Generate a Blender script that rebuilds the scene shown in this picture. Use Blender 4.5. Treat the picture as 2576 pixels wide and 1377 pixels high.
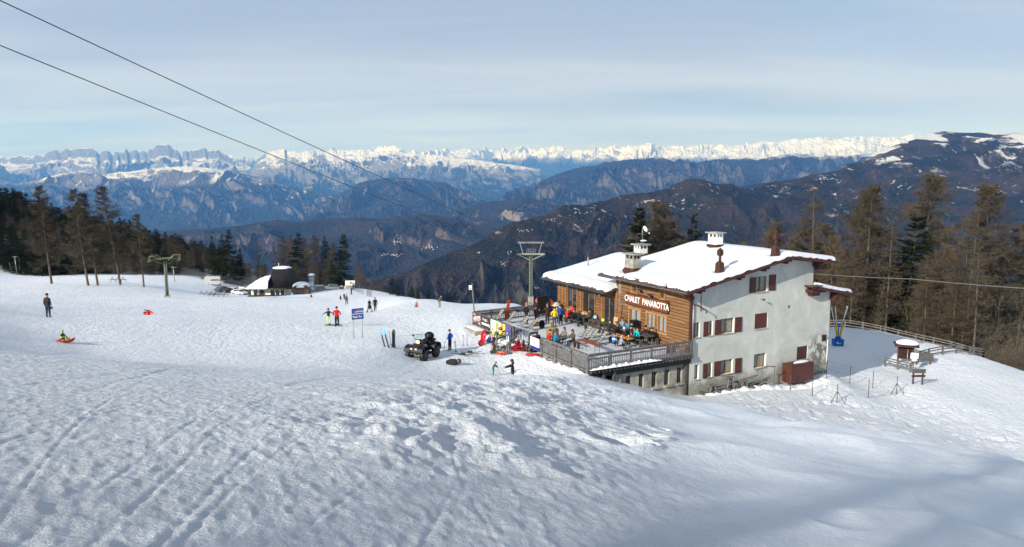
import bpy, math, random
import numpy as np
from math import sin, cos, pi, radians
from mathutils import Vector, Matrix

for _o in list(bpy.data.objects): bpy.data.objects.remove(_o)
SC = bpy.context.scene
COL = SC.collection
random.seed(7)
RNG = np.random.default_rng(11)

# ------------------------------------------------------------------ camera
F_PX, PITCH = 1884.7, 0.134           # focal length in units of a 2576 px wide picture
cam_d = bpy.data.cameras.new("camera")
cam_d.sensor_width = 36.0
cam_d.lens = 36.0 * F_PX / 2576.0
cam_d.clip_start = 0.3
cam_d.clip_end = 200000.0
cam = bpy.data.objects.new("camera", cam_d)
COL.objects.link(cam)
cam.location = (0, 0, 0)
cam.rotation_euler = (pi / 2 - PITCH, 0, 0)
SC.camera = cam

# ------------------------------------------------------------------ sun, sky, exposure
SUN_EL = radians(22.5)
SUN_AZ = radians(43.0)                # light travels towards +Y turned this far to +X
to_sun = Vector((-sin(SUN_AZ) * cos(SUN_EL), -cos(SUN_AZ) * cos(SUN_EL), sin(SUN_EL)))
sun_d = bpy.data.lights.new("sun", 'SUN')
sun_d.energy = 5.0
sun_d.angle = radians(0.5)
sun_d.color = (1.0, 0.95, 0.87)
sun = bpy.data.objects.new("sun", sun_d)
COL.objects.link(sun)
sun.rotation_euler = to_sun.to_track_quat('Z', 'Y').to_euler()

SC.view_settings.view_transform = 'Standard'
SC.view_settings.look = 'None'
SC.view_settings.exposure = 0.40
SC.view_settings.gamma = 1.0
SC.cycles.use_denoising = True
SC.cycles.max_bounces = 6
SC.cycles.diffuse_bounces = 3
SC.cycles.transparent_max_bounces = 12
SC.cycles.volume_bounces = 1

W = bpy.data.worlds.new("World")
SC.world = W
W.use_nodes = True


class NT:
    """tiny node-tree helper"""
    def __init__(self, tree):
        self.t = tree
        self.t.nodes.clear()

    def n(self, kind, props=None, **ins):
        nd = self.t.nodes.new(kind)
        for k, v in (props or {}).items():
            setattr(nd, k, v)
        for k, v in ins.items():
            key = int(k[1:]) if k[0] == 'i' and k[1:].isdigit() else k.replace('_', ' ')
            s = nd.inputs[key]
            if isinstance(v, bpy.types.NodeSocket):
                self.t.links.new(v, s)
            elif isinstance(v, bpy.types.Node):
                self.t.links.new(v.outputs[0], s)
            else:
                s.default_value = v
        return nd

    def math(self, op, a, b=0.0, c=None, clamp=False):
        kw = {'i0': a, 'i1': b}
        if c is not None: kw['i2'] = c
        return self.n('ShaderNodeMath', {'operation': op, 'use_clamp': clamp}, **kw).outputs[0]

    def ramp(self, fac, stops, interp='LINEAR'):
        nd = self.t.nodes.new('ShaderNodeValToRGB')
        r = nd.color_ramp
        r.interpolation = interp
        while len(r.elements) < len(stops): r.elements.new(0.5)
        for e, (p, c) in zip(r.elements, stops):
            e.position = p
            e.color = (c, c, c, 1) if isinstance(c, (int, float)) else (*c, 1)
        self.t.links.new(fac, nd.inputs[0])
        return nd.outputs[0]

    def noise(self, vec, scale, detail=4.0, rough=0.55, dist=0.0):
        nd = self.n('ShaderNodeTexNoise', Scale=scale, Detail=detail, Roughness=rough, Distortion=dist)
        if vec is not None: self.t.links.new(vec, nd.inputs['Vector'])
        return nd.outputs[0]

    def mix(self, fac, a, b, mode='MIX'):
        nd = self.t.nodes.new('ShaderNodeMix')
        nd.data_type = 'RGBA'
        nd.blend_type = mode
        for s, v in ((nd.inputs[0], fac), (nd.inputs[6], a), (nd.inputs[7], b)):
            if isinstance(v, bpy.types.NodeSocket): self.t.links.new(v, s)
            elif isinstance(v, (int, float)): s.default_value = v
            else: s.default_value = (*v, 1) if len(v) == 3 else v
        return nd.outputs[2]

    def mapping(self, vec, scale=(1, 1, 1), rot=(0, 0, 0), loc=(0, 0, 0)):
        return self.n('ShaderNodeMapping', Vector=vec, Scale=scale, Rotation=rot, Location=loc).outputs[0]


# world: physical sky under a thin veil of high stratus
w = NT(W.node_tree)
sky = w.n('ShaderNodeTexSky', {'sky_type': 'NISHITA', 'sun_disc': False, 'sun_elevation': SUN_EL,
                               'sun_rotation': pi + SUN_AZ, 'altitude': 1800.0, 'air_density': 1.0,
                               'dust_density': 0.6, 'ozone_density': 1.3})
tc = w.n('ShaderNodeTexCoord').outputs['Generated']
sep = w.n('ShaderNodeSeparateXYZ', Vector=tc)
zz = w.math('MAXIMUM', sep.outputs[2], 0.0)
den = w.math('ADD', zz, 0.10)
px = w.math('DIVIDE', sep.outputs[0], den)
py = w.math('DIVIDE', sep.outputs[1], den)
pv = w.n('ShaderNodeCombineXYZ', X=px, Y=py, Z=0.0).outputs[0]
pv2 = w.mapping(pv, scale=(0.45, 0.9, 1), rot=(0, 0, 0.35))
c1 = w.noise(pv2, 0.9, 5.0, 0.5, 0.6)
c2 = w.noise(w.mapping(pv, scale=(0.4, 1.3, 1), rot=(0, 0, -0.12), loc=(3, 1, 0)), 0.7, 4.0, 0.5, 0.4)
cl = w.math('ADD', w.math('MULTIPLY', c1, 0.6), w.math('MULTIPLY', c2, 0.4))
east = w.math('MULTIPLY', sep.outputs[0], 0.45)          # the veil thins towards the right
cov = w.math('SUBTRACT', cl, w.math('MULTIPLY', w.math('MAXIMUM', east, -0.2), 0.5))
cov = w.ramp(cov, [(0.28, 0.80), (0.50, 1.0)])
lowfade = w.ramp(sep.outputs[2], [(0.0, 1.0), (0.10, 1.0), (0.3, 1.0)])
cov = w.math('MULTIPLY', cov, lowfade)
tone = w.ramp(c2, [(0.36, (3.1, 3.65, 4.6)), (0.62, (4.5, 5.0, 5.5))])
mixc = w.mix(w.math('MULTIPLY', cov, 1.0), sky.outputs[0], tone)
SKY_STRENGTH = 0.098
bg = w.n('ShaderNodeBackground', Color=mixc, Strength=SKY_STRENGTH)
wo = w.n('ShaderNodeOutputWorld', Surface=bg)

# ------------------------------------------------------------------ picture <-> place
def ray(u, v):
    """direction through a point of the photograph, scaled to one metre forward"""
    x = (u - 1288.0) / F_PX
    c = (688.0 - v) / F_PX
    dy = cos(PITCH) + c * sin(PITCH)
    dz = -sin(PITCH) + c * cos(PITCH)
    return x / dy, dz / dy

def at(u, v, y):
    a, b = ray(u, v)
    return (a * y, y, b * y)

# ------------------------------------------------------------------ noise
def _hash(ix, iy, seed):
    h = (ix.astype(np.int64) * 374761393 + iy.astype(np.int64) * 668265263 + seed * 1442695041) & 0xFFFFFFFF
    h = ((h ^ (h >> 13)) * 1274126177) & 0xFFFFFFFF
    h = (h ^ (h >> 16)) & 0xFFFFFFFF
    return h

def gnoise(x, y, seed=0):
    x = np.asarray(x, float); y = np.asarray(y, float)
    ix = np.floor(x); iy = np.floor(y)
    fx = x - ix; fy = y - iy
    def g(dx, dy):
        a = _hash(ix + dx, iy + dy, seed) * (2 * pi / 4294967296.0)
        return np.cos(a) * (fx - dx) + np.sin(a) * (fy - dy)
    ux = fx * fx * fx * (fx * (fx * 6 - 15) + 10); uy = fy * fy * fy * (fy * (fy * 6 - 15) + 10)
    a = g(0, 0) * (1 - ux) + g(1, 0) * ux
    b = g(0, 1) * (1 - ux) + g(1, 1) * ux
    return (a * (1 - uy) + b * uy) * 1.5

def fbm(x, y, oct=5, seed=0, gain=0.5):
    s = 0; a = 1.0; t = 0
    for i in range(oct):
        s = s + a * gnoise(x * 2.03 ** i + 17 * i, y * 2.03 ** i - 9 * i, seed + i); t += a; a *= gain
    return s / t

def ridged(x, y, oct=6, seed=0, gain=0.55):
    s = 0; a = 1.0; t = 0; wgt = 1.0
    for i in range(oct):
        n = 1 - np.abs(gnoise(x * 2.07 ** i + 13 * i, y * 2.07 ** i + 7 * i, seed + i)) * 1.6
        n = np.clip(n, 0, 1) ** 2
        s = s + a * n * wgt; t += a
        wgt = np.clip(n * 1.6, 0, 1); a *= gain
    return s / t

def sstep(a, b, x):
    t = np.clip((x - a) / (b - a), 0, 1)
    return t * t * (3 - 2 * t)

# ------------------------------------------------------------------ the ski slope: height from surveyed points
GP = []
def gp(u, v, y): GP.append(at(u, v, y))
def gx(x, y, z): GP.append((x, y, z))
for q in [(0, 0, -1.75), (-20, 0, 1.2), (20, 0, -6.2), (0, -30, 4.4), (-40, -30, 10), (40, -30, -6), (-60, 10, 1.0), (60, 10, -15),
          (0, 10, -3.6), (0, 20, -5.9), (0, 30, -8.6), (0, 40, -11.1), (7, 10, -5.2), (15, 22, -8.9), (7, 25, -8.5), (11, 32, -10.6),
          (24, 33, -14.4), (17, 36, -13.6), (-7, 10, -3.0), (-15, 22, -5.4), (30, 20, -13.0), (48, 32, -18.0), (-35, 30, -4.5), (-45, 55, -9.0),
          (-40, -60, 12), (40, -60, 2)]: gx(*q)
for q in [(122, 799, 61), (165, 862, 45), (375, 793, 62), (421, 750, 120), (1065, 902, 52.5), (1133, 882, 55), (848, 822, 63),
          (902, 850, 57), (975, 872, 53), (1288, 952, 50), (935, 783, 113), (872, 767, 125), (1192, 768, 92), (1250, 766, 92), (1100, 757, 120),
          (1010, 746, 130), (886, 728, 190), (936, 746, 140), (812, 730, 205), (700, 748, 172), (560, 742, 185), (500, 746, 140),
          (640, 749, 140), (200, 752, 112), (200, 722, 140), (40, 722, 140), (400, 728, 145), (0, 678, 200), (130, 712, 155), (300, 714, 155), (300, 695, 190), (500, 712, 195),
          (1194, 829, 63.4), (1145, 850, 60), (1045, 820, 66), (620, 800, 66), (600, 870, 50), (300, 900, 40)]: gp(*q)
for q in [(-110, 260, -33), (-60, 260, -40), (0, 230, -42), (60, 230, -50), (-240, 350, -26), (-190, 350, -33), (-150, 350, -44), (-90, 350, -60),
          (0, 350, -85), (100, 350, -95), (-350, 450, -20), (-160, 450, -70), (0, 450, -130), (250, 450, -120), (-10, 150, -30), (15, 150, -37),
          (20, 120, -31), (2.7, 112, -20.6), (10, 95, -22), (40, 120, -34), (80, 130, -38), (120, 150, -48), (200, 250, -75), (-160, 200, -19), (-250, 250, -14)]: gx(*q)
# round the house and the lower field on the right
for q in [(12.8, 52.2, -16.0), (6.5, 49.0, -13.9), (10, 50.4, -15.1), (4.75, 48.0, -13.25), (0.3, 55.5, -13.2), (-3.4, 63.6, -13.2), (2, 66, -13.8), (6, 58, -14.5), (6, 68, -14.8),
          (25.7, 59.3, -16.2), (19, 55.6, -16.1), (20, 66, -17), (12, 75, -18), (25, 75, -18.6), (0, 80, -15.2)]: gx(*q)
for q in [(1988, 983, 55.5), (2105, 1014, 53.5), (2184, 1001, 55.5), (2255, 991, 58.5), (2137, 964, 60.5), (2291, 965, 60.5), (2226, 920, 70), (2473, 899, 76),
          (2093, 832, 92), (2300, 872, 86), (2576, 938, 70), (2576, 1137, 45), (2420, 1113, 45), (2250, 1075, 45.5), (2000, 1035, 46), (1850, 1012, 47), (2500, 1020, 56), (2107, 869, 76)]: gp(*q)
for q in [(70, 90, -30), (62, 98, -30), (45, 108, -30), (90, 75, -33), (110, 100, -44), (60, 45, -21), (80, 40, -28)]: gx(*q)
GP = np.array(GP)
def _cmp(x, y): return np.arcsinh(np.asarray(x, float) / 22.0), np.arcsinh(np.asarray(y, float) / 22.0)
def _phi(d2): return 0.5 * d2 * np.log(np.maximum(d2, 1e-12))
_X, _Y = _cmp(GP[:, 0], GP[:, 1])
_n = len(GP)
_A = np.zeros((_n + 3, _n + 3))
_A[:_n, :_n] = _phi((_X[:, None] - _X) ** 2 + (_Y[:, None] - _Y) ** 2) + np.eye(_n) * 2e-4
_A[:_n, _n] = 1; _A[:_n, _n + 1] = _X; _A[:_n, _n + 2] = _Y; _A[_n:, :_n] = _A[:_n, _n:].T
_w = np.linalg.solve(_A, np.concatenate([GP[:, 2], [0, 0, 0]]))
def H0(x, y):
    x = np.asarray(x, float); y = np.asarray(y, float)
    sh = x.shape; x = x.ravel(); y = y.ravel(); out = np.empty(len(x))
    for i in range(0, len(x), 20000):
        X, Y = _cmp(x[i:i + 20000], y[i:i + 20000])
        out[i:i + 20000] = _phi((X[:, None] - _X) ** 2 + (Y[:, None] - _Y) ** 2) @ _w[:_n] + _w[_n] + _w[_n + 1] * X + _w[_n + 2] * Y
    return out.reshape(sh)
def smooth_area(x, y):
    """1 where the snow lies untouched: the right foreground and the steep bank under the terrace"""
    e = 0.5 + 0.085 * y + 1.0 * gnoise(x * 0.12, y * 0.12, 5)
    a = sstep(-1.0, 3.5, x - e) * (1 - sstep(36, 44, y))
    return a
def H(x, y):
    """height of the snow without its fine roughness: what things stand on"""
    x = np.asarray(x, float); y = np.asarray(y, float)
    r = np.hypot(x, y)
    m = 0.15 * fbm(x * 0.16, y * 0.13, 3, 3) * sstep(2, 20, r)
    m = m + 1.2 * fbm(x * 0.02, y * 0.02, 3, 9) * sstep(85, 180, r)
    drift = smooth_area(x, y)
    m = m + drift * (0.42 * ridged((x * 0.88 + y * 0.47) * 0.06, (y * 0.88 - x * 0.47) * 0.23, 2, 21) + 0.10 * fbm((x * 0.88 + y * 0.47) * 0.3, (y * 0.88 - x * 0.47) * 0.6, 3, 22)) * sstep(3, 9, r) * (1 - sstep(28, 38, y))
    return H0(x, y) + m
def hz(x, y): return float(H(np.array([x]), np.array([y]))[0])
def on(u, v, lo=3.0, hi=420.0):
    """the point of the snow seen at (u, v) of the photograph"""
    a, b = ray(u, v)
    ys = np.exp(np.linspace(math.log(lo), math.log(hi), 900))
    d = H(a * ys, ys) - b * ys
    k = np.nonzero(d > 0)[0]
    if len(k) == 0: return (a * 150, 150.0, hz(a * 150, 150))
    k = max(1, int(k[0]))
    y0, y1 = ys[k - 1], ys[k]
    t = d[k - 1] / (d[k - 1] - d[k])
    y = y0 + (y1 - y0) * t
    return (a * y, y, hz(a * y, y))

# ------------------------------------------------------------------ properties and mesh helpers
def tag(o, label=None, cat=None, group=None, kind=None):
    if label: o["label"] = label
    if cat: o["category"] = cat
    if group: o["group"] = group
    if kind: o["kind"] = kind
    return o

def empty(name, loc, rz=0.0, label=None, cat=None, group=None):
    o = bpy.data.objects.new(name, None)
    COL.objects.link(o)
    o.location = loc; o.rotation_euler = (0, 0, rz)
    o.empty_display_size = 0.3
    return tag(o, label, cat, group)

def mesh_np(name, V, Q, mats, parent=None, smooth=True, mi=None):
    me = bpy.data.meshes.new(name)
    V = np.asarray(V, np.float32); Q = np.asarray(Q, np.int32)
    me.vertices.add(len(V)); me.vertices.foreach_set('co', V.ravel())
    k = Q.shape[1]
    me.loops.add(Q.size); me.loops.foreach_set('vertex_index', Q.ravel())
    me.polygons.add(len(Q)); me.polygons.foreach_set('loop_start', np.arange(len(Q), dtype=np.int32) * k)
    me.polygons.foreach_set('loop_total', np.full(len(Q), k, np.int32))
    me.update(calc_edges=True)
    if smooth: me.polygons.foreach_set('use_smooth', np.ones(len(Q), bool))
    for m in (mats if isinstance(mats, (list, tuple)) else [mats]): me.materials.append(m)
    if mi is not None: me.polygons.foreach_set('material_index', np.asarray(mi, np.int32))
    me.validate()
    o = bpy.data.objects.new(name, me)
    COL.objects.link(o)
    if parent: o.parent = parent
    return o

def new_mat(name):
    m = bpy.data.materials.new(name); m.use_nodes = True
    return m, NT(m.node_tree)

def finish(t, color, rough=0.8, bump=None, bstr=0.3, bdist=0.05, metal=0.0, spec=0.3, **kw):
    b = t.n('ShaderNodeBsdfPrincipled', Roughness=rough, Metallic=metal)
    b.inputs['Specular IOR Level'].default_value = spec
    s = b.inputs['Base Color']
    if isinstance(color, bpy.types.NodeSocket): t.t.links.new(color, s)
    else: s.default_value = (*color, 1)
    for k, v in kw.items():
        b.inputs[k.replace('_', ' ')].default_value = v
    if bump is not None:
        bn = t.n('ShaderNodeBump', Strength=bstr, Distance=bdist, Height=bump)
        t.t.links.new(bn.outputs[0], b.inputs['Normal'])
    t.n('ShaderNodeOutputMaterial', Surface=b)
    return b

# ------------------------------------------------------------------ snow
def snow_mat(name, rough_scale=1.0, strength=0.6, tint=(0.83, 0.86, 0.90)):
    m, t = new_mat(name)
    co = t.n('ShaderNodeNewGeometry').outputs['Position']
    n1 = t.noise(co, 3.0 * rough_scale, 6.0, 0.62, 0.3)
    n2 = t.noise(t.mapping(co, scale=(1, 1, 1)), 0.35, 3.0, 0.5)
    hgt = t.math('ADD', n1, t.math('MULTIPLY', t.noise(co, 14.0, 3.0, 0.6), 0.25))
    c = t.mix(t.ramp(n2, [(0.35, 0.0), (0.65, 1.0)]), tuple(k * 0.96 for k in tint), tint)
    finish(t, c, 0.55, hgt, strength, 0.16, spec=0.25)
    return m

M_SLOPE, t = new_mat("trampled_snow")
co = t.n('ShaderNodeNewGeometry').outputs['Position']
att = t.n('ShaderNodeAttribute', {'attribute_name': 'untouched'}).outputs['Fac']
mp = t.mapping(co, scale=(1, 1, 1))
n1 = t.noise(mp, 2.6, 8.0, 0.68, 0.15)
n2 = t.noise(t.mapping(co, scale=(1.0, 0.35, 1.0), rot=(0, 0, 0.25)), 1.5, 6.0, 0.66, 0.2)
n3 = t.noise(co, 0.12, 3.0, 0.5)
hg = t.math('ADD', t.math('MULTIPLY', n1, 0.75), t.math('MULTIPLY', n2, 0.5))
fine = t.noise(co, 22.0, 5.0, 0.7)
hg2 = t.math('ADD', t.math('MULTIPLY', fine, 0.11), t.math('MULTIPLY', t.noise(co, 4.0, 3.0, 0.5), 0.10))
keep = t.math('SUBTRACT', 1.0, t.math('MULTIPLY', att, 0.93))
hgt = t.math('ADD', t.math('MULTIPLY', hg, keep), hg2)
snc = t.mix(t.ramp(n3, [(0.35, 0.0), (0.65, 1.0)]), (0.79, 0.84, 0.91), (0.85, 0.88, 0.93))
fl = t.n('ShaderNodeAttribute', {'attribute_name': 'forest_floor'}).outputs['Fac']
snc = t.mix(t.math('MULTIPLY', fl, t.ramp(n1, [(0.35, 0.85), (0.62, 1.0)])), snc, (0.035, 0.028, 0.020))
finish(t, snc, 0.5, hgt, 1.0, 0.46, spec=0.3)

def build_slope():
    th = np.concatenate([np.linspace(-pi, -0.70, 70)[:-1], np.linspace(-0.70, 0.70, 1000), np.linspace(0.70, pi, 70)[1:-1]])
    rr = np.concatenate([[0.01, 0.6, 1.2, 1.8], np.exp(np.linspace(math.log(2.4), math.log(120), 560)), np.exp(np.linspace(math.log(120), math.log(620), 90))[1:]])
    T, R = np.meshgrid(th, rr)
    X = np.sin(T) * R; Y = np.cos(T) * R
    Z = H(X, Y)
    sm = smooth_area(X, Y)
    tr = 1 - sm
    near = 1 - sstep(70, 130, R)
    # trodden lumps, footprints and shallow ski ruts as real relief
    lump = 0.026 * fbm(X * 1.15, Y * 0.85, 5, 31, 0.70) + 0.034 * ridged(X * 1.9, Y * 1.5, 3, 33) - 0.02
    zone = 0.30 + 0.9 * sstep(-0.1, 0.4, gnoise(X * 0.09, Y * 0.07, 41))
    zone = zone * (0.16 + 0.84 * sstep(14, 30, Y)) * (0.5 + 0.5 * sstep(-6, 0, X + 2))
    zone = zone * (0.35 + 0.65 * sstep(-9, -1, X - 0.02 * Y))   # the piste on the left is groomed flatter
    mound = 1.0 * sstep(6, 9, Y) * (1 - sstep(40, 50, Y)) * np.exp(-((X - (-1.9 + 0.125 * Y)) / (1.7 + 0.05 * Y)) ** 2)
    Z = Z + tr * near * (lump * (zone + 0.9 * mound))
    Z = Z + mound * (0.18 * ridged(X * 0.50, Y * 0.36, 3, 51) + 0.10 * np.abs(gnoise(X * 1.7, Y * 1.4, 52)) + 0.05 * np.abs(gnoise(X * 4.1, Y * 3.3, 53)))
    Z = Z + tr * near * (0.012 * ridged(X * 3.7, Y * 2.9, 2, 55) + 0.010 * fbm((X + .4 * Y) * 7.5, (Y - .4 * X) * 3.2, 2, 56)) * (1 - sstep(20, 40, Y))
    # ski tracks running down the left of the foreground
    for k, (x0, sl, amp, ph) in enumerate([(-3.1, -0.13, 0.22, 0.3), (-2.75, -0.13, 0.22, 0.3), (-1.9, -0.02, 0.35, 1.7), (-3.9, -0.25, 0.3, 2.6), (-4.4, -0.25, 0.3, 2.6), (-6.5, -0.1, 0.8, 0.0), (-2.3, 0.05, 0.5, 0.9), (-1.2, 0.12, 0.25, 2.2), (-3.4, -0.4, 0.15, 1.1), (-0.6, -0.1, 0.4, 4.1), (-5.3, 0.0, 0.5, 5.0), (0.2, -0.2, 0.3, 1.9)]):
        cx = x0 + sl * (Y - 5) + amp * np.sin(Y * 0.42 + ph)
        d = np.abs(X - cx)
        Z = Z + (0.003 * np.exp(-((d - 0.055) / 0.025) ** 2) - 0.006 * np.exp(-(d / 0.020) ** 2)) * sstep(3, 4, Y) * (1 - sstep(12, 24, Y)) * np.clip(0.8 + gnoise(X * 0.9, Y * 0.7, 77 + k), 0, 1)
    for k in range(46):       # long faint diagonal ruts over the piste
        a = -0.6 + 1.4 * random.random(); c0 = -30 + 1.3 * k
        d = np.abs(X - (c0 + a * (Y - 35) * 0.5 + 0.7 * np.sin(Y * 0.11 + k)))
        Z = Z - 0.016 * np.exp(-(d / 0.07) ** 2) * sstep(8, 14, Y) * (1 - sstep(60, 80, Y)) * tr
    # deep boot holes in the untouched bank
    def pit(px_, py_, r_, dep):
        nonlocal Z
        d2 = ((X - px_) ** 2 + ((Y - py_) * 0.9) ** 2) / r_ ** 2
        Z = Z - dep * np.exp(-d2 ** 1.5) + dep * 0.25 * np.exp(-((np.sqrt(d2) - 1.4) / 0.35) ** 2)
    for (u, v, r_, dep) in [(1545, 1112, .36, .26), (1640, 1102, .20, .26), (1662, 1084, .17, .22), (1625, 1124, .16, .22), (1600, 1090, .15, .18), (1440, 1200, .16, .07),
                            (1250, 1150, .14, .08), (2100, 1300, .3, .06)]:
        p = on(u, v); pit(p[0], p[1], r_, dep)
    for k in range(26):       # a line of footprints across the lower field
        u = 1800 + k * 25; v = 1020 + 6 * sin(k * 0.5) + (k - 13) ** 2 * 0.10
        p = on(u, v, 40); pit(p[0], p[1], .2, .16)
    rs = random.Random(4)
    for k in range(170):
        u = rs.uniform(1830, 2576); v = 990 + (u - 1830) * 0.16 + rs.gauss(0, 24)
        p = on(u, v, 42); pit(p[0], p[1], rs.uniform(.18, .4), rs.uniform(.05, .16))
    low = sstep(38, 46, Y) * sstep(14, 20, X) * (1 - sstep(80, 90, Y))
    Z = Z + low * 0.05 * fbm(X * 0.9, Y * 0.9, 4, 71)
    # ruffled crest of the bank piled along the terrace
    nt_, nr_ = len(th), len(rr)
    V = np.stack([X, Y, Z], -1).reshape(-1, 3)
    i = np.arange(nr_ - 1)[:, None] * nt_ + np.arange(nt_ - 1)[None, :]
    Q = np.stack([i, i + 1, i + nt_ + 1, i + nt_], -1).reshape(-1, 4)[:, ::-1]
    last = np.arange(nr_ - 1) * nt_ + nt_ - 1                       # close the ring behind the camera
    Q2 = np.stack([last, last - (nt_ - 1), last + 1, last + nt_], -1)[:, ::-1]
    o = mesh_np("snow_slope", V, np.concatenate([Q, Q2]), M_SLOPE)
    a = o.data.attributes.new("untouched", 'FLOAT', 'POINT')
    a.data.foreach_set('value', sm.astype(np.float32).ravel())
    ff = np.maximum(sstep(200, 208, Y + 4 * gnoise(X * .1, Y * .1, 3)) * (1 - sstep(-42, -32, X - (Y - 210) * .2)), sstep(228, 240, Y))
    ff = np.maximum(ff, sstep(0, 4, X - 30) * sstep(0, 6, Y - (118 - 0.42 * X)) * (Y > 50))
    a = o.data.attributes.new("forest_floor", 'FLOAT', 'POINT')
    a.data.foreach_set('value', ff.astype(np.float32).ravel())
    tag(o, kind="structure")
build_slope()
# ------------------------------------------------------------------ valley, hills and ranges
def range_mat(name, snowline, fade, forest, forest2, rock, fsc, slope_lo=0.55, slope_hi=0.8, patch=0.0, rockline=None, bump=1.0, patchy=0):
    """forest below, bare rock on steep ground, snow on everything high enough and not too steep"""
    m, t = new_mat(name)
    g = t.n('ShaderNodeNewGeometry')
    co = g.outputs['Position']
    sepz = t.n('ShaderNodeSeparateXYZ', Vector=co).outputs[2]
    nz = t.n('ShaderNodeSeparateXYZ', Vector=g.outputs['Normal']).outputs[2]
    nb = t.noise(co, 1.0 / (fsc * 9), 5.0, 0.6)
    nf = t.noise(co, 1.0 / (fsc * 1.6), 5.0, 0.65)
    nn = t.noise(co, 1.0 / (fsc * 0.5), 3.0, 0.7)
    fo = t.mix(t.ramp(nb, [(0.42, 0.0), (0.58, 1.0)]), forest, forest2)
    fo = t.mix(t.ramp(nn, [(0.3, 0.0), (0.7, 0.75)]), fo, tuple(c * 0.42 for c in forest))
    rk = t.mix(nn, tuple(c * 0.6 for c in rock), rock)
    steep = t.math('MULTIPLY', t.ramp(nz, [(slope_lo, 1.0), (slope_hi, 0.0)]), t.ramp(nf, [(0.42, 0.0), (0.52, 1.0)]))
    if rockline is not None:
        hi = t.math('DIVIDE', t.math('SUBTRACT', t.math('ADD', sepz, t.math('MULTIPLY', t.math('SUBTRACT', nb, 0.5), fade * 2)), rockline), fade, clamp=True)
        steep = t.math('MAXIMUM', steep, hi)
    base = t.mix(steep, fo, rk)
    alt = t.math('ADD', sepz, t.math('MULTIPLY', t.math('SUBTRACT', nf, 0.5), fade * 3.0))
    alt = t.math('ADD', alt, t.math('MULTIPLY', t.math('SUBTRACT', nb, 0.5), fade * 3.0))
    sn = t.math('DIVIDE', t.math('SUBTRACT', alt, snowline), fade, clamp=True)
    flat = t.ramp(t.math('ADD', nz, t.math('MULTIPLY', t.math('SUBTRACT', nn, 0.5), 0.35)), [(slope_lo, 0.0), (slope_lo + 0.12, 1.0)])
    sn = t.math('MULTIPLY', sn, flat)
    if patchy: 
        pm = t.ramp(t.noise(co, 1.0 / (fsc * 11), 5.0, 0.62, 0.5), [(0.50, 0.0), (0.56, 1.0)])
        hi_ = t.math('DIVIDE', t.math('SUBTRACT', alt, patchy), fade * .6, clamp=True)
        sn = t.math('MULTIPLY', sn, t.math('MAXIMUM', pm, hi_))
    if patch > 0:
        pt = t.math('MULTIPLY', t.ramp(nf, [(0.60, 0.0), (0.63, 1.0)]), t.ramp(t.noise(co, 1.0 / (fsc * 14), 3.0, 0.5), [(0.50, 0.0), (0.58, 1.0)]))
        lowcut = t.math('DIVIDE', t.math('SUBTRACT', sepz, snowline - 5 * fade), fade * 3, clamp=True)
        sn = t.math('MAXIMUM', sn, t.math('MULTIPLY', t.math('MULTIPLY', pt, patch), lowcut))
    c = t.mix(sn, base, (0.70, 0.72, 0.75))
    finish(t, c, 0.9, t.math('ADD', nn, nf), bump, fsc * 0.8, spec=0.05)
    return m

def mountains(name, sky, dist, base, width, amp, lam, mat, cols=700, rows=110, power=1.15, back=0.35, seed=1, jag=0.04, stretch=2.2, tilt=0.0, terr=0.0, cliff=0.0, env0=6.0):
    """a range whose crest stands at its own distance; the near face falls to the valley, spurs and gullies cut into it"""
    us = np.array([p[0] for p in sky], float); vs = np.array([p[1] for p in sky], float)
    ds = np.array([p[2] if len(p) > 2 else dist for p in sky], float)
    u = np.linspace(us[0], us[-1], cols)
    v = np.interp(u, us, vs); D = np.interp(u, us, ds)
    ab = np.array([ray(a, b) for a, b in zip(u, v)])
    wv = np.concatenate([-np.linspace(back, 0, max(6, rows // 8))[:-1], np.linspace(0, 1, rows) ** 1.15])
    Wg, Dg = np.meshgrid(wv, D, indexing='ij')
    Y = Dg - Wg * width * (Dg / dist)
    X = ab[:, 0][None, :] * Y
    zr = (ab[:, 1] * D)[None, :]
    wf = np.clip(Wg, 0, 1)
    prof = (1 - wf) ** power
    if cliff:
        sh = np.where(wf < .05, 0, (wf - .05) / .95)
        prof = (1 - cliff * sstep(0, .05, wf)) * (1 - .35 * np.clip(sh / .4, 0, 1) - .65 * np.clip((sh - .4) / .6, 0, 1) ** .8)
    if terr: prof = prof + terr * np.sin(prof * 22 + 3 * gnoise(X / lam, Y / lam, seed + 3)) * wf * (1 - wf)
    Z = base + (zr - base) * prof
    Z = np.where(Wg < 0, zr + Wg * (zr - base) * 0.9, Z)
    aX = np.arctan2(X, Y) * dist
    wx = aX / lam + 0.8 * gnoise(X / lam * 0.7, Y / lam * 0.7, seed + 8)
    rg = ridged(wx + tilt * Wg * width / lam, Y / (lam * stretch), 6, seed)
    env = np.clip(wf * env0, 0, 1) * np.clip((1 - wf) * 2.2, 0, 1)
    Z = Z + amp * (rg - 0.45) * (env + 0.0) + amp * jag * (ridged(aX / lam * 4, Y / lam * 3, 4, seed + 5) - 0.3) * np.clip(1 - np.abs(Wg) * 2, 0, 1)
    n, k = Z.shape
    V = np.stack([X, Y, Z], -1).reshape(-1, 3)
    i = np.arange(n - 1)[:, None] * k + np.arange(k - 1)[None, :]
    Q = np.stack([i, i + k, i + k + 1, i + 1], -1).reshape(-1, 4)
    o = mesh_np(name, V, Q, mat)
    return tag(o, kind="structure")

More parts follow.
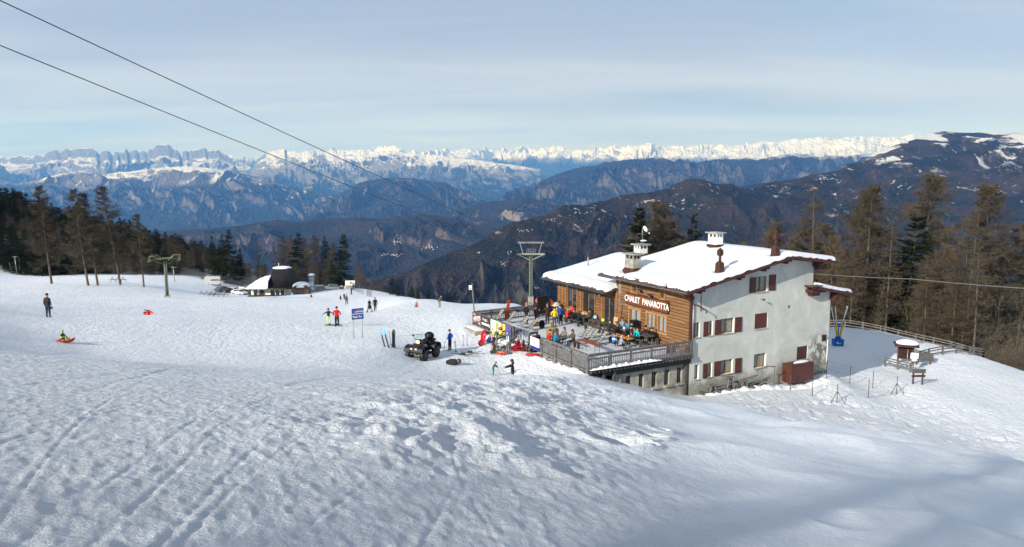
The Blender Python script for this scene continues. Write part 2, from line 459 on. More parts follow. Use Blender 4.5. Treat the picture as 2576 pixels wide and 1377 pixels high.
def z1(P, x0=0.0, y0=335.4, k=3.84): return [(x0 + a / k, y0 + b / k) for a, b in P]
B1 = z1([(-900, 240), (-500, 200), (-200, 225), (0, 215), (100, 235), (200, 215), (290, 215), (330, 222), (370, 200), (430, 210), (480, 175), (540, 150), (585, 178), (600, 165), (650, 145), (690, 158),
         (760, 140), (880, 140), (930, 170), (960, 207), (1000, 170), (1030, 160), (1060, 180), (1075, 208), (1102, 215), (1110, 172), (1140, 172), (1152, 205), (1170, 170), (1200, 180),
         (1215, 145), (1232, 165), (1254, 195), (1265, 165), (1300, 155), (1330, 180), (1342, 198), (1355, 175), (1390, 165), (1430, 192), (1440, 150), (1480, 150), (1530, 110), (1620, 110), (1680, 150),
         (1730, 175), (1757, 245), (1765, 180), (1800, 160), (1825, 188), (1850, 155), (1950, 150), (1975, 135), (2005, 160), (2060, 165), (2100, 155), (2200, 215), (2290, 265), (2400, 320), (2600, 420)])
C1 = z1([(-100, 500), (0, 470), (90, 400), (150, 290), (250, 190), (290, 180), (350, 170), (430, 150), (450, 175), (520, 170), (600, 182), (650, 172), (700, 180), (740, 150), (780, 165), (830, 182), (900, 165), (960, 182), (1000, 178), (1020, 190), (1090, 165), (1200, 160), (1250, 178),
         (1350, 172), (1440, 170), (1500, 175), (1600, 195), (1690, 190), (1800, 215), (1900, 205), (2050, 235), (2300, 260), (2576, 300), (2900, 350)], 603.7)
FAR = z1([(-250, 235), (0, 240), (60, 250), (160, 250), (400, 200), (700, 175), (1100, 170), (1440, 155), (1480, 150), (1540, 150), (1580, 165), (1620, 185), (1690, 160), (1715, 180), (1750, 198), (1830, 188), (1900, 175), (2000, 165), (2100, 170), (2220, 155), (2300, 175), (2400, 165)], 603.7) + \
      z1([(0, 245), (60, 248), (100, 240), (200, 240), (250, 248), (330, 220), (380, 205), (430, 215), (470, 240), (560, 225), (610, 222), (650, 205), (700, 203), (760, 220), (820, 240), (860, 235), (920, 245), (1000, 235), (1080, 215), (1130, 228), (1170, 212), (1220, 235), (1310, 200), (1350, 212), (1420, 200), (1470, 180), (1520, 185), (1560, 205), (1640, 217), (1700, 208), (1850, 212), (2000, 185), (2060, 200),
          (2160, 195), (2230, 207), (2400, 187), (2540, 165)], 1207.5, 308.6, 3.491) + \
      z1([(0, 262), (60, 250), (130, 240), (200, 225), (300, 240), (460, 197), (510, 218), (560, 200), (740, 185), (800, 205), (950, 188), (1090, 180), (1130, 195), (1180, 175), (1260, 185), (1370, 182), (1480, 175), (1560, 155), (1640, 180), (1900, 170), (2300, 150), (2800, 160)], 1878.3, 295.2, 3.692)
# valley floor far below
def valley():
    th = np.linspace(-0.95, 0.95, 260); rr = np.exp(np.linspace(math.log(560), math.log(70000), 130))
    T, R = np.meshgrid(th, rr); X = np.sin(T) * R; Y = np.cos(T) * R
    Z = -1050 + 90 * fbm(X / 3000, Y / 3000, 5, 61) - 600 * sstep(10500, 14500, R)
    f = sstep(540, 2600, R)
    Z = H0(np.sin(T) * 560, np.cos(T) * 560) * (1 - f) * 1.0 + Z * f
    Z = Z - 12
    n, k = Z.shape
    i = np.arange(n - 1)[:, None] * k + np.arange(k - 1)[None, :]
    Q = np.stack([i, i + 1, i + k + 1, i + k], -1).reshape(-1, 4)[:, ::-1]
    tag(mesh_np("valley_ground", np.stack([X, Y, Z], -1).reshape(-1, 3), Q,
                range_mat("valley_wood", 5000, 100, (0.030, 0.036, 0.030), (0.085, 0.062, 0.048), (0.2, 0.18, 0.16), 60)), kind="structure")
valley()

DK, BR = (0.024, 0.032, 0.030), (0.078, 0.058, 0.048)
mountains("far_alps", FAR, 58000, -900, 21000, 1500, 3000, range_mat("alpine_snow", 780, 260, (0.03, 0.04, 0.04), (0.03, 0.04, 0.04), (0.22, 0.20, 0.19), 500, 0.20, 0.45, rockline=500), 1500, 150, 1.0, seed=3, jag=0.10, stretch=1.5)
mountains("dolomite_peaks", B1, 40000, -900, 13500, 1100, 2300, range_mat("dolomite_rock", -40, 260, DK, (0.04, 0.045, 0.04), (0.22, 0.22, 0.24), 260, 0.74, 0.90, rockline=-300), 1100, 170, 1.25, seed=23, jag=0.05, terr=0.02, cliff=0.26, env0=2.4)
mountains("limestone_massif", C1, 38000, -900, 12500, 950, 2000, range_mat("massif_rock", 60, 240, DK, (0.04, 0.045, 0.04), (0.22, 0.22, 0.24), 240, 0.70, 0.86, rockline=-300), 1000, 170, 1.2, seed=37, jag=0.05, stretch=1.7, cliff=0.10, env0=3.0)
R2 = [(-250, 430), (-60, 455), (40, 468), (100, 450), (157, 436), (210, 436), (260, 437), (330, 430), (417, 421), (450, 418), (482, 419), (550, 425), (625, 440), (672, 450), (700, 462), (760, 476), (830, 492), (880, 510), (960, 540), (1040, 575)]
mountains("front_plateau", R2, 24000, -1500, 7500, 620, 1300, range_mat("plateau_rock", -360, 130, DK, (0.035, 0.04, 0.04), (0.17, 0.165, 0.17), 150, 0.62, 0.82, rockline=-450, patchy=200, patch=.9), 900, 150, 0.85, seed=43, jag=0.03, terr=0.05)
R3 = [(780, 520), (838, 499), (870, 480), (903, 460), (950, 450), (994, 447), (1040, 448), (1090, 458), (1124, 460), (1140, 471), (1176, 486), (1210, 507), (1232, 522), (1290, 560)]
mountains("mesa_cliffs", R3, 20000, -1000, 5200, 480, 900, range_mat("mesa_rock", 4000, 200, DK, (0.035, 0.04, 0.04), (0.13, 0.118, 0.115), 110, 0.50, 0.68), 500, 120, 0.9, seed=53, jag=0.02, terr=0.10)
R4 = [(1200, 540), (1270, 498), (1293, 475), (1328, 469), (1345, 472), (1368, 452), (1408, 435), (1465, 419), (1502, 417), (1517, 409), (1580, 402), (1666, 395), (1694, 408), (1709, 396), (1752, 409), (1795, 402), (1838, 400), (1878, 396), (1905, 403), (1960, 390), (1995, 384), (2030, 386), (2062, 396), (2084, 390), (2122, 395), (2149, 389), (2176, 387), (2217, 382), (2260, 366), (2340, 350)]
mountains("middle_range", R4, 19000, -1000, 6500, 560, 1100, range_mat("middle_rock", 330, 150, DK, (0.045, 0.042, 0.042), (0.15, 0.138, 0.13), 120, 0.52, 0.70), 900, 150, 0.9, seed=67, jag=0.05, terr=0.06)
R5 = [(1060, 560), (1130, 535), (1207, 510), (1251, 506), (1316, 496), (1336, 498), (1380, 509), (1408, 520), (1520, 545), (1650, 580)]
mountains("lower_hill", R5, 12000, -1020, 3200, 200, 700, range_mat("hill_wood", 4000, 100, DK, (0.05, 0.045, 0.042), (0.3, 0.26, 0.22), 70, 0.70, 0.84), 400, 80, 1.0, seed=71, jag=0.04)
R6 = [(100, 640), (350, 590), (480, 580), (604, 568), (669, 557), (695, 553), (755, 558), (786, 551), (906, 548), (955, 550), (1020, 541), (1085, 540), (1150, 551), (1200, 565), (1300, 590), (1450, 640)]
mountains("wooded_ridge", R6, 9000, -1010, 4400, 210, 900, range_mat("ridge_wood", 4000, 100, DK, (0.060, 0.050, 0.044), (0.15, 0.12, 0.10), 60, 0.55, 0.70), 700, 120, 0.75, seed=83, jag=0.04, stretch=1.3)
R45 = [(1780, 476), (1850, 470), (1895, 464), (1940, 458), (1990, 462), (2050, 470), (2150, 480)]
mountains("saddle_hill", R45, 9500, -700, 2600, 120, 700, range_mat("saddle_wood", 4000, 100, DK, DK, (0.2, 0.2, 0.2), 60), 300, 60, 1.0, seed=5, jag=0.04)
R7 = [(500, 790, 2300), (800, 742, 2500), (950, 705, 2700), (1020, 684, 2850), (1100, 650, 3000), (1200, 610, 3200), (1282, 561, 3400), (1391, 535, 3700), (1408, 518, 3800), (1451, 514, 3900), (1465, 518, 3950), (1514, 506, 4100), (1568, 490, 4300), (1623, 486, 4500), (1660, 478, 4650), (1677, 475, 4700), (1689, 466, 4800), (1732, 450, 4900), (1763, 450, 4900), (1800, 462, 4900),
      (1843, 461, 5000), (1863, 474, 5000), (1895, 475, 5100), (1930, 462, 5300), (1960, 456, 5500), (2005, 450, 5700), (2025, 443, 5800), (2080, 434, 6100), (2111, 428, 6300), (2127, 414, 6400), (2176, 403, 6700), (2214, 387, 6900), (2238, 371, 7100), (2257, 363, 7200), (2290, 354, 7400), (2322, 344, 7600), (2344, 336, 7800), (2371, 330, 7900),
      (2398, 333, 7900), (2460, 334, 7900), (2512, 337, 7800), (2576, 332, 7800), (2700, 325, 7800), (2900, 330, 7800)]
mountains("brown_ridge", R7, 5500, -900, 4300, 150, 760, range_mat("brown_wood", 30, 80, DK, BR, (0.11, 0.092, 0.085), 30, 0.45, 0.72, patch=0.85, patchy=430), 1300, 260, 0.82, seed=91, jag=0.05, stretch=1.6, tilt=0.3)

# the air between here and there
def haze():
    x, y0, y1, z0, z1_ = 72000, -3000, 72000, -1900, 4200
    V = [(-x, y0, z0), (x, y0, z0), (x, y1, z0), (-x, y1, z0), (-x, y0, z1_), (x, y0, z1_), (x, y1, z1_), (-x, y1, z1_)]
    Q = [(0, 3, 2, 1), (4, 5, 6, 7), (0, 1, 5, 4), (1, 2, 6, 5), (2, 3, 7, 6), (3, 0, 4, 7)]
    m, t = new_mat("clear_air")
    pv_ = t.n('ShaderNodeVolumePrincipled', Color=(0.12, 0.37, 1.0, 1), Density=HAZE, Anisotropy=0.0)
    pv_.inputs['Absorption Color'].default_value = (1, 1, 1, 1)
    t.n('ShaderNodeOutputMaterial', Volume=pv_)
    tag(mesh_np("haze", V, Q, m, smooth=False), kind="stuff")
HAZE = 2.6e-5
haze()
# ------------------------------------------------------------------ mesh builder
class MB:
    def __init__(self, org=(0, 0, 0)):
        self.V = []; self.Fc = []; self.M = []; self.S = []; self.o = Vector(org); self.X = None
    def _add(self, vs, fs, m=0, smooth=False):
        b = len(self.V)
        self.V += [tuple(Vector(v)) for v in vs]
        self.Fc += [tuple(b + i for i in f) for f in fs]
        self.M += [m] * len(fs); self.S += [smooth] * len(fs)
        return self
    def box(self, x0, x1, y0, y1, z0, z1, m=0):
        return self._add([(x0, y0, z0), (x1, y0, z0), (x1, y1, z0), (x0, y1, z0), (x0, y0, z1), (x1, y0, z1), (x1, y1, z1), (x0, y1, z1)],
                         [(0, 3, 2, 1), (4, 5, 6, 7), (0, 1, 5, 4), (1, 2, 6, 5), (2, 3, 7, 6), (3, 0, 4, 7)], m)
    def hexa(self, p8, m=0, smooth=False):
        return self._add(p8, [(0, 3, 2, 1), (4, 5, 6, 7), (0, 1, 5, 4), (1, 2, 6, 5), (2, 3, 7, 6), (3, 0, 4, 7)], m, smooth)
    def rbox(self, c, size, rot=None, m=0):
        c = Vector(c); hx, hy, hz_ = (s / 2 for s in size); R = rot if rot is not None else Matrix.Identity(3)
        return self.hexa([c + R @ Vector(p) for p in [(-hx, -hy, -hz_), (hx, -hy, -hz_), (hx, hy, -hz_), (-hx, hy, -hz_), (-hx, -hy, hz_), (hx, -hy, hz_), (hx, hy, hz_), (-hx, hy, hz_)]], m)
    def beam(self, p, q, w_, h_, m=0, up=(0, 0, 1)):
        p = Vector(p); q = Vector(q); d = (q - p).normalized(); a = d.cross(Vector(up))
        if a.length < 1e-4: a = d.cross(Vector((1, 0, 0)))
        a.normalize(); b = a.cross(d); a *= w_ / 2; b *= h_ / 2
        return self.hexa([p - a - b, p + a - b, q + a - b, q - a - b, p - a + b, p + a + b, q + a + b, q - a + b], m)
    def face(self, pts, m=0): return self._add(pts, [tuple(range(len(pts)))], m)
    def prism(self, poly, ax, a, b, m=0):
        """a 2-D outline pushed out along an axis (0, 1 or 2) from a to b"""
        n = len(poly)
        def put(p, k):
            q = list(p); q.insert(ax, k); return tuple(q)
        vs = [put(p, a) for p in poly] + [put(p, b) for p in poly]
        fs = [tuple(range(n))[::-1], tuple(range(n, 2 * n))] + [(i, (i + 1) % n, n + (i + 1) % n, n + i) for i in range(n)]
        return self._add(vs, fs, m)
    def tube(self, pts, rad, n=8, m=0, caps=True, smooth=True, sq=1.0):
        pts = [Vector(p) for p in pts]; rad = rad if isinstance(rad, (list, tuple)) else [rad] * len(pts)
        vs = []; ref = None
        for i, p in enumerate(pts):
            d = (pts[min(i + 1, len(pts) - 1)] - pts[max(i - 1, 0)])
            d = d.normalized() if d.length > 1e-9 else Vector((0, 0, 1))
            if ref is None: ref = Vector((1, 0, 0)) if abs(d.x) < 0.8 else Vector((0, 1, 0))
            a = (ref - d * ref.dot(d)).normalized(); ref = a; b = d.cross(a)
            for k in range(n):
                t_ = 2 * pi * k / n
                vs.append(p + (a * cos(t_) + b * sin(t_) * sq) * rad[i])
        fs = []
        for i in range(len(pts) - 1):
            for k in range(n):
                k2 = (k + 1) % n
                fs.append((i * n + k, i * n + k2, (i + 1) * n + k2, (i + 1) * n + k))
        if caps:
            fs.append(tuple(range(n))[::-1]); fs.append(tuple((len(pts) - 1) * n + k for k in range(n)))
        return self._add(vs, fs, m, smooth)
    def ball(self, c, r, sc=(1, 1, 1), n=8, m=0, rot=None, z0=-1.0, z1=1.0):
        c = Vector(c); R = rot if rot is not None else Matrix.Identity(3)
        vs = []; k1 = max(4, n // 2 + 1)
        for i in range(k1 + 1):
            zt_ = z0 + (z1 - z0) * (0.5 - 0.5 * cos(pi * i / k1)); rr_ = math.sqrt(max(0, 1 - zt_ * zt_))
            for k in range(n):
                a = 2 * pi * k / n
                vs.append(c + R @ Vector((rr_ * cos(a) * r * sc[0], rr_ * sin(a) * r * sc[1], zt_ * r * sc[2])))
        fs = [(i * n + k, i * n + (k + 1) % n, (i + 1) * n + (k + 1) % n, (i + 1) * n + k) for i in range(k1) for k in range(n)]
        fs.append(tuple(range(n))[::-1]); fs.append(tuple(k1 * n + k for k in range(n)))
        return self._add(vs, fs, m, True)
    def build(self, name, mats, parent=None):
        me = bpy.data.meshes.new(name)
        o_ = self.o
        me.from_pydata([(v[0] - o_.x, v[1] - o_.y, v[2] - o_.z) for v in self.V], [], self.Fc)
        mats = mats if isinstance(mats, (list, tuple)) else [mats]
        for m in mats: me.materials.append(m)
        me.polygons.foreach_set('material_index', self.M)
        me.polygons.foreach_set('use_smooth', self.S)
        me.update()
        o = bpy.data.objects.new(name, me)
        COL.objects.link(o)
        if parent is not None: o.parent = parent
        return o

def copy_tree(o, parent=None):
    c = o.copy(); COL.objects.link(c); c.parent = parent
    for ch in list(o.children): copy_tree(ch, c)
    return c

def solid(name, col, rough=0.7, metal=0.0, spec=0.3, nscale=None, amt=0.25, bump=0.0, bscale=None):
    m, t = new_mat(name)
    co_ = t.n('ShaderNodeTexCoord').outputs['Object']
    c = col
    if nscale:
        f = t.ramp(t.noise(co_, nscale, 5.0, 0.6), [(0.32, 0.0), (0.68, 1.0)])
        c = t.mix(f, tuple(k * (1 - amt) for k in col), tuple(min(1, k * (1 + amt * 0.6)) for k in col))
    finish(t, c, rough, t.noise(co_, bscale or (nscale or 5) * 3, 4.0, 0.6) if bump else None, bump, 0.02, metal, spec)
    return m

M = {}
M['roofsnow'] = snow_mat("roof_snow", 0.5, 0.25, (0.68, 0.71, 0.76))
M['snowlump'] = snow_mat("piled_snow", 1.6, 0.5, (0.86, 0.87, 0.89))
M['brown'] = solid("brown_paint", (0.062, 0.021, 0.016), 0.55, nscale=2.0, amt=0.3)
M['shutter'] = solid("shutter_brown", (0.078, 0.024, 0.016), 0.5, nscale=3.0, amt=0.25)
M['grey'] = solid("weathered_wood", (0.135, 0.130, 0.128), 0.85, nscale=3.0, amt=0.45, bump=0.3)
M['greyd'] = solid("dark_weathered_wood", (0.075, 0.072, 0.072), 0.85, nscale=3.0, amt=0.4, bump=0.3)
M['black'] = solid("black_paint", (0.012, 0.012, 0.013), 0.5)
M['dark'] = solid("dark_interior", (0.010, 0.010, 0.012), 0.8)
M['yellowframe'] = solid("ochre_frame", (0.32, 0.19, 0.04), 0.5, nscale=4)
M['curtain'] = solid("curtain_cloth", (0.22, 0.25, 0.25), 0.9, nscale=7, amt=0.25)
M['metal'] = solid("zinc", (0.30, 0.31, 0.32), 0.45, 0.7)
M['steel'] = solid("dark_steel", (0.06, 0.063, 0.068), 0.5, 0.5)
M['white'] = solid("white_paint", (0.78, 0.78, 0.76), 0.6, nscale=2.0, amt=0.08)
M['tile'] = solid("roof_tile", (0.10, 0.085, 0.08), 0.8, nscale=5, amt=0.5)
M['honey'] = solid("honey_wood", (0.29, 0.138, 0.052), 0.65, nscale=2.5, amt=0.35)
M['trim'] = solid('trim_wood', (0.34, 0.20, 0.09), 0.7, nscale=3, amt=0.2)
M['plank'] = solid("pale_board", (0.48, 0.33, 0.16), 0.7, nscale=3, amt=0.2)
M['glass'], t = new_mat("window_glass")
finish(t, (0.02, 0.025, 0.03), 0.06, spec=0.9)
M['concrete'] = solid("old_concrete", (0.30, 0.29, 0.26), 0.9, nscale=1.3, amt=0.5, bump=0.4, bscale=9)

# rendered wall with streaks, patches and damp at the foot
M['plaster'], t = new_mat("grey_render")
co = t.n('ShaderNodeTexCoord').outputs['Object']
a1 = t.noise(co, 0.55, 6.0, 0.62, 0.4)
a2 = t.noise(t.mapping(co, scale=(1.6, 1.6, 0.35)), 1.2, 5.0, 0.6)
a3 = t.noise(co, 6.0, 4.0, 0.6)
c = t.mix(t.ramp(a1, [(0.36, 0.0), (0.62, 1.0)]), (0.39, 0.405, 0.385), (0.54, 0.555, 0.525))
c = t.mix(t.ramp(a2, [(0.40, 0.55), (0.60, 0.0)]), c, (0.44, 0.455, 0.43))
c = t.mix(t.ramp(a3, [(0.30, 0.35), (0.5, 0.0)]), c, (0.40, 0.41, 0.39))
zl = t.n('ShaderNodeSeparateXYZ', Vector=co)
damp = t.math('SUBTRACT', t.math('ADD', 1.15, t.math('MULTIPLY', t.math('SUBTRACT', t.noise(co, 0.9, 5.0, 0.65), 0.5), 3.6)), zl.outputs[2])
c = t.mix(t.math('MULTIPLY', t.math('MULTIPLY', damp, 1.6, clamp=True), 0.75), c, (0.20, 0.19, 0.15))
ex = t.math('SUBTRACT', zl.outputs[0], 11.6)          # crumbling right-hand foot
ex = t.math('MULTIPLY', t.math('MULTIPLY', ex, 0.6, clamp=True), t.math('MULTIPLY', t.math('SUBTRACT', 3.6, zl.outputs[2]), 0.7, clamp=True))
pk = t.ramp(t.noise(co, 1.5, 5.0, 0.6), [(0.47, 0.0), (0.52, 1.0)])
c = t.mix(t.math('MULTIPLY', ex, pk), c, (0.15, 0.15, 0.125))
finish(t, c, 0.92, t.math('ADD', a3, t.noise(co, 22, 3.0, 0.6)), 0.35, 0.03, spec=0.15)

# rough horizontal log boards
def board_mat(name, c1_, c2_, c3_, pitch=0.24, axis=1):
    m, t = new_mat(name)
    co_ = t.n('ShaderNodeTexCoord').outputs['Object']
    sp = t.n('ShaderNodeSeparateXYZ', Vector=co_)
    wob = t.math('MULTIPLY', t.math('SUBTRACT', t.noise(t.mapping(co_, scale=(0.7, 0.7, 1.6)), 1.0, 3.0, 0.6), 0.5), 0.22)
    zz_ = t.math('DIVIDE', t.math('ADD', sp.outputs[2], wob), pitch)
    row = t.math('FLOOR', zz_); fr = t.math('FRACT', zz_)
    cell = t.n('ShaderNodeCombineXYZ', X=t.math('FLOOR', t.math('ADD', t.math('MULTIPLY', sp.outputs[axis], 0.42), t.math('MULTIPLY', row, 0.37))), Y=row, Z=0.0)
    wn = t.n('ShaderNodeTexWhiteNoise', {'noise_dimensions': '2D'}, Vector=cell).outputs[0]
    gr = t.noise(t.mapping(co_, scale=(0.6, 0.6, 7.0)), 2.4, 6.0, 0.65, 0.8)
    c_ = t.mix(t.ramp(gr, [(0.35, 0.0), (0.65, 1.0)]), c1_, c2_)
    c_ = t.mix(t.math('MULTIPLY', wn, 0.5), c_, c3_)
    gap = t.ramp(fr, [(0.0, 1.0), (0.10, 0.75), (0.17, 0.0), (0.95, 0.0), (1.0, 1.0)])
    c_ = t.mix(t.math('MULTIPLY', gap, 0.8), c_, tuple(k * 0.16 for k in c1_))
    prof_ = t.math('ADD', t.math('SUBTRACT', 1.0, t.math('POWER', t.math('ABSOLUTE', t.math('SUBTRACT', t.math('MULTIPLY', fr, 2.0), 1.0)), 2.5)), t.math('MULTIPLY', gr, 0.3))
    finish(t, c_, 0.7, prof_, 0.9, 0.05, spec=0.25)
    return m
M['logs'] = board_mat("log_boarding", (0.150, 0.072, 0.030), (0.29, 0.162, 0.078), (0.10, 0.043, 0.018))

# ------------------------------------------------------------------ the chalet frame
KX, KY, YAW, ZG = 12.768, 52.596, 0.495, -15.95
AX = Vector((cos(YAW), sin(YAW))); BX = Vector((-sin(YAW), cos(YAW)))
ORG = (0, 0, ZG)                      # builder coordinates: t along the render wall, s away from it, z as in the world
def place_frame(o): o.location = (KX, KY, ZG); o.rotation_euler = (0, 0, YAW)
def ts_world(t_, s_, z=0.0): return (KX + AX.x * t_ + BX.x * s_, KY + AX.y * t_ + BX.y * s_, z)
def text_bm(txt, size, mat3, name, mat, parent, ext=0.012, bold=0.0, xs=1.0):
    cu = bpy.data.curves.new(name, 'FONT')
    cu.body = txt; cu.size = size; cu.extrude = ext; cu.offset = bold; cu.align_x = 'CENTER'; cu.align_y = 'CENTER'; cu.resolution_u = 3
    tmp = bpy.data.objects.new(name + "_tmp", cu); COL.objects.link(tmp)
    dg = bpy.context.evaluated_depsgraph_get(); dg.update()
    me = bpy.data.meshes.new_from_object(tmp.evaluated_get(dg))
    bpy.data.objects.remove(tmp); bpy.data.curves.remove(cu)
    me.transform(mat3 @ Matrix.Diagonal((xs, 1, 1, 1)))
    me.materials.clear(); me.materials.append(mat)
    me.name = name
    o = bpy.data.objects.new(name, me); COL.objects.link(o); o.parent = parent
    return o
def M_face(loc, xdir, up=(0, 0, 1)):
    x = Vector(xdir).normalized(); y = Vector(up).normalized(); z = x.cross(y)
    m = Matrix(((x.x, y.x, z.x, loc[0]), (x.y, y.y, z.y, loc[1]), (x.z, y.z, z.z, loc[2]), (0, 0, 0, 1)))
    return m

ZD = -12.90                            # walking level of the terrace
chalet = empty("mountain_chalet", (0, 0, 0), 0, "three storey grey rendered mountain chalet with timber front and broad snowy roof", "building")
place_frame(chalet)
def roof_z(t_): return -8.29 + (t_ + 1.27) * (1.96 / 10.14) if t_ <= 8.87 else -6.33 - (t_ - 8.87) * (0.65 / 5.09)

def wall_with_openings(name, mats, parent, x0, x1, z0, top, opens, fixed, axis, depth=0.28, thick=0.30, sign=1, extra=()):
    """axis 't': wall in the plane s=fixed; axis 's': wall in the plane t=fixed. sign: which way the inside lies"""
    b = MB(ORG)
    def P(x, z, d=0.0): return (x, fixed + sign * d, z) if axis == 't' else (fixed + sign * d, x, z)
    xs = sorted(set([x0, x1] + [o[0] for o in opens] + [o[1] for o in opens] + list(extra)))
    for i in range(len(xs) - 1):
        a, c_ = xs[i], xs[i + 1]; mid = (a + c_) / 2
        zs = [z0]
        for o in sorted(opens, key=lambda q: q[2]):
            if o[0] - 1e-6 < mid < o[1] + 1e-6: zs += [o[2], o[3]]
        for k in range(0, len(zs), 2):
            lo = zs[k]; hi = zs[k + 1] if k + 1 < len(zs) else None
            if hi is None: b.face([P(a, lo), P(c_, lo), P(c_, top(c_)), P(a, top(a))])
            else: b.face([P(a, lo), P(c_, lo), P(c_, hi), P(a, hi)])
    for o in opens:
        a, c_, lo, hi = o[:4]
        b.face([P(a, lo), P(a, lo, depth), P(a, hi, depth), P(a, hi)], 1); b.face([P(c_, lo), P(c_, hi), P(c_, hi, depth), P(c_, lo, depth)], 1)
        b.face([P(a, hi), P(a, hi, depth), P(c_, hi, depth), P(c_, hi)], 1); b.face([P(a, lo), P(c_, lo), P(c_, lo, depth), P(a, lo, depth)], 1)
    return b.build(name, mats, parent)

GW = [(0.40, 0.88, -11.77, -10.68), (1.65, 2.13, -11.77, -10.68), (2.93, 4.22, -11.77, -10.65), (6.33, 7.66, -11.75, -10.58), (6.25, 7.48, -8.92, -7.74),
      (0.50, 0.94, -14.9, -13.8), (1.75, 2.20, -14.9, -13.8), (3.02, 4.25, -14.86, -13.78), (6.42, 7.70, -14.82, -13.72), (11.08, 12.28, -14.74, -13.66)]
wall_with_openings("gable_wall", [M['plaster'], M['white']], chalet, 0.0, 12.5, ZG - 1.0, lambda t_: roof_z(t_) - 0.20, GW, 0.0, 't', extra=(8.87,))
MB(ORG).box(12.5, 14.68, 0.0, 0.3, ZG - 1.0, -9.30).build("gable_wall", M['plaster'], chalet)
# timber storey facing the terrace
WW = [(5.78, 7.10, -12.0, -10.72), (4.02, 4.92, -11.95, -10.72), (2.68, 3.56, -11.95, -10.72), (6.25, 6.85, -9.33, -8.80), (2.95, 3.45, -9.36, -8.86)]
wall_with_openings("timber_wall", [M['logs'], M['honey']], chalet, 0.12, 8.85, ZD - 0.08, lambda s_: -8.30, WW, 0.0, 's', depth=0.16)
b = MB(ORG); b.box(14.4, 14.68, 0.3, 8.6, ZG - 1, -9.6); b.box(12.2, 12.5, 0.3, 8.6, -9.6, roof_z(12.5) - .2)
b.build("side_wall", M['plaster'], chalet)
MB(ORG).prism([(0, ZG - 1), (14.4, ZG - 1), (14.4, -9.6), (12.2, -9.6), (12.2, -6.98), (8.87, -6.56), (0, -8.28)], 1, 8.3, 8.6).build("back_wall", M['plaster'], chalet)
MB(ORG).box(0.0, 0.3, 0.3, 8.3, ZG - 1, ZD - 0.10).build("side_wall", M['plaster'], chalet)
MB(ORG).box(-0.05, 0.12, -0.06, 0.12, ZD - 0.6, -8.36).build("corner_post", M['brown'], chalet)
MB(ORG).box(-0.07, 0.05, 8.78, 8.92, ZD - 0.08, -8.4).build("corner_post", M['honey'], chalet)

def window(x0, x1, z0, z1, fixed, axis, sign, depth, frame='yellowframe', n=2, cloth=True):
    def bb(b, a, c_, lo, hi, d0, d1, m=0):
        d0, d1 = sorted((fixed + sign * d0, fixed + sign * d1))
        (b.box(a, c_, d0, d1, lo, hi, m) if axis == 't' else b.box(d0, d1, a, c_, lo, hi, m))
    b = MB(ORG); w_ = 0.055
    bb(b, x0, x1, z1 - w_, z1 - .002, depth - .06, depth - .005); bb(b, x0, x1, z0 + .002, z0 + w_, depth - .06, depth - .005)
    for k in range(n + 1):
        xc = x0 + (x1 - x0) * k / n; xc = min(max(xc, x0 + w_ / 2 + .003), x1 - w_ / 2 - .003)
        bb(b, xc - w_ / 2, xc + w_ / 2, z0 + w_, z1 - w_, depth - .055, depth - .008)
    f = b.build("window", M[frame], chalet)
    b = MB(ORG); bb(b, x0 + .004, x1 - .004, z0 + .004, z1 - .004, depth + .0, depth + .01); b.build("pane", M['glass'], f)
    if cloth:
        b = MB(ORG)
        for k in range(n):
            a = x0 + (x1 - x0) * (k + 0.12) / n; c_ = x0 + (x1 - x0) * (k + 0.80) / n
            bb(b, a, c_, z0 + .08, z1 - .07, depth - .022, depth - .004)
        b.build("curtain", M['curtain'], f)
    return f
for i, o in enumerate(GW):
    if i in (3, 9):                      # closed shutters
        b = MB(ORG)
        if i == 3:
            b.box(o[0] + .01, o[1] - .01, 0.03, 0.07, o[2] + .01, o[3] - .01)
            b.box((o[0] + o[1]) / 2 - .015, (o[0] + o[1]) / 2 + .015, 0.02, 0.03, o[2] + .03, o[3] - .03)
        else:
            for k in range(8): b.box(o[0] + .01 + k * .149, o[0] + .145 + k * .149, 0.03, 0.06 + .006 * (k % 3), o[2] + .01, o[3] - .01)
        b.build("shutter", M['shutter'] if i == 3 else M['brown'], chalet)
    else:
        window(o[0], o[1], o[2], o[3], 0.0, 't', 1, 0.20, n=1 if o[1] - o[0] < .6 else 2)
    b = MB(ORG); b.box(o[0] - .07, o[1] + .07, -.07, .02, o[2] - .06, o[2] - .003)
    b.build("window_sill", M['concrete'], chalet)
def shutter(x0, x1, z0, z1):
    b = MB(ORG); b.box(x0, x1, -.065, -.025, z0, z1)
    for lo, hi in ((z0 + .08, (z0 + z1) / 2 - .04), ((z0 + z1) / 2 + .04, z1 - .08)):
        b.box(x0 + .07, x1 - .07, -.078, -.065, lo, hi)
    b.box(x0 + .0, x0 + .02, -.10, -.065, z0 + .2, z0 + .24, 1)
    b.build("shutter", [M['shutter'], M['steel']], chalet)
for q in [(-.03, .36, -11.79, -10.70), (1.21, 1.62, -11.79, -10.70), (2.30, 2.91, -11.79, -10.67), (4.28, 4.96, -11.77, -10.66), (5.62, 6.22, -8.93, -7.77), (7.62, 8.32, -8.90, -7.70),
          (1.30, 1.72, -14.92, -13.82), (2.38, 3.0, -14.9, -13.79), (4.46, 5.10, -14.92, -13.80)]:
    if q[0] > 0: shutter(*q)
shutter(0.06, 0.38, -11.79, -10.70)
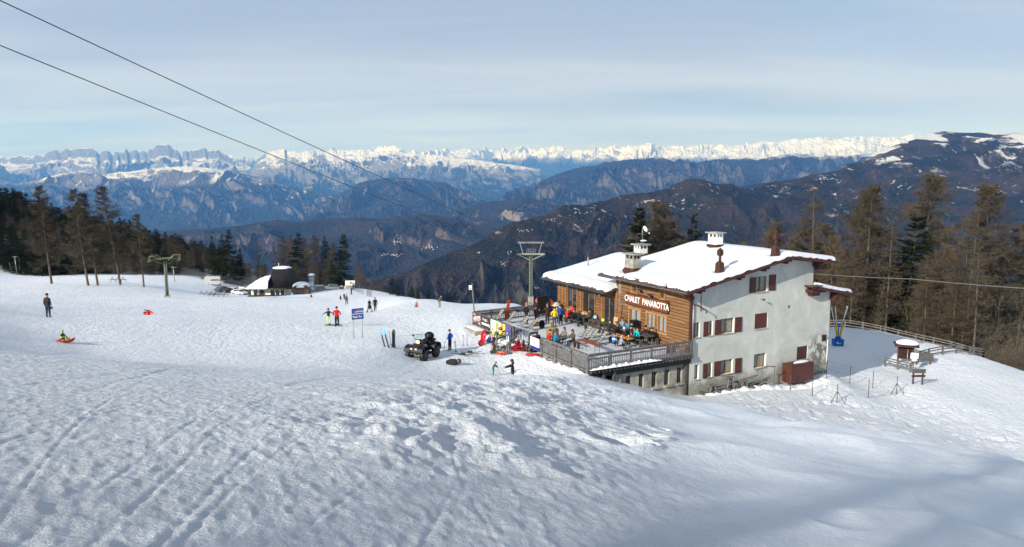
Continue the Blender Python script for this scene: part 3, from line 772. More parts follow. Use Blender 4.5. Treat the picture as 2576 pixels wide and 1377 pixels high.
for o in WW:
    small = o[3] > -9
    window(o[0], o[1], o[2], o[3], 0.0, 's', 1, 0.12, 'honey', 1 if small else 2, cloth=not small)
    b = MB(ORG)
    for (a, c_, lo, hi) in [(o[0] - .11, o[0], o[2], o[3]), (o[1], o[1] + .11, o[2], o[3]), (o[0] - .16, o[1] + .16, o[3], o[3] + .13), (o[0] - .16, o[1] + .16, o[2] - .13, o[2])]:
        b.box(-.045, .0, a, c_, lo, hi)
    b.build("window_trim", M['trim'] if not small else M['honey'], chalet)
# vent, small hatch, lamp, spotlights
MB(ORG).box(13.88, 14.36, -.05, -.002, -13.5, -12.98).box(13.94, 14.30, -.06, -.05, -13.42, -13.06, 1).build("vent_grille", [M['brown'], M['black']], chalet)
MB(ORG).box(9.86, 9.99, -.02, -.002, -10.44, -10.22).build("vent_grille", M['black'], chalet)
MB(ORG).tube([(6.84, 0, -9.48), (6.84, -.25, -9.46)], .02, 6).ball((6.84, -.33, -9.47), .09, (1, 1.2, .8), 8, 1).build("wall_lamp", [M['steel'], M['black']], chalet)
for (s_, z_) in [(5.55, -9.05), (4.25, -9.30)]:
    b = MB(ORG); R = Matrix.Rotation(-0.6, 3, 'Y')
    b.rbox((-.32, s_, z_), (.10, .34, .26), R, 0); b.rbox((-.375, s_, z_ - .03), (.02, .28, .20), R, 1); b.beam((-.28, s_, z_), (0, s_, z_ + .1), .03, .03, 0)
    b.build("floodlight", [M['black'], M['metal']], chalet)
# pipes on the corners
b = MB(ORG); b.tube([(0.16, -.07, -8.75), (0.16, -.07, ZG + 3.0)], .05, 8).build("downpipe", M['metal'], chalet)
b = MB(ORG); b.tube([(-1.2, 2.0, -8.42), (-1.2, -.5, -8.50), (-.7, -.55, -8.9), (.1, -.35, -9.35)], .045, 8); b.tube([(.1, -.45, -9.3), (1.05, -.45, -9.78), (1.05, -.45, -9.98)], .045, 8)
b.build("gutter_pipe", M['brown'], chalet)
MB(ORG).tube([(14.75, .1, -9.9), (14.75, .1, -14.0)], .05, 8).build("downpipe", M['brown'], chalet)
MB(ORG).tube([(14.55, -.05, -13.4), (14.55, -.05, -15.3)], .035, 8).build("downpipe", M['white'], chalet)
MB(ORG).tube([(.9, -.03, -8.7), (.9, -.03, -9.9)], .02, 6).build("cable", M['black'], chalet)

# ---- roof: deck, fascias, brackets, tiles, snow
def slab_roof(name, prof, s0, s1, th, parent, mat, ax=1):
    poly = [(t_, z) for t_, z in prof] + [(t_, z - th) for t_, z in reversed(prof)]
    return MB(ORG).prism(poly, ax, s0, s1).build(name, mat, parent)
PR = [(-1.27, -8.29 + .10), (8.87, -6.33 + .10), (13.96, -6.98 + .10)]
roof = slab_roof("roof", PR, -1.0, 9.7, 0.16, chalet, M['brown'])
for s_ in (-1.03, 9.73):
    b = MB(ORG)
    for (p, q) in ((PR[0], PR[1]), (PR[1], PR[2])):
        b.beam((p[0], s_, p[1] - .10), (q[0], s_, q[1] - .10), .05, .22)
    b.build("fascia", M['brown'], roof)
MB(ORG).beam((-1.30, -1.0, -8.30), (-1.30, 9.7, -8.30), .09, .13).build("gutter", M['tile'], roof)
for t_ in (0.35, 4.1, 6.6, 8.87, 12.4):
    b = MB(ORG); z_ = roof_z(t_) - .10
    b.box(t_ - .10, t_ + .10, -.92, .0, z_ - .22, z_ - .02); b.box(t_ - .10, t_ + .10, -.60, .0, z_ - .42, z_ - .22)
    b.build("purlin", M['brown'], roof)
b = MB(ORG); b.box(12.5, 13.5, -.4, .0, -7.55, -7.12)
b.build("purlin", M['brown'], roof)
b = MB(ORG)
for k in range(36):                      # tiles showing where the snow has slid off
    s_ = -.9 + k * .295
    if (k * 7) % 5 in (0, 1, 3):
        b.tube([(-1.36, s_, -8.20), (-1.0 + .12 * ((k * 3) % 4), s_, -8.10)], .085, 6, sq=.6)
for (s0, s1_) in ((1.2, 3.4), (4.5, 6.9)):
    b.beam((-1.02, s0, -8.02), (-1.02, s1_, -8.02), .04, .05, 1)
b.build("tiles", [M['tile'], M['steel']], roof)

def roof_snow(name, prof, s0, s1, depth, parent, seed, eave_noise=0.30, ax_eaves=(True, False), nt=90, ns=80, melt=(), extra_s=(0, 0)):
    pt = np.array([p[0] for p in prof]); pz = np.array([p[1] for p in prof])
    tt = np.linspace(0, 1, nt); ss = np.linspace(0, 1, ns)
    tt = 0.5 - 0.5 * np.cos(pi * tt) * 0.25 - 0.75 * (0.5 - tt) ; ss = 0.5 - 0.5 * np.cos(pi * ss) * 0.25 - 0.75 * (0.5 - ss)
    Tn, Sn = np.meshgrid(tt, ss, indexing='ij')
    S_ = s0 + (s1 - s0) * Sn
    el = pt[0] + (0.10 + eave_noise * np.clip(0.25 + fbm(S_ * 1.1, S_ * 0 + seed, 4, seed) * 1.6, 0, 1)) * (1 if ax_eaves[0] else 0.2)
    er = pt[-1] - (0.08 + 0.15 * np.abs(gnoise(S_ * 2, S_ * 0 + 7, seed)))
    T_ = el + (er - el) * Tn
    S_ = S_ + (0.015 * gnoise(T_ * 1.5, T_ * 0, seed + 2)) * np.where(Sn < .5, 1, -1) * (np.abs(Sn - .5) > .49)
    zr = np.interp(T_, pt, pz)
    # ease the ridge
    zr = (np.interp(T_ - .5, pt, pz) + np.interp(T_ + .5, pt, pz) + zr * 2) / 4 + np.where(np.abs(T_ - pt[0]) < .6, (zr - (np.interp(T_ - .5, pt, pz) + np.interp(T_ + .5, pt, pz) + zr * 2) / 4), 0)
    de = np.minimum.reduce([(T_ - el), (er - T_), (S_ - s0), (s1 - S_)])
    h = depth * np.sqrt(np.clip(1 - (1 - np.clip(de / (depth * .9), 0, 1)) ** 2.4, 0, 1))
    h = h * (1 + 0.16 * fbm(T_ * .35, S_ * .35, 3, seed + 4)) + 0.04 * fbm(T_ * 1.2, S_ * 1.0, 3, seed + 6) * np.clip(de, 0, 1)
    bulge = np.exp(-((T_ - el - .55) / .5) ** 2) * 0.05
    h = h + bulge * np.clip(de * 3, 0, 1)
    for (mt, ms, mr) in melt:
        h = h * (1 - np.exp(-((T_ - mt) ** 2 + (S_ - ms) ** 2) / mr ** 2))
    Z = zr + 0.012 + h
    n, k = Z.shape
    V = np.stack([T_, S_, Z - ZG], -1).reshape(-1, 3)
    i = np.arange(n - 1)[:, None] * k + np.arange(k - 1)[None, :]
    Q = np.stack([i, i + k, i + k + 1, i + 1], -1).reshape(-1, 4)
    # close below
    o = mesh_np(name, V, Q, M['roofsnow'], parent)
    return o
def roof_hit(u, v, zf, s_guess=2.0):
    """where a line of sight meets the main or annexe roof plane z = zf(t)"""
    a, c_ = ray(u, v)
    lo, hi = 45.0, 80.0
    ys = np.linspace(lo, hi, 3000)
    tl = (a * ys - KX) * AX.x + (ys - KY) * AX.y; sl = (a * ys - KX) * BX.x + (ys - KY) * BX.y
    d = np.array([zf(q) for q in tl]) - c_ * ys
    k = int(np.nonzero(d > 0)[0][0])
    return float(tl[k]), float(sl[k]), float(c_ * ys[k])
def Z5(x, y): return (2540 + x / 3.443) / 1.4907, (840 + y / 3.443) / 1.4907
def Z1(x, y): return (1980 + x / 3.824) / 1.4907, (840 + y / 3.824) / 1.4907
sz = lambda q: roof_z(q) + .42
P1 = roof_hit(*Z5(545, 608), sz); P2 = roof_hit(*Z5(1265, 395), sz); P3 = roof_hit(*Z1(1450, 660), sz); P4 = roof_hit(*Z5(490, 280), sz)
print("roof items", P1, P2, P3, P4)
roof_snow("snow_cover", PR, -1.02, 9.72, 0.36, roof, 3, melt=((P3[0], P3[1], .75), (P1[0] , P1[1], .35), (P2[0], P2[1], .4), (P4[0], P4[1], .55)))
def flue(t_, s_, h_, nm="flue_pipe", w_=.26):
    zb = roof_z(t_) + .05
    b = MB(ORG)
    def fr(za, ra, zb_, rb, m=0):
        b.hexa([(t_ - ra, s_ - ra, za), (t_ + ra, s_ - ra, za), (t_ + ra, s_ + ra, za), (t_ - ra, s_ + ra, za), (t_ - rb, s_ - rb, zb_), (t_ + rb, s_ - rb, zb_), (t_ + rb, s_ + rb, zb_), (t_ - rb, s_ + rb, zb_)], m)
    fr(zb, w_ * 1.25, zb + .42, w_ * .9); fr(zb + .42, w_ * .9, zb + .42 + .34 * h_, w_ * .82); fr(zb + .42 + .34 * h_, w_ * .82, zb + .5 + .38 * h_, w_ * .36)
    b.tube([(t_, s_, zb + .5 + .36 * h_), (t_, s_, zb + .3 + .80 * h_)], w_ * .36, 8)
    fr(zb + .3 + .76 * h_, w_ * .42, zb + .34 + .80 * h_, w_ * .62); fr(zb + .34 + .80 * h_, w_ * .62, zb + .36 + .98 * h_, w_ * .62); fr(zb + .36 + .98 * h_, w_ * .62, zb + .36 + 1.10 * h_, w_ * .08)
    return b.build(nm, M['brown'], chalet)
flue(P1[0], P1[1], 1.55); flue(P2[0], P2[1], 1.55)
def chimney(t_, s_, w_, d_, ztop, mat, parent=None, zlow=None, cap=.20):
    zb = (roof_z(t_) if zlow is None else zlow) - .3
    b = MB(ORG); b.box(t_ - w_ / 2, t_ + w_ / 2, s_ - d_ / 2, s_ + d_ / 2, zb, ztop - .42)
    for (sx, sy) in ((-1, -1), (1, -1), (1, 1), (-1, 1), (0, -1), (0, 1), (-1, 0), (1, 0)):
        e = .055
        b.box(t_ + sx * (w_ / 2 - e) - e, t_ + sx * (w_ / 2 - e) + e, s_ + sy * (d_ / 2 - e) - e, s_ + sy * (d_ / 2 - e) + e, ztop - .42, ztop - .10)
    b.box(t_ - w_ / 2 + .11, t_ + w_ / 2 - .11, s_ - d_ / 2 + .11, s_ + d_ / 2 - .11, ztop - .43, ztop - .10, 2)
    b.box(t_ - w_ / 2 - .003, t_ + w_ / 2 + .003, s_ - d_ / 2 - .003, s_ + d_ / 2 + .003, ztop - .16, ztop - .10)
    c_ = b.build("chimney", [mat, M['concrete'], M['dark']], parent or chalet)
    MB(ORG).box(t_ - w_ / 2 - cap, t_ + w_ / 2 + cap, s_ - d_ / 2 - cap, s_ + d_ / 2 + cap, ztop - .10, ztop).build("chimney_cap", M['concrete'], c_)
    z_ = (roof_z(t_) if zlow is None else zlow) + .1
    e0, e1 = .26, .03
    b = MB(ORG); b.hexa([(t_ - w_ / 2 - e0, s_ - d_ / 2 - e0, z_ - .05), (t_ + w_ / 2 + e0, s_ - d_ / 2 - e0, z_ + .08), (t_ + w_ / 2 + e0, s_ + d_ / 2 + e0, z_ + .08), (t_ - w_ / 2 - e0, s_ + d_ / 2 + e0, z_ - .05),
                         (t_ - w_ / 2 - e1, s_ - d_ / 2 - e1, z_ + .42), (t_ + w_ / 2 + e1, s_ - d_ / 2 - e1, z_ + .42), (t_ + w_ / 2 + e1, s_ + d_ / 2 + e1, z_ + .42), (t_ - w_ / 2 - e1, s_ + d_ / 2 + e1, z_ + .42)])
    b.build("flashing", M['brown'], c_)
    return c_
chimney(P3[0] + .35, P3[1], .75, 1.05, roof_z(P3[0]) + 1.75, M['concrete'])
chimney(P4[0] + .1, P4[1] + .1, .70, 1.00, roof_z(P4[0]) + 1.55, M['white'])
wcf = chimney(5.2, 12.5, .85, .85, -6.25, M['white'], zlow=-7.6, cap=.22)
# satellite dish on its mast
b = MB(ORG); b.tube([(5.35, 12.5, -6.05), (5.35, 12.5, -4.75)], .03, 6); b.tube([(4.9, 12.5, -5.35), (5.75, 12.5, -5.45)], .02, 5)
R = Matrix.Rotation(1.2, 3, 'Y')
b.ball((5.62, 12.45, -4.95), .30, (1, .9, .28), 12, 1, Matrix.Rotation(1.15, 3, 'Y')); b.tube([(5.55, 12.45, -5.1), (6.0, 12.4, -5.35)], .02, 5); b.ball((6.02, 12.4, -5.33), .07, (1, 1, 1), 6, 1)
b.build("satellite_dish", [M['metal'], M['white']], wcf)
MB(ORG).ball((5.5, 12.5, -6.02), .28, (1.1, 1, .42), 10, z0=0.0).build("snow_cap", M['roofsnow'], wcf)
# lean-to roof on the right
LR = [(11.55, -8.72), (16.55, -9.68)]
lean = slab_roof("lower_roof", LR, -.75, 8.8, .15, chalet, M['brown'])
b = MB(ORG); b.beam((11.5, -.78, -8.80), (16.6, -.78, -9.78), .05, .24); b.beam((16.58, -.75, -9.76), (16.58, 8.8, -9.76), .05, .18); b.build("fascia", M['brown'], lean)
b = MB(ORG); b.box(11.7, 13.3, -.62, 0, -9.35, -9.05); b.box(11.95, 12.8, -.5, 0, -9.60, -9.35); b.box(14.55, 15.5, -.6, .3, -9.95, -9.60); b.box(14.55, 15.1, -.5, .3, -10.2, -9.95); b.build("bracket", M['brown'], lean)
roof_snow("snow_cover", [(12.55, -8.91), (16.55, -9.68)], -.72, 8.7, .28, lean, 13, ax_eaves=(False, True), nt=40, ns=50)
MB(ORG).prism([(11.5, -.95), (12.5, -.95), (12.5, -.4), (11.5, -.4)], 2, -8.76, -8.70).build("tiles", M['tile'], lean)

# name board
board = empty("name_board", (0, 0, 0), 0, "long brown board with pale capitals CHALET PANAROTTA on the timber front", "sign"); place_frame(board)
MB(ORG).box(-.16, -.05, 2.36, 7.36, -10.32, -9.52).build("board", solid("board_brown", (0.16, 0.055, 0.022), 0.6, nscale=2), board)
b = MB(ORG)
for (a, c_, lo, hi) in [(2.30, 7.42, -9.53, -9.46), (2.30, 7.42, -10.38, -10.31), (2.30, 2.37, -10.31, -9.53), (7.35, 7.42, -10.31, -9.53)]: b.box(-.18, -.04, a, c_, lo, hi)
b.build("frame", M['brown'], board)
text_bm("CHALET  PANAROTTA", 0.66, M_face((-.19, 4.86, -9.92 - ZG), (0, -1, 0)), "lettering", M['white'], board, .012, 0.010, 0.80)

# ------------------------------------------------------------------ glazed annexe
annex = empty("glazed_annexe", (0, 0, 0), 0, "low timber and glass annexe with snowy roof beyond the chalet's timber front", "building"); place_frame(annex)
AWo = [(14.75, 16.42, -12.1, -10.25), (12.0, 13.95, -12.1, -10.25), (9.15, 10.75, -12.85, -10.25)]
wall_with_openings("front_wall", [M['logs'], M['honey']], annex, 8.93, 18.1, ZD - .05, lambda s_: -9.75, AWo, 0.0, 's', depth=.2)
b = MB(ORG); b.box(0.0, 11.5, 17.9, 18.1, ZD - 2.5, -9.6); b.build("side_wall", M['logs'], annex)
MB(ORG).box(11.2, 11.5, 8.8, 17.9, ZD - 3, -9.8).build("back_wall", M['plaster'], annex)
MB(ORG).box(0.22, 11.2, 8.75, 17.9, ZD - .2, ZD - .06).build("floor", M['honey'], annex)
b = MB(ORG)
for s_ in (14.05, 14.65, 16.50, 17.0, 17.6, 10.85, 11.9): b.box(-.07, 0, s_ - .06, s_ + .06, ZD - .05, -9.9)
b.build("pilaster", M['honey'], annex)
for i, o in enumerate(AWo):
    b = MB(ORG); n = 2 if i else 2
    for k in range(n + 1):
        sc_ = o[0] + (o[1] - o[0]) * k / n; sc_ = min(max(sc_, o[0] + .04), o[1] - .04)
        b.box(.06, .14, sc_ - .035, sc_ + .035, o[2], o[3])
    b.box(.06, .14, o[0] + .08, o[1] - .08, o[3] - .08, o[3] - .003); b.box(.06, .14, o[0] + .08, o[1] - .08, o[2] + .003, o[2] + .08)
    f = b.build("window" if i < 2 else "door", M['honey'], annex)
    MB(ORG).box(.10, .11, o[0] + .05, o[1] - .05, o[2] + .05, o[3] - .05).build("pane", M['glass'], f)
    if i < 2: MB(ORG).box(-.05, -.002, o[0] + .02, o[1] - .02, o[2] - .62, o[2] - .03).build("sill_panel", M['plank'], annex)
def aroof_z(t_): return -9.62 + (t_ + 1.29) * (1.62 / 8.75) if t_ <= 7.46 else -8.0 - (t_ - 7.46) * .19
APR = [(-1.29, -9.60), (7.46, -7.98), (12.6, -8.96)]
ar = slab_roof("roof", APR, 8.75, 18.9, .14, annex, M['greyd'])
b = MB(ORG); b.beam((-1.32, 8.75, -9.68), (-1.32, 18.9, -9.68), .10, .12); b.tube([(-1.3, 18.5, -9.75), (-1.3, 18.4, -10.1), (-.1, 18.15, -10.7)], .045, 6); b.build("gutter", M['steel'], ar)
b = MB(ORG)
for (s0, s1_) in ((10.3, 13.9), (17.6, 18.8)):
    n = int((s1_ - s0) / .3)
    for k in range(n): b.tube([(-1.36, s0 + k * .3, -9.55), (-.85, s0 + k * .3, -9.44)], .075, 6, sq=.6)
    b.beam((-.75, s0, -9.33), (-.75, s1_, -9.33), .04, .05, 1)
b.build("tiles", [M['tile'], M['steel']], ar)
roof_snow("snow_cover", APR, 8.72, 18.88, .34, ar, 33, .38)
MB(ORG).tube([(2.6, 16.9, aroof_z(2.6)), (2.6, 16.9, aroof_z(2.6) + 1.25)], .07, 8).tube([(2.6, 16.9, aroof_z(2.6) + 1.2), (2.6, 16.9, aroof_z(2.6) + 1.34)], .10, 8, 1).build("flue_pipe", [M['metal'], M['steel']], annex)
b = MB(ORG); b.rbox((-.25, 15.9, -10.12), (.12, .2, .2)); b.build("floodlight", M['metal'], annex)
b = MB(ORG); b.rbox((-.25, 10.9, -10.2), (.12, .2, .2)); b.build("floodlight", M['metal'], annex)

# ------------------------------------------------------------------ terrace
terrace = empty("terrace", (0, 0, 0), 0, "raised wooden terrace covered in trodden snow in front of the chalet", "terrace"); place_frame(terrace)
MB(ORG).box(-8.95, -.001, -.25, 17.6, ZD - .14, ZD - .04).build("decking", M['greyd'], terrace)
tt = np.linspace(-8.85, -.06, 90); ss = np.linspace(-.15, 17.4, 170); Tg, Sg = np.meshgrid(tt, ss, indexing='ij')
zg_ = (ZD - ZG) + .012 + .035 * fbm(Tg * .8, Sg * .8, 4, 5) * 1.0 + .02
edge_ = np.minimum.reduce([Tg + 8.85, -.06 - Tg, Sg + .15, 17.4 - Sg]); zg_ = np.where(edge_ < .01, (ZD - ZG) - .045, zg_)
n, k = Tg.shape; i = np.arange(n - 1)[:, None] * k + np.arange(k - 1)[None, :]
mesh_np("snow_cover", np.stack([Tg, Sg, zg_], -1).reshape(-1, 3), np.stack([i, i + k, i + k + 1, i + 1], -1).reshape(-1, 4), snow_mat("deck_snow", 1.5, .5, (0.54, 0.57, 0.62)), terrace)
b = MB(ORG)
for k in range(30): b.box(-8.8 + k * .30, -8.7 + k * .30, -.42, .3, ZD - .26, ZD - .141)
b.beam((-9.0, -.30, ZD - .06), (.05, -.30, ZD - .06), .06, .12)
b.build("joists", M['greyd'], terrace)
MB(ORG).box(-8.9, .1, -.05, .28, ZD - .70, ZD - .262).build("lintel", M['black'], terrace)  # black box stands in for the shadow under the terrace edge
BW = [(-5.42, -4.98, -15.05, -13.93), (-4.30, -3.87, -15.05, -13.93), (-3.16, -2.70, -15.05, -13.93), (-2.02, -1.55, -15.05, -13.93), (-.86, -.40, -15.05, -13.93)]
wall_with_openings("basement_wall", [M['concrete'], M['concrete']], terrace, -6.6, -.01, ZG - 1, lambda t_: ZD - .70, BW, .30, 't', depth=.3)
b = MB(ORG); b.box(-6.6, 0, .8, 1.0, ZG - 1, ZD - .2); b.build("inner_wall", M['dark'], terrace)
for o in BW:
    f = MB(ORG).box(o[0] + .01, o[1] - .01, .50, .53, o[2] + .01, o[3] - .01).build("window", M['glass'], terrace)
    MB(ORG).box(o[0] + .01, o[0] + .05, .46, .499, o[2] + .01, o[3] - .01).box((o[0] + o[1]) / 2 - .02, (o[0] + o[1]) / 2 + .02, .46, .499, o[2] + .01, o[3] - .01).build("frame", M['greyd'], f)
    MB(ORG).box(o[0] - .05, o[1] + .1, .10, .299, o[2] - .10, o[2] - .01).build("window_sill", M['concrete'], terrace)
b = MB(ORG)
for (t_, ) in [(-8.7,), (-7.6,), (-6.7,)]: b.box(t_ - .09, t_ + .09, -.2, -.02, ZG, ZD - .3)
b.build("support_post", M['greyd'], terrace)
b = MB(ORG); b.box(-.28, -.10, .05, .299, ZG - .5, ZD - .72); b.build("support_post", M['greyd'], terrace)

RW = random.Random(21)
def railing(name, label, p, q, zb, zt, nposts, pick=.145, m='grey', lean=0.0, snowy=False, gap=.028, parent=None, post_up=0.0):
    """p, q in the chalet frame"""
    e = empty(name, (0, 0, 0), 0, label, "railing", "wooden railings round the terrace"); place_frame(e)
    P_ = Vector((p[0], p[1], 0)); Q_ = Vector((q[0], q[1], 0)); d = (Q_ - P_); L = d.length; d.normalize(); nrm = Vector((d.y, -d.x, 0))
    for k in range(nposts):
        c_ = P_ + d * (L * k / (nposts - 1))
        b = MB(ORG); b.beam(c_ + Vector((0, 0, zb - .18)), c_ + Vector((0, 0, zt - .03 + post_up)), .13, .13, 0, up=tuple(d)); b.build("post", M[m], e)
    b = MB(ORG); b.beam(P_ + nrm * 0 + Vector((0, 0, zt)), Q_ + Vector((0, 0, zt)), .17, .06); b.beam(P_ + nrm * .02 + Vector((0, 0, zt - .09)), Q_ + nrm * .02 + Vector((0, 0, zt - .09)), .04, .11); b.build("handrail", M[m], e)
    b = MB(ORG); b.beam(P_ + nrm * .0 + Vector((0, 0, zb + .14)), Q_ + Vector((0, 0, zb + .14)), .05, .09); b.beam(P_ + Vector((0, 0, zt - .32)), Q_ + Vector((0, 0, zt - .32)), .05, .09); b.build("lower_rail", M[m], e)
    b = MB(ORG); n = int(L / pick)
    for k in range(n):
        c_ = P_ + d * (pick * (k + .5)) + nrm * .055
        lz = RW.uniform(-.015, .015); w_ = pick - gap - RW.uniform(0, .03) - (.02 if gap < .04 else .03)
        b.beam(c_ + Vector((0, 0, zb - .02)) + d * lz, c_ + Vector((0, 0, zt - .22 + RW.uniform(-.05, .05))) - d * lz, .025, w_, 0, up=tuple(nrm) if False else (d.x, d.y, 0))
    pk = b.build("pickets", M[m], e)
    return e
RT = -11.90
railing("terrace_railing", "grey picket railing along the terrace edge above the basement windows", (-8.94, -.22), (-.12, -.22), ZD - .16, RT, 6, .15, gap=.05)
railing("terrace_railing", "grey picket railing between the terrace corner and the red sledges", (-8.94, -.10), (-8.94, 5.75), ZD - .25, RT, 4, .14)
railing("terrace_railing", "grey picket railing that carries the advertising banners", (-8.94, 10.1), (-8.94, 17.2), ZD - .25, RT, 5, .14)
fr = railing("terrace_railing", "long grey railing on the valley side of the terrace with corrugated panel", (-8.94, 17.35), (-.05, 17.75), ZD - .05, RT, 6, .16, gap=.05, m='grey')
b = MB(ORG)
for k in range(44):
    a = -8.9 + k * .2
    b.beam((a, 17.30 + .045 * (k / 4.9), -12.22), (a + .2, 17.30 + .045 * ((k + 1) / 4.9), -12.22), .03 + .03 * (k % 2), .30)
b.beam((-8.94, 17.28, -11.97), (-.05, 17.68, -11.90), .22, .10)
b.build("corrugated_panel", M['grey'], fr)
railing("terrace_railing", "short return of grey railing at the terrace entrance beside the blue sledge", (-8.94, 7.6), (-8.2, 7.7), ZD - .05, RT, 2, .2)

def lumpy_strip(name, pts, w_, h_, seed, mat, parent=None, org=(0, 0, 0)):
    """a heap of loose snow along a line"""
    n, k = len(pts) * 9, 9
    P_ = np.array(pts, float); s_ = np.linspace(0, len(P_) - 1, n)
    c_ = np.stack([np.interp(s_, np.arange(len(P_)), P_[:, j]) for j in range(3)], -1)
    tg = np.gradient(c_, axis=0); nr = np.stack([tg[:, 1], -tg[:, 0]], -1); nr /= np.linalg.norm(nr, axis=1)[:, None] + 1e-9
    a = np.linspace(-1, 1, k)
    hh = h_ * np.clip(0.75 + 1.3 * fbm(s_ * 1.9, s_ * 0, 4, seed), .1, 2)[:, None] * (1 - a[None, :] ** 2) ** .6
    hh = hh * np.sin(np.clip(np.linspace(0, 1, n) * 8, 0, pi / 2))[:, None] * np.sin(np.clip(np.linspace(1, 0, n) * 8, 0, pi / 2))[:, None]
    X = c_[:, 0][:, None] + nr[:, 0][:, None] * a * w_ / 2; Y = c_[:, 1][:, None] + nr[:, 1][:, None] * a * w_ / 2
    hh = hh * (1 + .5 * gnoise(X * 3.1, Y * 3.1, seed))
    Z = c_[:, 2][:, None] + hh
    V = np.stack([X, Y, Z], -1).reshape(-1, 3) - np.array(org)
    i = np.arange(n - 1)[:, None] * k + np.arange(k - 1)[None, :]
    return mesh_np(name, V, np.stack([i, i + k, i + k + 1, i + 1], -1).reshape(-1, 4), mat, parent)
hp = lumpy_strip("snow_heap", [(-8.9 + k * .5, -.36, ZD - .02) for k in range(13)], .34, .16, 3, M['snowlump'], terrace, ORG)
# ------------------------------------------------------------------ trees
def bark_mat(name, c1_, c2_):
    m, t = new_mat(name)
    co_ = t.n('ShaderNodeTexCoord').outputs['Object']
    f = t.noise(t.mapping(co_, scale=(1, 1, .25)), 6.0, 4.0, .6)
    finish(t, t.mix(t.ramp(f, [(.35, 0.0), (.65, 1.0)]), c1_, c2_), .95, f, .5, .04, spec=.1)
    return m
def leaf_mat(name, c1_, c2_, per=0.35):
    m, t = new_mat(name)
    co_ = t.n('ShaderNodeTexCoord').outputs['Object']
    rnd = t.n('ShaderNodeObjectInfo').outputs['Random']
    f = t.noise(co_, .55, 4.0, .6)
    c_ = t.mix(t.ramp(f, [(.38, 0.0), (.62, 1.0)]), c1_, c2_)
    c_ = t.mix(t.math('MULTIPLY', rnd, per), c_, tuple(k * .45 for k in c1_))
    finish(t, c_, .9, spec=.08)
    return m
BK_L = bark_mat("larch_bark", (0.075, 0.058, 0.048), (0.15, 0.118, 0.098))
BK_S = bark_mat("spruce_bark", (0.05, 0.04, 0.033), (0.10, 0.08, 0.065))
TW_L = leaf_mat("larch_twigs", (0.070, 0.058, 0.042), (0.112, 0.092, 0.064), .45)
TW_O = leaf_mat("orange_larch_twigs", (0.092, 0.068, 0.044), (0.142, 0.104, 0.064), .3)
TW_B = leaf_mat("bare_twigs", (0.10, 0.085, 0.065), (0.145, 0.125, 0.095), .3)
ND_S = leaf_mat("spruce_needles", (0.012, 0.020, 0.012), (0.026, 0.038, 0.020), .5)

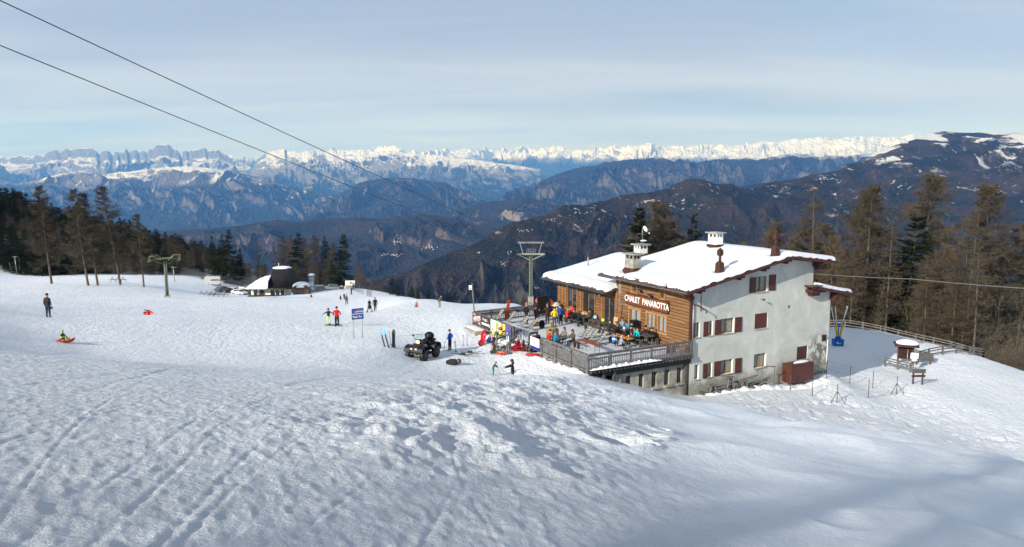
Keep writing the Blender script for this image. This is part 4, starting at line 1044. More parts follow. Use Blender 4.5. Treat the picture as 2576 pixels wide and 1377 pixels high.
def strips_mesh(name, P0, D, L, Wd, rng, mat, curve=0.0, seg=1):
    """thin tapering strips: start, direction, length, width"""
    n = len(P0)
    D = D / (np.linalg.norm(D, axis=1)[:, None] + 1e-9)
    r = rng.normal(size=(n, 3)); S = np.cross(D, r); S /= np.linalg.norm(S, axis=1)[:, None] + 1e-9
    P1 = P0 + D * L[:, None] + np.array([0, 0, 1.0]) * (curve * L)[:, None]
    W_ = (Wd / 2)[:, None]
    V = np.stack([P0 - S * W_, P0 + S * W_, P1 + S * W_ * .45, P1 - S * W_ * .45], 1).reshape(-1, 3)
    Q = np.arange(4 * n).reshape(-1, 4)
    return V, Q
def tree_crown(seed, kind):
    """unit-height tree: x, y, z in [.., .., 0..1] scaled later; returns trunk and crown meshes for a height of 20 m"""
    rng = np.random.default_rng(seed); Ht = 20.0
    VV = []; QQ = []; off = 0
    def add(V, Q):
        nonlocal off
        VV.append(V); QQ.append(Q + off); off += len(V)
    bend = rng.normal(0, .35, 2)
    def axis(z): return np.stack([bend[0] * (z / Ht) ** 2 * 1.2, bend[1] * (z / Ht) ** 2 * 1.2, z], -1)
    if kind in ('larch', 'larchthin'):
        nb = 190 if kind == 'larch' else 110
        z = Ht * (0.20 + 0.79 * rng.random(nb) ** .85)
        rel = (1 - z / Ht)
        Lb = (0.45 + 5.0 * rel ** .75 * (1 - np.exp(-(z / Ht - .12) * 9))) * rng.uniform(.55, 1.2, nb)
        if kind == 'larchthin': Lb *= .8
        az = rng.uniform(0, 2 * pi, nb)
        el = 0.10 - .25 * rel + rng.normal(0, .12, nb) + .55 * np.exp(-rel * 8)
        D = np.stack([np.cos(az) * np.cos(el), np.sin(az) * np.cos(el), np.sin(el)], -1)
        P = axis(z)
        ns = 5
        for s_ in range(ns):                      # limb in pieces that sag and lift
            a0, a1 = s_ / ns, (s_ + 1) / ns
            zz0 = (-0.16 * np.sin(a0 * pi * .9) * Lb + .10 * Lb * a0 ** 2); zz1 = (-0.16 * np.sin(a1 * pi * .9) * Lb + .10 * Lb * a1 ** 2)
            Q0 = P + D * (Lb * a0)[:, None]; Q0[:, 2] += zz0; Q1 = P + D * (Lb * a1)[:, None]; Q1[:, 2] += zz1
            dd = Q1 - Q0; l = np.linalg.norm(dd, axis=1)
            for rep in range(2):
                add(*strips_mesh('', Q0, dd, l, .055 * (1.05 - a0) + 0 * l + .012, rng, None))
        nt_ = 34 if kind == 'larch' else 22
        bi = np.repeat(np.arange(nb), nt_); a = rng.random(len(bi)) ** .75
        Q0 = P[bi] + D[bi] * (Lb[bi] * a)[:, None]; Q0[:, 2] += -0.16 * np.sin(a * pi * .9) * Lb[bi] + .10 * Lb[bi] * a ** 2
        dd = D[bi] * .6 + rng.normal(0, .55, (len(bi), 3)); dd[:, 2] -= .22
        l = rng.uniform(.25, .95, len(bi)) * np.clip(Lb[bi] / 2.2, .35, 1.2)
        add(*strips_mesh('', Q0, dd, l, rng.uniform(.022, .044, len(bi)), rng, None))
        k2 = rng.integers(0, len(bi), len(bi) * 2 if kind == 'larch' else len(bi))
        dn = dd[k2] / (np.linalg.norm(dd[k2], axis=1)[:, None]); f = rng.random(len(k2))
        S0 = Q0[k2] + dn * (l[k2] * f)[:, None]
        d3 = dn + rng.normal(0, .8, (len(k2), 3)); d3[:, 2] -= .25
        add(*strips_mesh('', S0, d3, rng.uniform(.12, .42, len(k2)), rng.uniform(.018, .034, len(k2)), rng, None))
        r0 = .22
    elif kind == 'spruce':
        nb = 230
        z = Ht * (0.04 + 0.95 * rng.random(nb) ** .9); rel = 1 - z / Ht
        Lb = (0.3 + 4.3 * rel ** .85) * rng.uniform(.65, 1.15, nb); az = rng.uniform(0, 2 * pi, nb)
        el = -.28 + .75 * np.exp(-rel * 5) + rng.normal(0, .08, nb)
        D = np.stack([np.cos(az) * np.cos(el), np.sin(az) * np.cos(el), np.sin(el)], -1); P = axis(z)
        add(*strips_mesh('', P, D, Lb, .07 + 0 * Lb, rng, None))
        nt_ = 46
        bi = np.repeat(np.arange(nb), nt_); a = rng.random(len(bi)) ** .8
        Q0 = P[bi] + D[bi] * (Lb[bi] * a)[:, None]; Q0[:, 2] += .12 * Lb[bi] * a ** 3
        side = np.cross(D[bi], [0, 0, 1.0]); dd = D[bi] * .8 + side * rng.normal(0, .8, len(bi))[:, None] + rng.normal(0, .2, (len(bi), 3)); dd[:, 2] -= rng.uniform(.1, .7, len(bi))
        add(*strips_mesh('', Q0, dd, rng.uniform(.25, .75, len(bi)) * np.clip(Lb[bi] / 2.0, .4, 1.1), rng.uniform(.06, .15, len(bi)), rng, None))
        r0 = .24
    else:                                         # bare broadleaved shrub, several thin stems
        ns = 9; st = []
        for s_ in range(ns):
            az = rng.uniform(0, 2 * pi); lean = rng.uniform(.05, .38); p = np.array([rng.normal(0, .5), rng.normal(0, .5), 0.0]); d = np.array([cos(az) * lean, sin(az) * lean, 1.0]); hh = Ht * rng.uniform(.55, 1.0); k = 10
            for j in range(k):
                d = d + rng.normal(0, .09, 3); d /= np.linalg.norm(d); q = p + d * hh / k
                st.append((p.copy(), d.copy(), hh / k, .16 * (1 - j / k) + .03)); p = q
        P0 = np.array([a[0] for a in st]); D0 = np.array([a[1] for a in st]); L0 = np.array([a[2] for a in st]); W0 = np.array([a[3] for a in st])
        for rep in range(2): add(*strips_mesh('', P0, D0, L0 * 1.03, W0, rng, None))
        bi = rng.integers(ns, len(st), 420); Pb = P0[bi] + D0[bi] * (L0[bi] * rng.random(420))[:, None]; Db = D0[bi] * .7 + rng.normal(0, .6, (420, 3)); Lb = rng.uniform(.8, 3.2, 420)
        add(*strips_mesh('', Pb, Db, Lb, .045 + 0 * Lb, rng, None))
        k2 = rng.integers(0, 420, 2600); dn = Db[k2] / np.linalg.norm(Db[k2], axis=1)[:, None]
        add(*strips_mesh('', Pb[k2] + dn * (Lb[k2] * rng.random(2600))[:, None], dn + rng.normal(0, .6, (2600, 3)), rng.uniform(.3, 1.3, 2600), rng.uniform(.018, .035, 2600), rng, None))
        r0 = .09
    b = MB(); zs_ = [0, .25, 1.0, 4, 8, 12, 16, 19.6]
    A_ = axis(np.array(zs_, float)); b.tube([tuple(q) for q in A_], [r0 * 1.35, r0 * 1.1, r0, r0 * .85, r0 * .66, r0 * .45, r0 * .24, .02], 8)
    return b, np.concatenate(VV), np.concatenate(QQ)
PROTO = {}
def proto(key, seed, kind, bark, leaf):
    tb, V, Q = tree_crown(seed, kind)
    to = tb.build("trunk", bark)
    co_ = mesh_np("crown", V, Q, leaf, smooth=False)
    for o in (to, co_): COL.objects.unlink(o)
    PROTO.setdefault(key, []).append((to, co_))
for i in range(4): proto('larch', 100 + i, 'larch', BK_L, TW_L)
for i in range(2): proto('orange', 120 + i, 'larch', BK_L, TW_O)
for i in range(2): proto('thin', 130 + i, 'larchthin', BK_L, TW_L)
for i in range(3): proto('spruce', 140 + i, 'spruce', BK_S, ND_S)
for i in range(2): proto('shrub', 150 + i, 'shrub', TW_B, TW_B)
RT_ = random.Random(99)
def tree(kind, x, y, h_, label, group, lean=(0, 0), wide=1.0, z=None, name=None):
    to, co_ = RT_.choice(PROTO[kind])
    nm = name or {'larch': 'larch_tree', 'orange': 'larch_tree', 'thin': 'larch_tree', 'spruce': 'spruce_tree', 'shrub': 'bare_shrub'}[kind]
    zz_ = (hz(x, y) if z is None else z) - .15
    e = bpy.data.objects.new(nm, None); COL.objects.link(e)
    e.location = (x, y, zz_); e.rotation_euler = (lean[1], lean[0], RT_.uniform(0, 6.28) if not (lean[0] or lean[1]) else 0)
    s_ = h_ / 20.0; e.scale = (s_ * wide, s_ * wide, s_)
    tag(e, label, {'shrub': 'shrub'}.get(kind, 'tree'), group)
    for q in (to, co_):
        c_ = q.copy(); COL.objects.link(c_); c_.parent = e
    return e
def tree_px(kind, u, vtop, y, label, group, lean=(0, 0), wide=1.0, dz=0.0):
    x, _, zt_ = at(u, vtop, y)
    z0 = hz(x, y) + dz
    return tree(kind, x, y, max(3.0, zt_ - z0), label, group, lean, wide, z=z0)

# five leaning larches on the upper edge of the piste
g = "leaning larches along the piste edge"
for (u, v, ut, vt, lb) in [(130, 714, 96, 470, "leftmost leaning larch whose bare trunk rises from the bright snow"), (222, 718, 182, 478, "tall larch leaning left, second from the left of the piste edge"),
                           (246, 718, 215, 488, "thick trunked larch just right of the second leaning larch"), (303, 716, 262, 470, "slender leaning larch with black debris at its foot"),
                           (362, 722, 348, 540, "rightmost and straightest larch on the piste edge")]:
    p = on(u, v, 100)
    zt_ = at(ut, vt, p[1])[2]; hgt_ = zt_ - p[2]
    tree('larch', p[0], p[1], hgt_ * 1.02, lb, g, lean=(math.atan((at(ut, vt, p[1])[0] - p[0]) / hgt_), 0), wide=1.05, z=p[2])

# wood behind the piste on the left: every tree stands on its own spot of the hillside
SKY_U = [(-260, 420), (-60, 452), (0, 465), (60, 478), (110, 500), (150, 515), (200, 518), (250, 538), (290, 550), (330, 552), (370, 568), (400, 575), (430, 580), (470, 600), (500, 606), (530, 616), (560, 625), (600, 640), (640, 655), (700, 650), (800, 655), (870, 660), (930, 700)]
def sky_v(u): return float(np.interp(u, [q[0] for q in SKY_U], [q[1] for q in SKY_U]))
LBL = {'spruce': "dark green spruce in the dense wood behind the piste on the left", 'larch': "bare brown larch in the dense wood behind the piste on the left"}
cnt = 0
rows = [(206, 60), (216, 58), (230, 56), (248, 46), (270, 44), (300, 50), (335, 62), (372, 70)]
for ri, (y0, n) in enumerate(rows):
    f = ri / (len(rows) - 1)
    for k in range(n):
        u = -70 + (640 + (1 - f) * 250) * (k + RT_.random()) / n
        y = y0 + RT_.uniform(-6, 8)
        if f > .5 and u > 620: continue
        x = at(u, 600, y)[0]; z0 = hz(x, y)
        vs_ = sky_v(u); vb = 690 if u < 480 else 712
        vt = vs_ + (vb - vs_) * (1 - f) * .62 + RT_.uniform(-4, 26 if f < .95 else 12)
        kd = 'spruce' if (RT_.random() < (.58 + .25 * f if u < 470 else .45)) else 'larch'
        hh = at(u, vt, y)[2] - z0
        if hh < 4: continue
        if hh > 25: z0 = z0 + (hh - 25); hh = 25
        where = ('left third', 'middle', 'right third')[min(2, max(0, int((u + 70) // 250)))]; row_ = 'front edge' if f < .3 else ('skyline' if f > .75 else 'middle rows')
        tree(kd, x, y, hh, f"{'dark green spruce' if kd == 'spruce' else 'bare brown larch'}, {row_} of the dense left hand wood, {where}", "trees of the dense wood on the left", wide=RT_.uniform(1.4, 2.0), z=z0); cnt += 1
for k in range(64):
    u = 425 + 470 * (k + RT_.random()) / 64; y = RT_.uniform(213, 262); x = at(u, 600, y)[0]; z0 = hz(x, y); vt = sky_v(u) + RT_.uniform(8, 60) + (y < 230) * 10
    hh = min(23, at(u, vt, y)[2] - z0)
    if hh < 4: continue
    kd = RT_.choice(['spruce', 'larch', 'larch'])
    tree(kd, x, y, hh, {'spruce': "dark spruce in the wooded hollow behind the parked cars", 'larch': "brown larch in the wooded hollow behind the parked cars"}[kd], "trees in the hollow behind the car park", wide=RT_.uniform(1.2, 1.8), z=z0)
# single trees behind the car park
g = "trees behind the car park"
for (kd, u, vt, y, wd, lb) in [('spruce', 572, 576, 214, 1.15, "tallest spruce above the parked cars"), ('spruce', 553, 590, 216, 1.0, "slim spruce touching the left of the tallest spruce"), ('spruce', 533, 592, 222, .8, "small pointed spruce left of the twin spruces"),
                               ('spruce', 600, 625, 218, 1.2, "short broad spruce right of the tallest spruce"), ('thin', 647, 598, 224, 1.0, "see-through larch standing alone between two groups of trees"), ('thin', 688, 606, 230, .8, "very thin bare larch standing alone left of the larch grove"),
                               ('spruce', 745, 582, 222, 1.2, "dark spruce rising among the brown larches above the hut"), ('larch', 712, 596, 220, 1.1, "brown larch at the left end of the grove above the hut"), ('larch', 728, 592, 226, 1.1, "brown larch directly left of the dark spruce above the hut"),
                               ('larch', 770, 598, 222, 1.2, "brown larch directly right of the dark spruce above the hut"), ('larch', 795, 592, 220, 1.1, "tall brown larch in the middle of the grove"), ('spruce', 818, 590, 226, .9, "narrow spruce poking out of the larch grove"),
                               ('spruce', 857, 588, 214, 1.3, "big dark conical spruce at the right end of the grove"), ('larch', 832, 610, 215, 1.1, "brown larch touching the big conical spruce"), ('orange', 903, 655, 196, 1.1, "orange brown young larch behind the white board"),
                               ('larch', 660, 665, 216, 1.3, "low brown larch behind the hut's left roof"), ('larch', 625, 672, 214, 1.2, "low brown larch above the dark van"), ('spruce', 680, 690, 212, 1.2, "low dark spruce right behind the hut"), ('larch', 745, 660, 210, 1.3, "broad brown larch over the snow capped kiosk"),
                               ('larch', 785, 655, 208, 1.2, "broad brown larch behind the pickup"), ('spruce', 838, 650, 206, 1.0, "dark young spruce at the foot of the big conical spruce"), ('spruce', 880, 690, 205, 1.2, "dark young spruce behind the orange larch")]:
    tree_px(kd, u, vt, y, lb, g, wide=wd)
g = "tree tops beyond the snow crest"
for (kd, u, vt, y, wd, lb) in [('larch', 935, 697, 178, 1.3, "brown tree below the mesh fence"), ('larch', 962, 702, 175, 1.3, "brown tree second to the right of the mesh fence"), ('spruce', 985, 690, 172, 1.0, "pointed dark spruce above the crest left of the small tree tops"), ('spruce', 1000, 708, 168, 1.1, "dark spruce at the right end of the brown trees"),
                               ('larch', 915, 690, 182, 1.2, "brown tree between the orange larch and the mesh fence"), ('spruce', 1037, 733, 150, 1.2, "left one of the two small dark tree tops over the crest"), ('spruce', 1052, 728, 152, 1.0, "thin dark tree top beside the small dark crown"), ('spruce', 1078, 736, 150, 1.6, "round dark tree top alone on the crest"),
                               ('spruce', 1126, 742, 148, 1.0, "tiny tree top left of the blue sign on the crest"), ('spruce', 1139, 740, 148, 1.0, "tiny tree top nearest the blue sign on the crest")]:
    tree_px(kd, u, vt, y, lb, g, wide=wd)
# behind the chalet
g = "trees behind the chalet"
for (kd, u, vt, y, wd, lb) in [('spruce', 1593, 518, 88, 1.1, "dark spruce left of the larches behind the chalet roof"), ('larch', 1620, 540, 90, 1.2, "brown larch against the dark spruce behind the chalet"), ('larch', 1650, 505, 92, 1.4, "tallest brown larch behind the chalet ridge"),
                               ('larch', 1695, 560, 95, 1.2, "brown larch over the satellite dish"), ('larch', 1725, 590, 98, 1.0, "short larch left of the single slim spruce"), ('spruce', 1748, 533, 92, .75, "single slim spruce left of the white chimney"), ('larch', 1790, 600, 100, .9, "faint larch behind the white chimney"), ('larch', 1672, 530, 97, 1.2, "brown larch half hidden behind the tallest larch of the chalet")]:
    tree_px(kd, u, vt, y, lb, g, wide=wd)
# wood at the right
g = "tall trees beyond the rail fence"
R_ = [('larch', 1838, 622, 112, 1.2, "hazy brown larch top between the white chimney and the rear flue"), ('orange', 1872, 606, 108, 1.3, "orange tinged larch top directly left of the rear flue"), ('larch', 1985, 590, 96, 1.3, "brown larch above the fascia of the chalet's right roof slope"), ('larch', 2080, 560, 103, 1.3, "brown larch filling the gap right of the larch with the dark side limb"), ('larch', 1905, 610, 104, 1.2, "low brown larch right of the chalet's rear flue"), ('orange', 1935, 580, 100, 1.1, "orange tinged larch over the chalet ridge"), ('orange', 1965, 552, 102, 1.3, "broad orange tinged larch at the left of the right wood"), ('larch', 2012, 545, 98, 1.2, "brown larch above the right roof end"),
      ('thin', 2058, 462, 96, 1.2, "tall larch with a strong dark side limb above the roof end"), ('orange', 2100, 590, 92, 1.2, "bushy orange larch above the lower roof"), ('larch', 2168, 478, 98, 1.2, "tall larch left one of the close pair"), ('larch', 2194, 462, 95, 1.2, "tall larch right one of the close pair"),
      ('thin', 2247, 540, 92, .9, "dark thin trunk with few branches left of the big spruce"), ('spruce', 2298, 540, 96, 1.5, "big dark spruce in the middle of the right wood"), ('larch', 2332, 438, 99, 1.3, "tallest larch behind the big spruce"), ('orange', 2376, 610, 90, 1.3, "orange brown larch right of the big spruce"),
      ('thin', 2455, 505, 94, 1.1, "thin larch left one of the far right pair"), ('larch', 2492, 462, 97, 1.15, "tall larch right one of the far right pair"), ('larch', 2410, 650, 84, 1.0, "larch with a straight thick trunk behind the fence corner"), ('thin', 2440, 620, 85, 1.0, "larch with a bent trunk right of the straight trunk"),
      ('thin', 2472, 610, 83, 1.0, "larch with forked trunk at the fence corner"), ('larch', 2340, 640, 86, 1.0, "larch with slanting trunk behind the kiosk"), ('larch', 2150, 620, 90, 1.0, "middle sized larch above the blue snow lance"), ('larch', 2545, 600, 104, 1.2, "hazy larch near the right picture edge"),
      ('larch', 2590, 560, 108, 1.2, "larch cut by the right picture edge"), ('larch', 2225, 640, 105, 1.3, "broad larch between the dark trunk and the blue lance"), ('thin', 2570, 720, 96, 1.0, "thin larch low at the right picture edge"),
      ('spruce', 2120, 700, 104, 1.5, "dark spruce behind the yellow and blue lances"), ('spruce', 2190, 690, 110, 1.6, "dark spruce low behind the close pair of larches"), ('spruce', 2260, 700, 106, 1.5, "dark spruce behind the rail fence left of the big spruce"),
      ('spruce', 2350, 720, 104, 1.6, "black looking spruce behind the slanting trunk"), ('spruce', 2400, 700, 108, 1.6, "black looking spruce behind the straight trunk"), ('spruce', 2450, 730, 102, 1.5, "black looking spruce behind the forked trunk"),
      ('spruce', 2505, 740, 100, 1.4, "rightmost dark spruce beyond the fence corner"), ('spruce', 2310, 760, 98, 1.5, "low dark spruce under the big spruce"), ('spruce', 2160, 770, 96, 1.4, "low dark spruce beside the lances")]
for (kd, u, vt, y, wd, lb) in R_: tree_px(kd, u, vt, y, lb, g, wide=wd)
for k in range(26):
    u = 2100 + k * 21 + RT_.uniform(-8, 8); y = RT_.uniform(93, 112) - max(0, (u - 2440)) * .10
    vt = 690 + RT_.uniform(-30, 70) + max(0, u - 2450) * .4
    tree_px('shrub', u, vt, y, f"pale leafless shrub behind the rail fence, {'left' if k < 9 else ('middle' if k < 18 else 'right')} part of the thicket", "leafless shrubs behind the rail fence", wide=RT_.uniform(1.0, 1.8))
for k in range(10):
    u = 2480 + k * 14; y = 84 - k * 1.0
    tree_px('shrub', u, 815 + k * 9 + RT_.uniform(-12, 12), y, f"low leafless shrub on the bank beyond the fence corner, {'upper' if k < 5 else 'lower'} end", "low shrubs at the right edge", wide=2.0)
# unseen larches behind the viewpoint, the near ones added to shade the right foreground
g = "larches uphill behind the viewpoint"
for i, (x, y, h_, wd) in enumerate([(-20, -17, 15, 1.3), (-64, -48, 14, .7), (-24, -21, 16, 1.3), (-17, -15.5, 15, 1.3)]):
    tree('larch' if i < 0 else 'thin', x, y, h_, ["larch uphill behind the viewpoint, second from the left", "larch uphill behind the viewpoint, second from the right", "rightmost larch uphill behind the viewpoint", "thin larch standing leftmost uphill behind the viewpoint"][i], g, wide=wd)
# ------------------------------------------------------------------ people
_mc = {}
def cmat(col, rough=0.8, nm="cloth", spec=0.2):
    k = (tuple(round(c, 4) for c in col), rough, nm)
    if k not in _mc:
        _mc[k] = solid(nm, col, rough, spec=spec, nscale=9, amt=.22)
    return _mc[k]
SKIN = cmat((0.42, 0.24, 0.16), .6, "skin", .3)
EYE = cmat((0.02, 0.015, 0.012), .3, "eye")
ARM = {'down': ((.06, -.02, -.28), (.07, .05, -.52)), 'hip': ((.15, -.07, -.24), (.05, .12, -.38)), 'fwd': ((.03, .16, -.20), (.0, .40, -.16)), 'out': ((.22, 0, -.14), (.44, .05, -.24)),
       'table': ((.08, .12, -.24), (-.02, .34, -.22)), 'up': ((.20, .10, .02), (-.02, .16, .20)), 'reach': ((-.02, .24, -.08), (-.06, .50, -.14)), 'push': ((.05, .10, -.24), (.0, .34, -.30)), 'knee': ((.08, .10, -.25), (.02, .30, -.38))}
def person(loc, rz, jacket, trousers, label, h=1.72, pose='stand', arms=('down', 'down'), hair=(0.03, 0.02, 0.015), hat=None, helmet=None, boots=(0.02, 0.02, 0.022), gloves=None, lean=0.0, bulk=1.0,
           group=None, long_coat=False, stripe=None, hood=False, turn=0.0, tilt=0.0):
    root = empty("person", loc, rz, label, "person", group)
    root.scale = (h / 1.75,) * 3
    pz = {'stand': .93, 'walk': .91, 'sit': .50, 'ground': .17, 'kneel': .50, 'bend': .88, 'knees': .50}[pose]
    cl, sl = cos(lean), sin(lean)
    def up(x, y, z):           # upper body turns forward about the pelvis
        return Vector((x, y * cl + z * sl, pz + z * cl - y * sl))
    J = []; E = []; R = []; reg = []
    def add(p, r, par=None, g=1):
        J.append(Vector(p)); R.append(r if isinstance(r, tuple) else (r, r))
        if par is not None: E.append((par, len(J) - 1)); reg.append(g)
        return len(J) - 1
    k = bulk
    pel = add(up(0, 0, 0), (.15 * k, .125 * k))
    bel = add(up(0, .01, .20), (.155 * k, .125 * k), pel, 1)
    che = add(up(0, 0, .42), (.165 * k, .12 * k), bel, 1)
    nk = add(up(0, .0, .58), .062, che, 1)
    hb = add(up(0, .025, .68), .082, nk, 0)
    hc = add(up(0, .03, .755), .096, hb, 0)
    ht = add(up(0, .02, .82), .075, hc, 0)
    hands = []
    for s_, a in ((-1, arms[0]), (1, arms[1])):
        sh = add(up(.185 * s_ * k, 0, .48), .072 * k, che, 1)
        e1, w1 = ARM[a]
        el = add(up(.185 * s_ * k + e1[0] * s_, e1[1], .48 + e1[2]), .056 * k, sh, 1)
        wr = add(up(.185 * s_ * k + w1[0] * s_, w1[1], .48 + w1[2]), .040, el, 1)
        d = (J[wr] - J[el]).normalized(); hands.append((J[wr].copy(), d, s_))
    for s_ in (-1, 1):
        hp_ = add(J[pel] + Vector((.095 * s_, 0, -.06)), .105 * k, pel, 2)
        p0 = J[hp_]
        if pose == 'stand' or pose == 'bend': kn, an = Vector((.01 * s_, .02 if pose == 'stand' else .10, -.41)), Vector((.03 * s_, .0, -.79 if pose == 'stand' else -.74))
        elif pose == 'walk': kn, an = (Vector((0, .16, -.38)), Vector((0, .22, -.77))) if s_ > 0 else (Vector((0, -.02, -.42)), Vector((0, -.28, -.74)))
        elif pose == 'sit': kn, an = Vector((.05 * s_, .42, .0)), Vector((.05 * s_, .43, -.36))
        elif pose == 'ground': kn, an = Vector((.07 * s_, .36, .17)), Vector((.07 * s_, .72, -.02))
        else: kn, an = Vector((.03 * s_, .07, -.37)), Vector((.03 * s_, -.34, -.38))
        kj = add(p0 + kn, .075 * k, hp_, 2); aj = add(p0 + an, .055 * k, kj, 2)
        if pose in ('kneel', 'knees'): tv = Vector((0, -.15, .03))
        elif pose == 'ground': tv = Vector((0, .06, .14))
        else: tv = Vector((0, .15, -.04))
        add(J[aj] + tv, .045, aj, 3)
    me = bpy.data.meshes.new("body"); me.from_pydata([tuple(p) for p in J], E, [])
    tmp = bpy.data.objects.new("tmp", me); COL.objects.link(tmp)
    md = tmp.modifiers.new("Skin", 'SKIN')
    sv = me.skin_vertices[0].data
    for i in range(len(J)): sv[i].radius = R[i]; sv[i].use_root = (i == 0)
    md.use_smooth_shade = True
    sb = tmp.modifiers.new("Sub", 'SUBSURF'); sb.levels = 1; sb.render_levels = 1
    dg = bpy.context.evaluated_depsgraph_get(); dg.update()
    ev = tmp.evaluated_get(dg).to_mesh()
    V = [tuple(v.co) for v in ev.vertices]; Fs = [tuple(p.vertices) for p in ev.polygons]
    cen = [p.center.copy() for p in ev.polygons]
    tmp.evaluated_get(dg).to_mesh_clear()
    bpy.data.objects.remove(tmp); bpy.data.meshes.remove(me)
    b = MB(); b.V = V; b.Fc = Fs; b.S = [True] * len(Fs)
    seg = [(J[a], J[c_], g) for (a, c_), g in zip(E, reg)]
    for c_ in cen:
        best, bg = 9, 1
        for a, q, g in seg:
            d = q - a; t_ = max(0, min(1, (c_ - a).dot(d) / max(d.length_squared, 1e-9))); dist = (c_ - a - d * t_).length
            if dist < best: best, bg = dist, g
        if bg == 2 and long_coat and c_.z > pz - .38 and pose != 'sit': bg = 1
        if bg == 1 and stripe is not None and abs((c_ - up(0, 0, .30)).dot(up(0, 0, 1) - up(0, 0, 0))) < .05: bg = 5
        b.M.append(bg)
    # face: nose, eyes, mouth, ears
    F_ = up(0, 1, 0) - up(0, 0, 0); U_ = up(0, 0, 1) - up(0, 0, 0); C_ = J[hc]
    b.ball(C_ + F_ * .098 + U_ * -.015, .02, (1, 1, 1.3), 6, 0)
    for s_ in (-1, 1):
        b.ball(C_ + F_ * .090 + U_ * .015 + Vector((.034 * s_, 0, 0)), .012, (1.3, .6, .8), 6, 6)
        b.ball(C_ + Vector((.098 * s_, 0, 0)) + U_ * -.01, .028, (.4, .8, 1.2), 6, 0)
    b.ball(C_ + F_ * .088 + U_ * -.05, .022, (1.3, .4, .35), 6, 5 if stripe is None else 0)
    # hands: palm, four bent fingers of unequal length and a thumb from the side of the palm
    for (w1, d, s_) in hands:
        side = d.cross(Vector((0, 1, .2))).normalized()
        nr = side.cross(d).normalized()
        pc = w1 + d * .05
        b.ball(pc, .045, (.9, .5, 1.1), 8, 4, Matrix((side, nr, d)).transposed())
        for fi, (off, ln) in enumerate(((-.030, .066), (-.010, .078), (.010, .074), (.030, .058))):
            p0 = pc + side * off + d * .035
            b.tube([p0, p0 + d * ln * .45 + nr * .006, p0 + d * ln * .78 + nr * .022, p0 + d * ln * .92 + nr * .040], [.0095, .009, .008, .006], 5, 4)
        th_ = pc - side * .036 * s_ + d * -.005
        b.tube([th_, th_ - side * .028 * s_ + d * .018 + nr * .01, th_ - side * .034 * s_ + d * .046 + nr * .02], [.012, .011, .008], 5, 4)
    gm = cmat(gloves, .8) if gloves else SKIN
    b.build("body", [SKIN, cmat(jacket), cmat(trousers), cmat(boots, .6), gm, cmat(stripe) if stripe else cmat((0.3, 0.1, 0.08)), EYE], root)
    Rm = Matrix((Vector((1, 0, 0)), F_, U_)).transposed()
    if helmet is not None:
        hb_ = MB(); hb_.ball(C_ + U_ * .03, .135, (1, 1.12, .95), 12, 0, Rm, z0=-.35); hb_.ball(C_ + F_ * .10 + U_ * .045, .06, (1.4, .5, .6), 8, 1, Rm)
        hb_.build("helmet", [cmat(helmet, .3, "helmet_shell", .6), cmat((0.02, 0.02, 0.025), .2, "goggles", .6)], root)
    elif hat is not None:
        hb_ = MB(); hb_.ball(C_ + U_ * .025, .118, (1, 1.08, 1.12), 10, 0, Rm, z0=-.15)
        hb_.tube([C_ + U_ * .005 + F_ * .0, C_ + U_ * .05], .122, 10, 1); hb_.ball(C_ + U_ * .165, .032, (1, 1, 1), 6, 1)
        hb_.build("hat", [cmat(hat), cmat(tuple(min(1, c * 1.5 + .02) for c in hat))], root)
    else:
        hb_ = MB(); hb_.ball(C_ + U_ * .022 - F_ * .018, .112, (1, 1.08, 1.05), 10, 0, Rm, z0=-.25)
        hb_.build("hair", cmat(hair, .7, "hair"), root)
    if hood:
        hb_ = MB(); hb_.tube([C_ + U_ * -.18 - F_ * .05, C_ + U_ * -.11 - F_ * .07, C_ + U_ * -.08 - F_ * .02], [.10, .11, .09], 8, 0)
        hb_.build("hood", cmat(jacket), root)
    return root
def fdir(dx, dy): return math.atan2(-dx, dy)          # rotation that turns local +Y to (dx, dy)
def put(u, v): return on(u, v, 40 if v < 960 else 3)
NAVY, BLK, JEANS = (0.012, 0.016, 0.035), (0.010, 0.010, 0.012), (0.020, 0.035, 0.085)
person(put(122, 799), fdir(.1, 1), (0.028, 0.022, 0.018), JEANS, "man in dark brown jacket and jeans on the left, seen from behind, helmet in hand", 1.82, arms=('down', 'down'), tilt=.1)
person(Vector(put(165, 861)) + Vector((-.12, 0, .02)), fdir(1, -.1), (0.018, 0.020, 0.035), (0.30, 0.31, 0.02), "child with bright green hat sitting on a red sledge, dark jacket with lime band", 1.25, 'ground', ('knee', 'knee'), hat=(0.10, 0.62, 0.05), lean=-.1, stripe=(0.5, 0.7, 0.05), boots=(0.2, 0.2, 0.02))
person(put(827, 817), fdir(.25, -1), NAVY, (0.50, 0.78, 0.08), "child in navy jacket and lime green trousers with arms spread", 1.42, arms=('out', 'out'), helmet=(0.012, 0.012, 0.02))
person(put(848, 822), fdir(-.1, 1), (0.42, 0.015, 0.012), BLK, "adult in bright red coat and black trousers beside the child in lime trousers", 1.72, 'walk', ('hip', 'hip'), hat=(0.02, 0.015, 0.018), bulk=1.1)
person(put(930, 779), fdir(.1, -1), BLK, BLK, "woman in black pushing a black pushchair over the snow", 1.65, 'walk', ('push', 'push'), hair=(0.25, 0.14, 0.06), long_coat=True)
person(put(944, 783), fdir(.2, -1), BLK, (0.02, 0.012, 0.02), "person in long black coat walking right of the pushchair", 1.62, 'walk', ('down', 'down'), hair=(0.12, 0.08, 0.05), long_coat=True)
person(put(872, 767), fdir(.2, 1), (0.07, 0.065, 0.07), (0.02, 0.02, 0.025), "tall person in grey coat and hood walking away behind the red coat", 1.75, 'walk', ('down', 'down'), hat=(0.07, 0.065, 0.07))
person(put(866, 754), fdir(.2, 1), NAVY, NAVY, "child in navy just left of the tall grey coated person", 1.2, 'stand', ('down', 'down'), hat=NAVY)
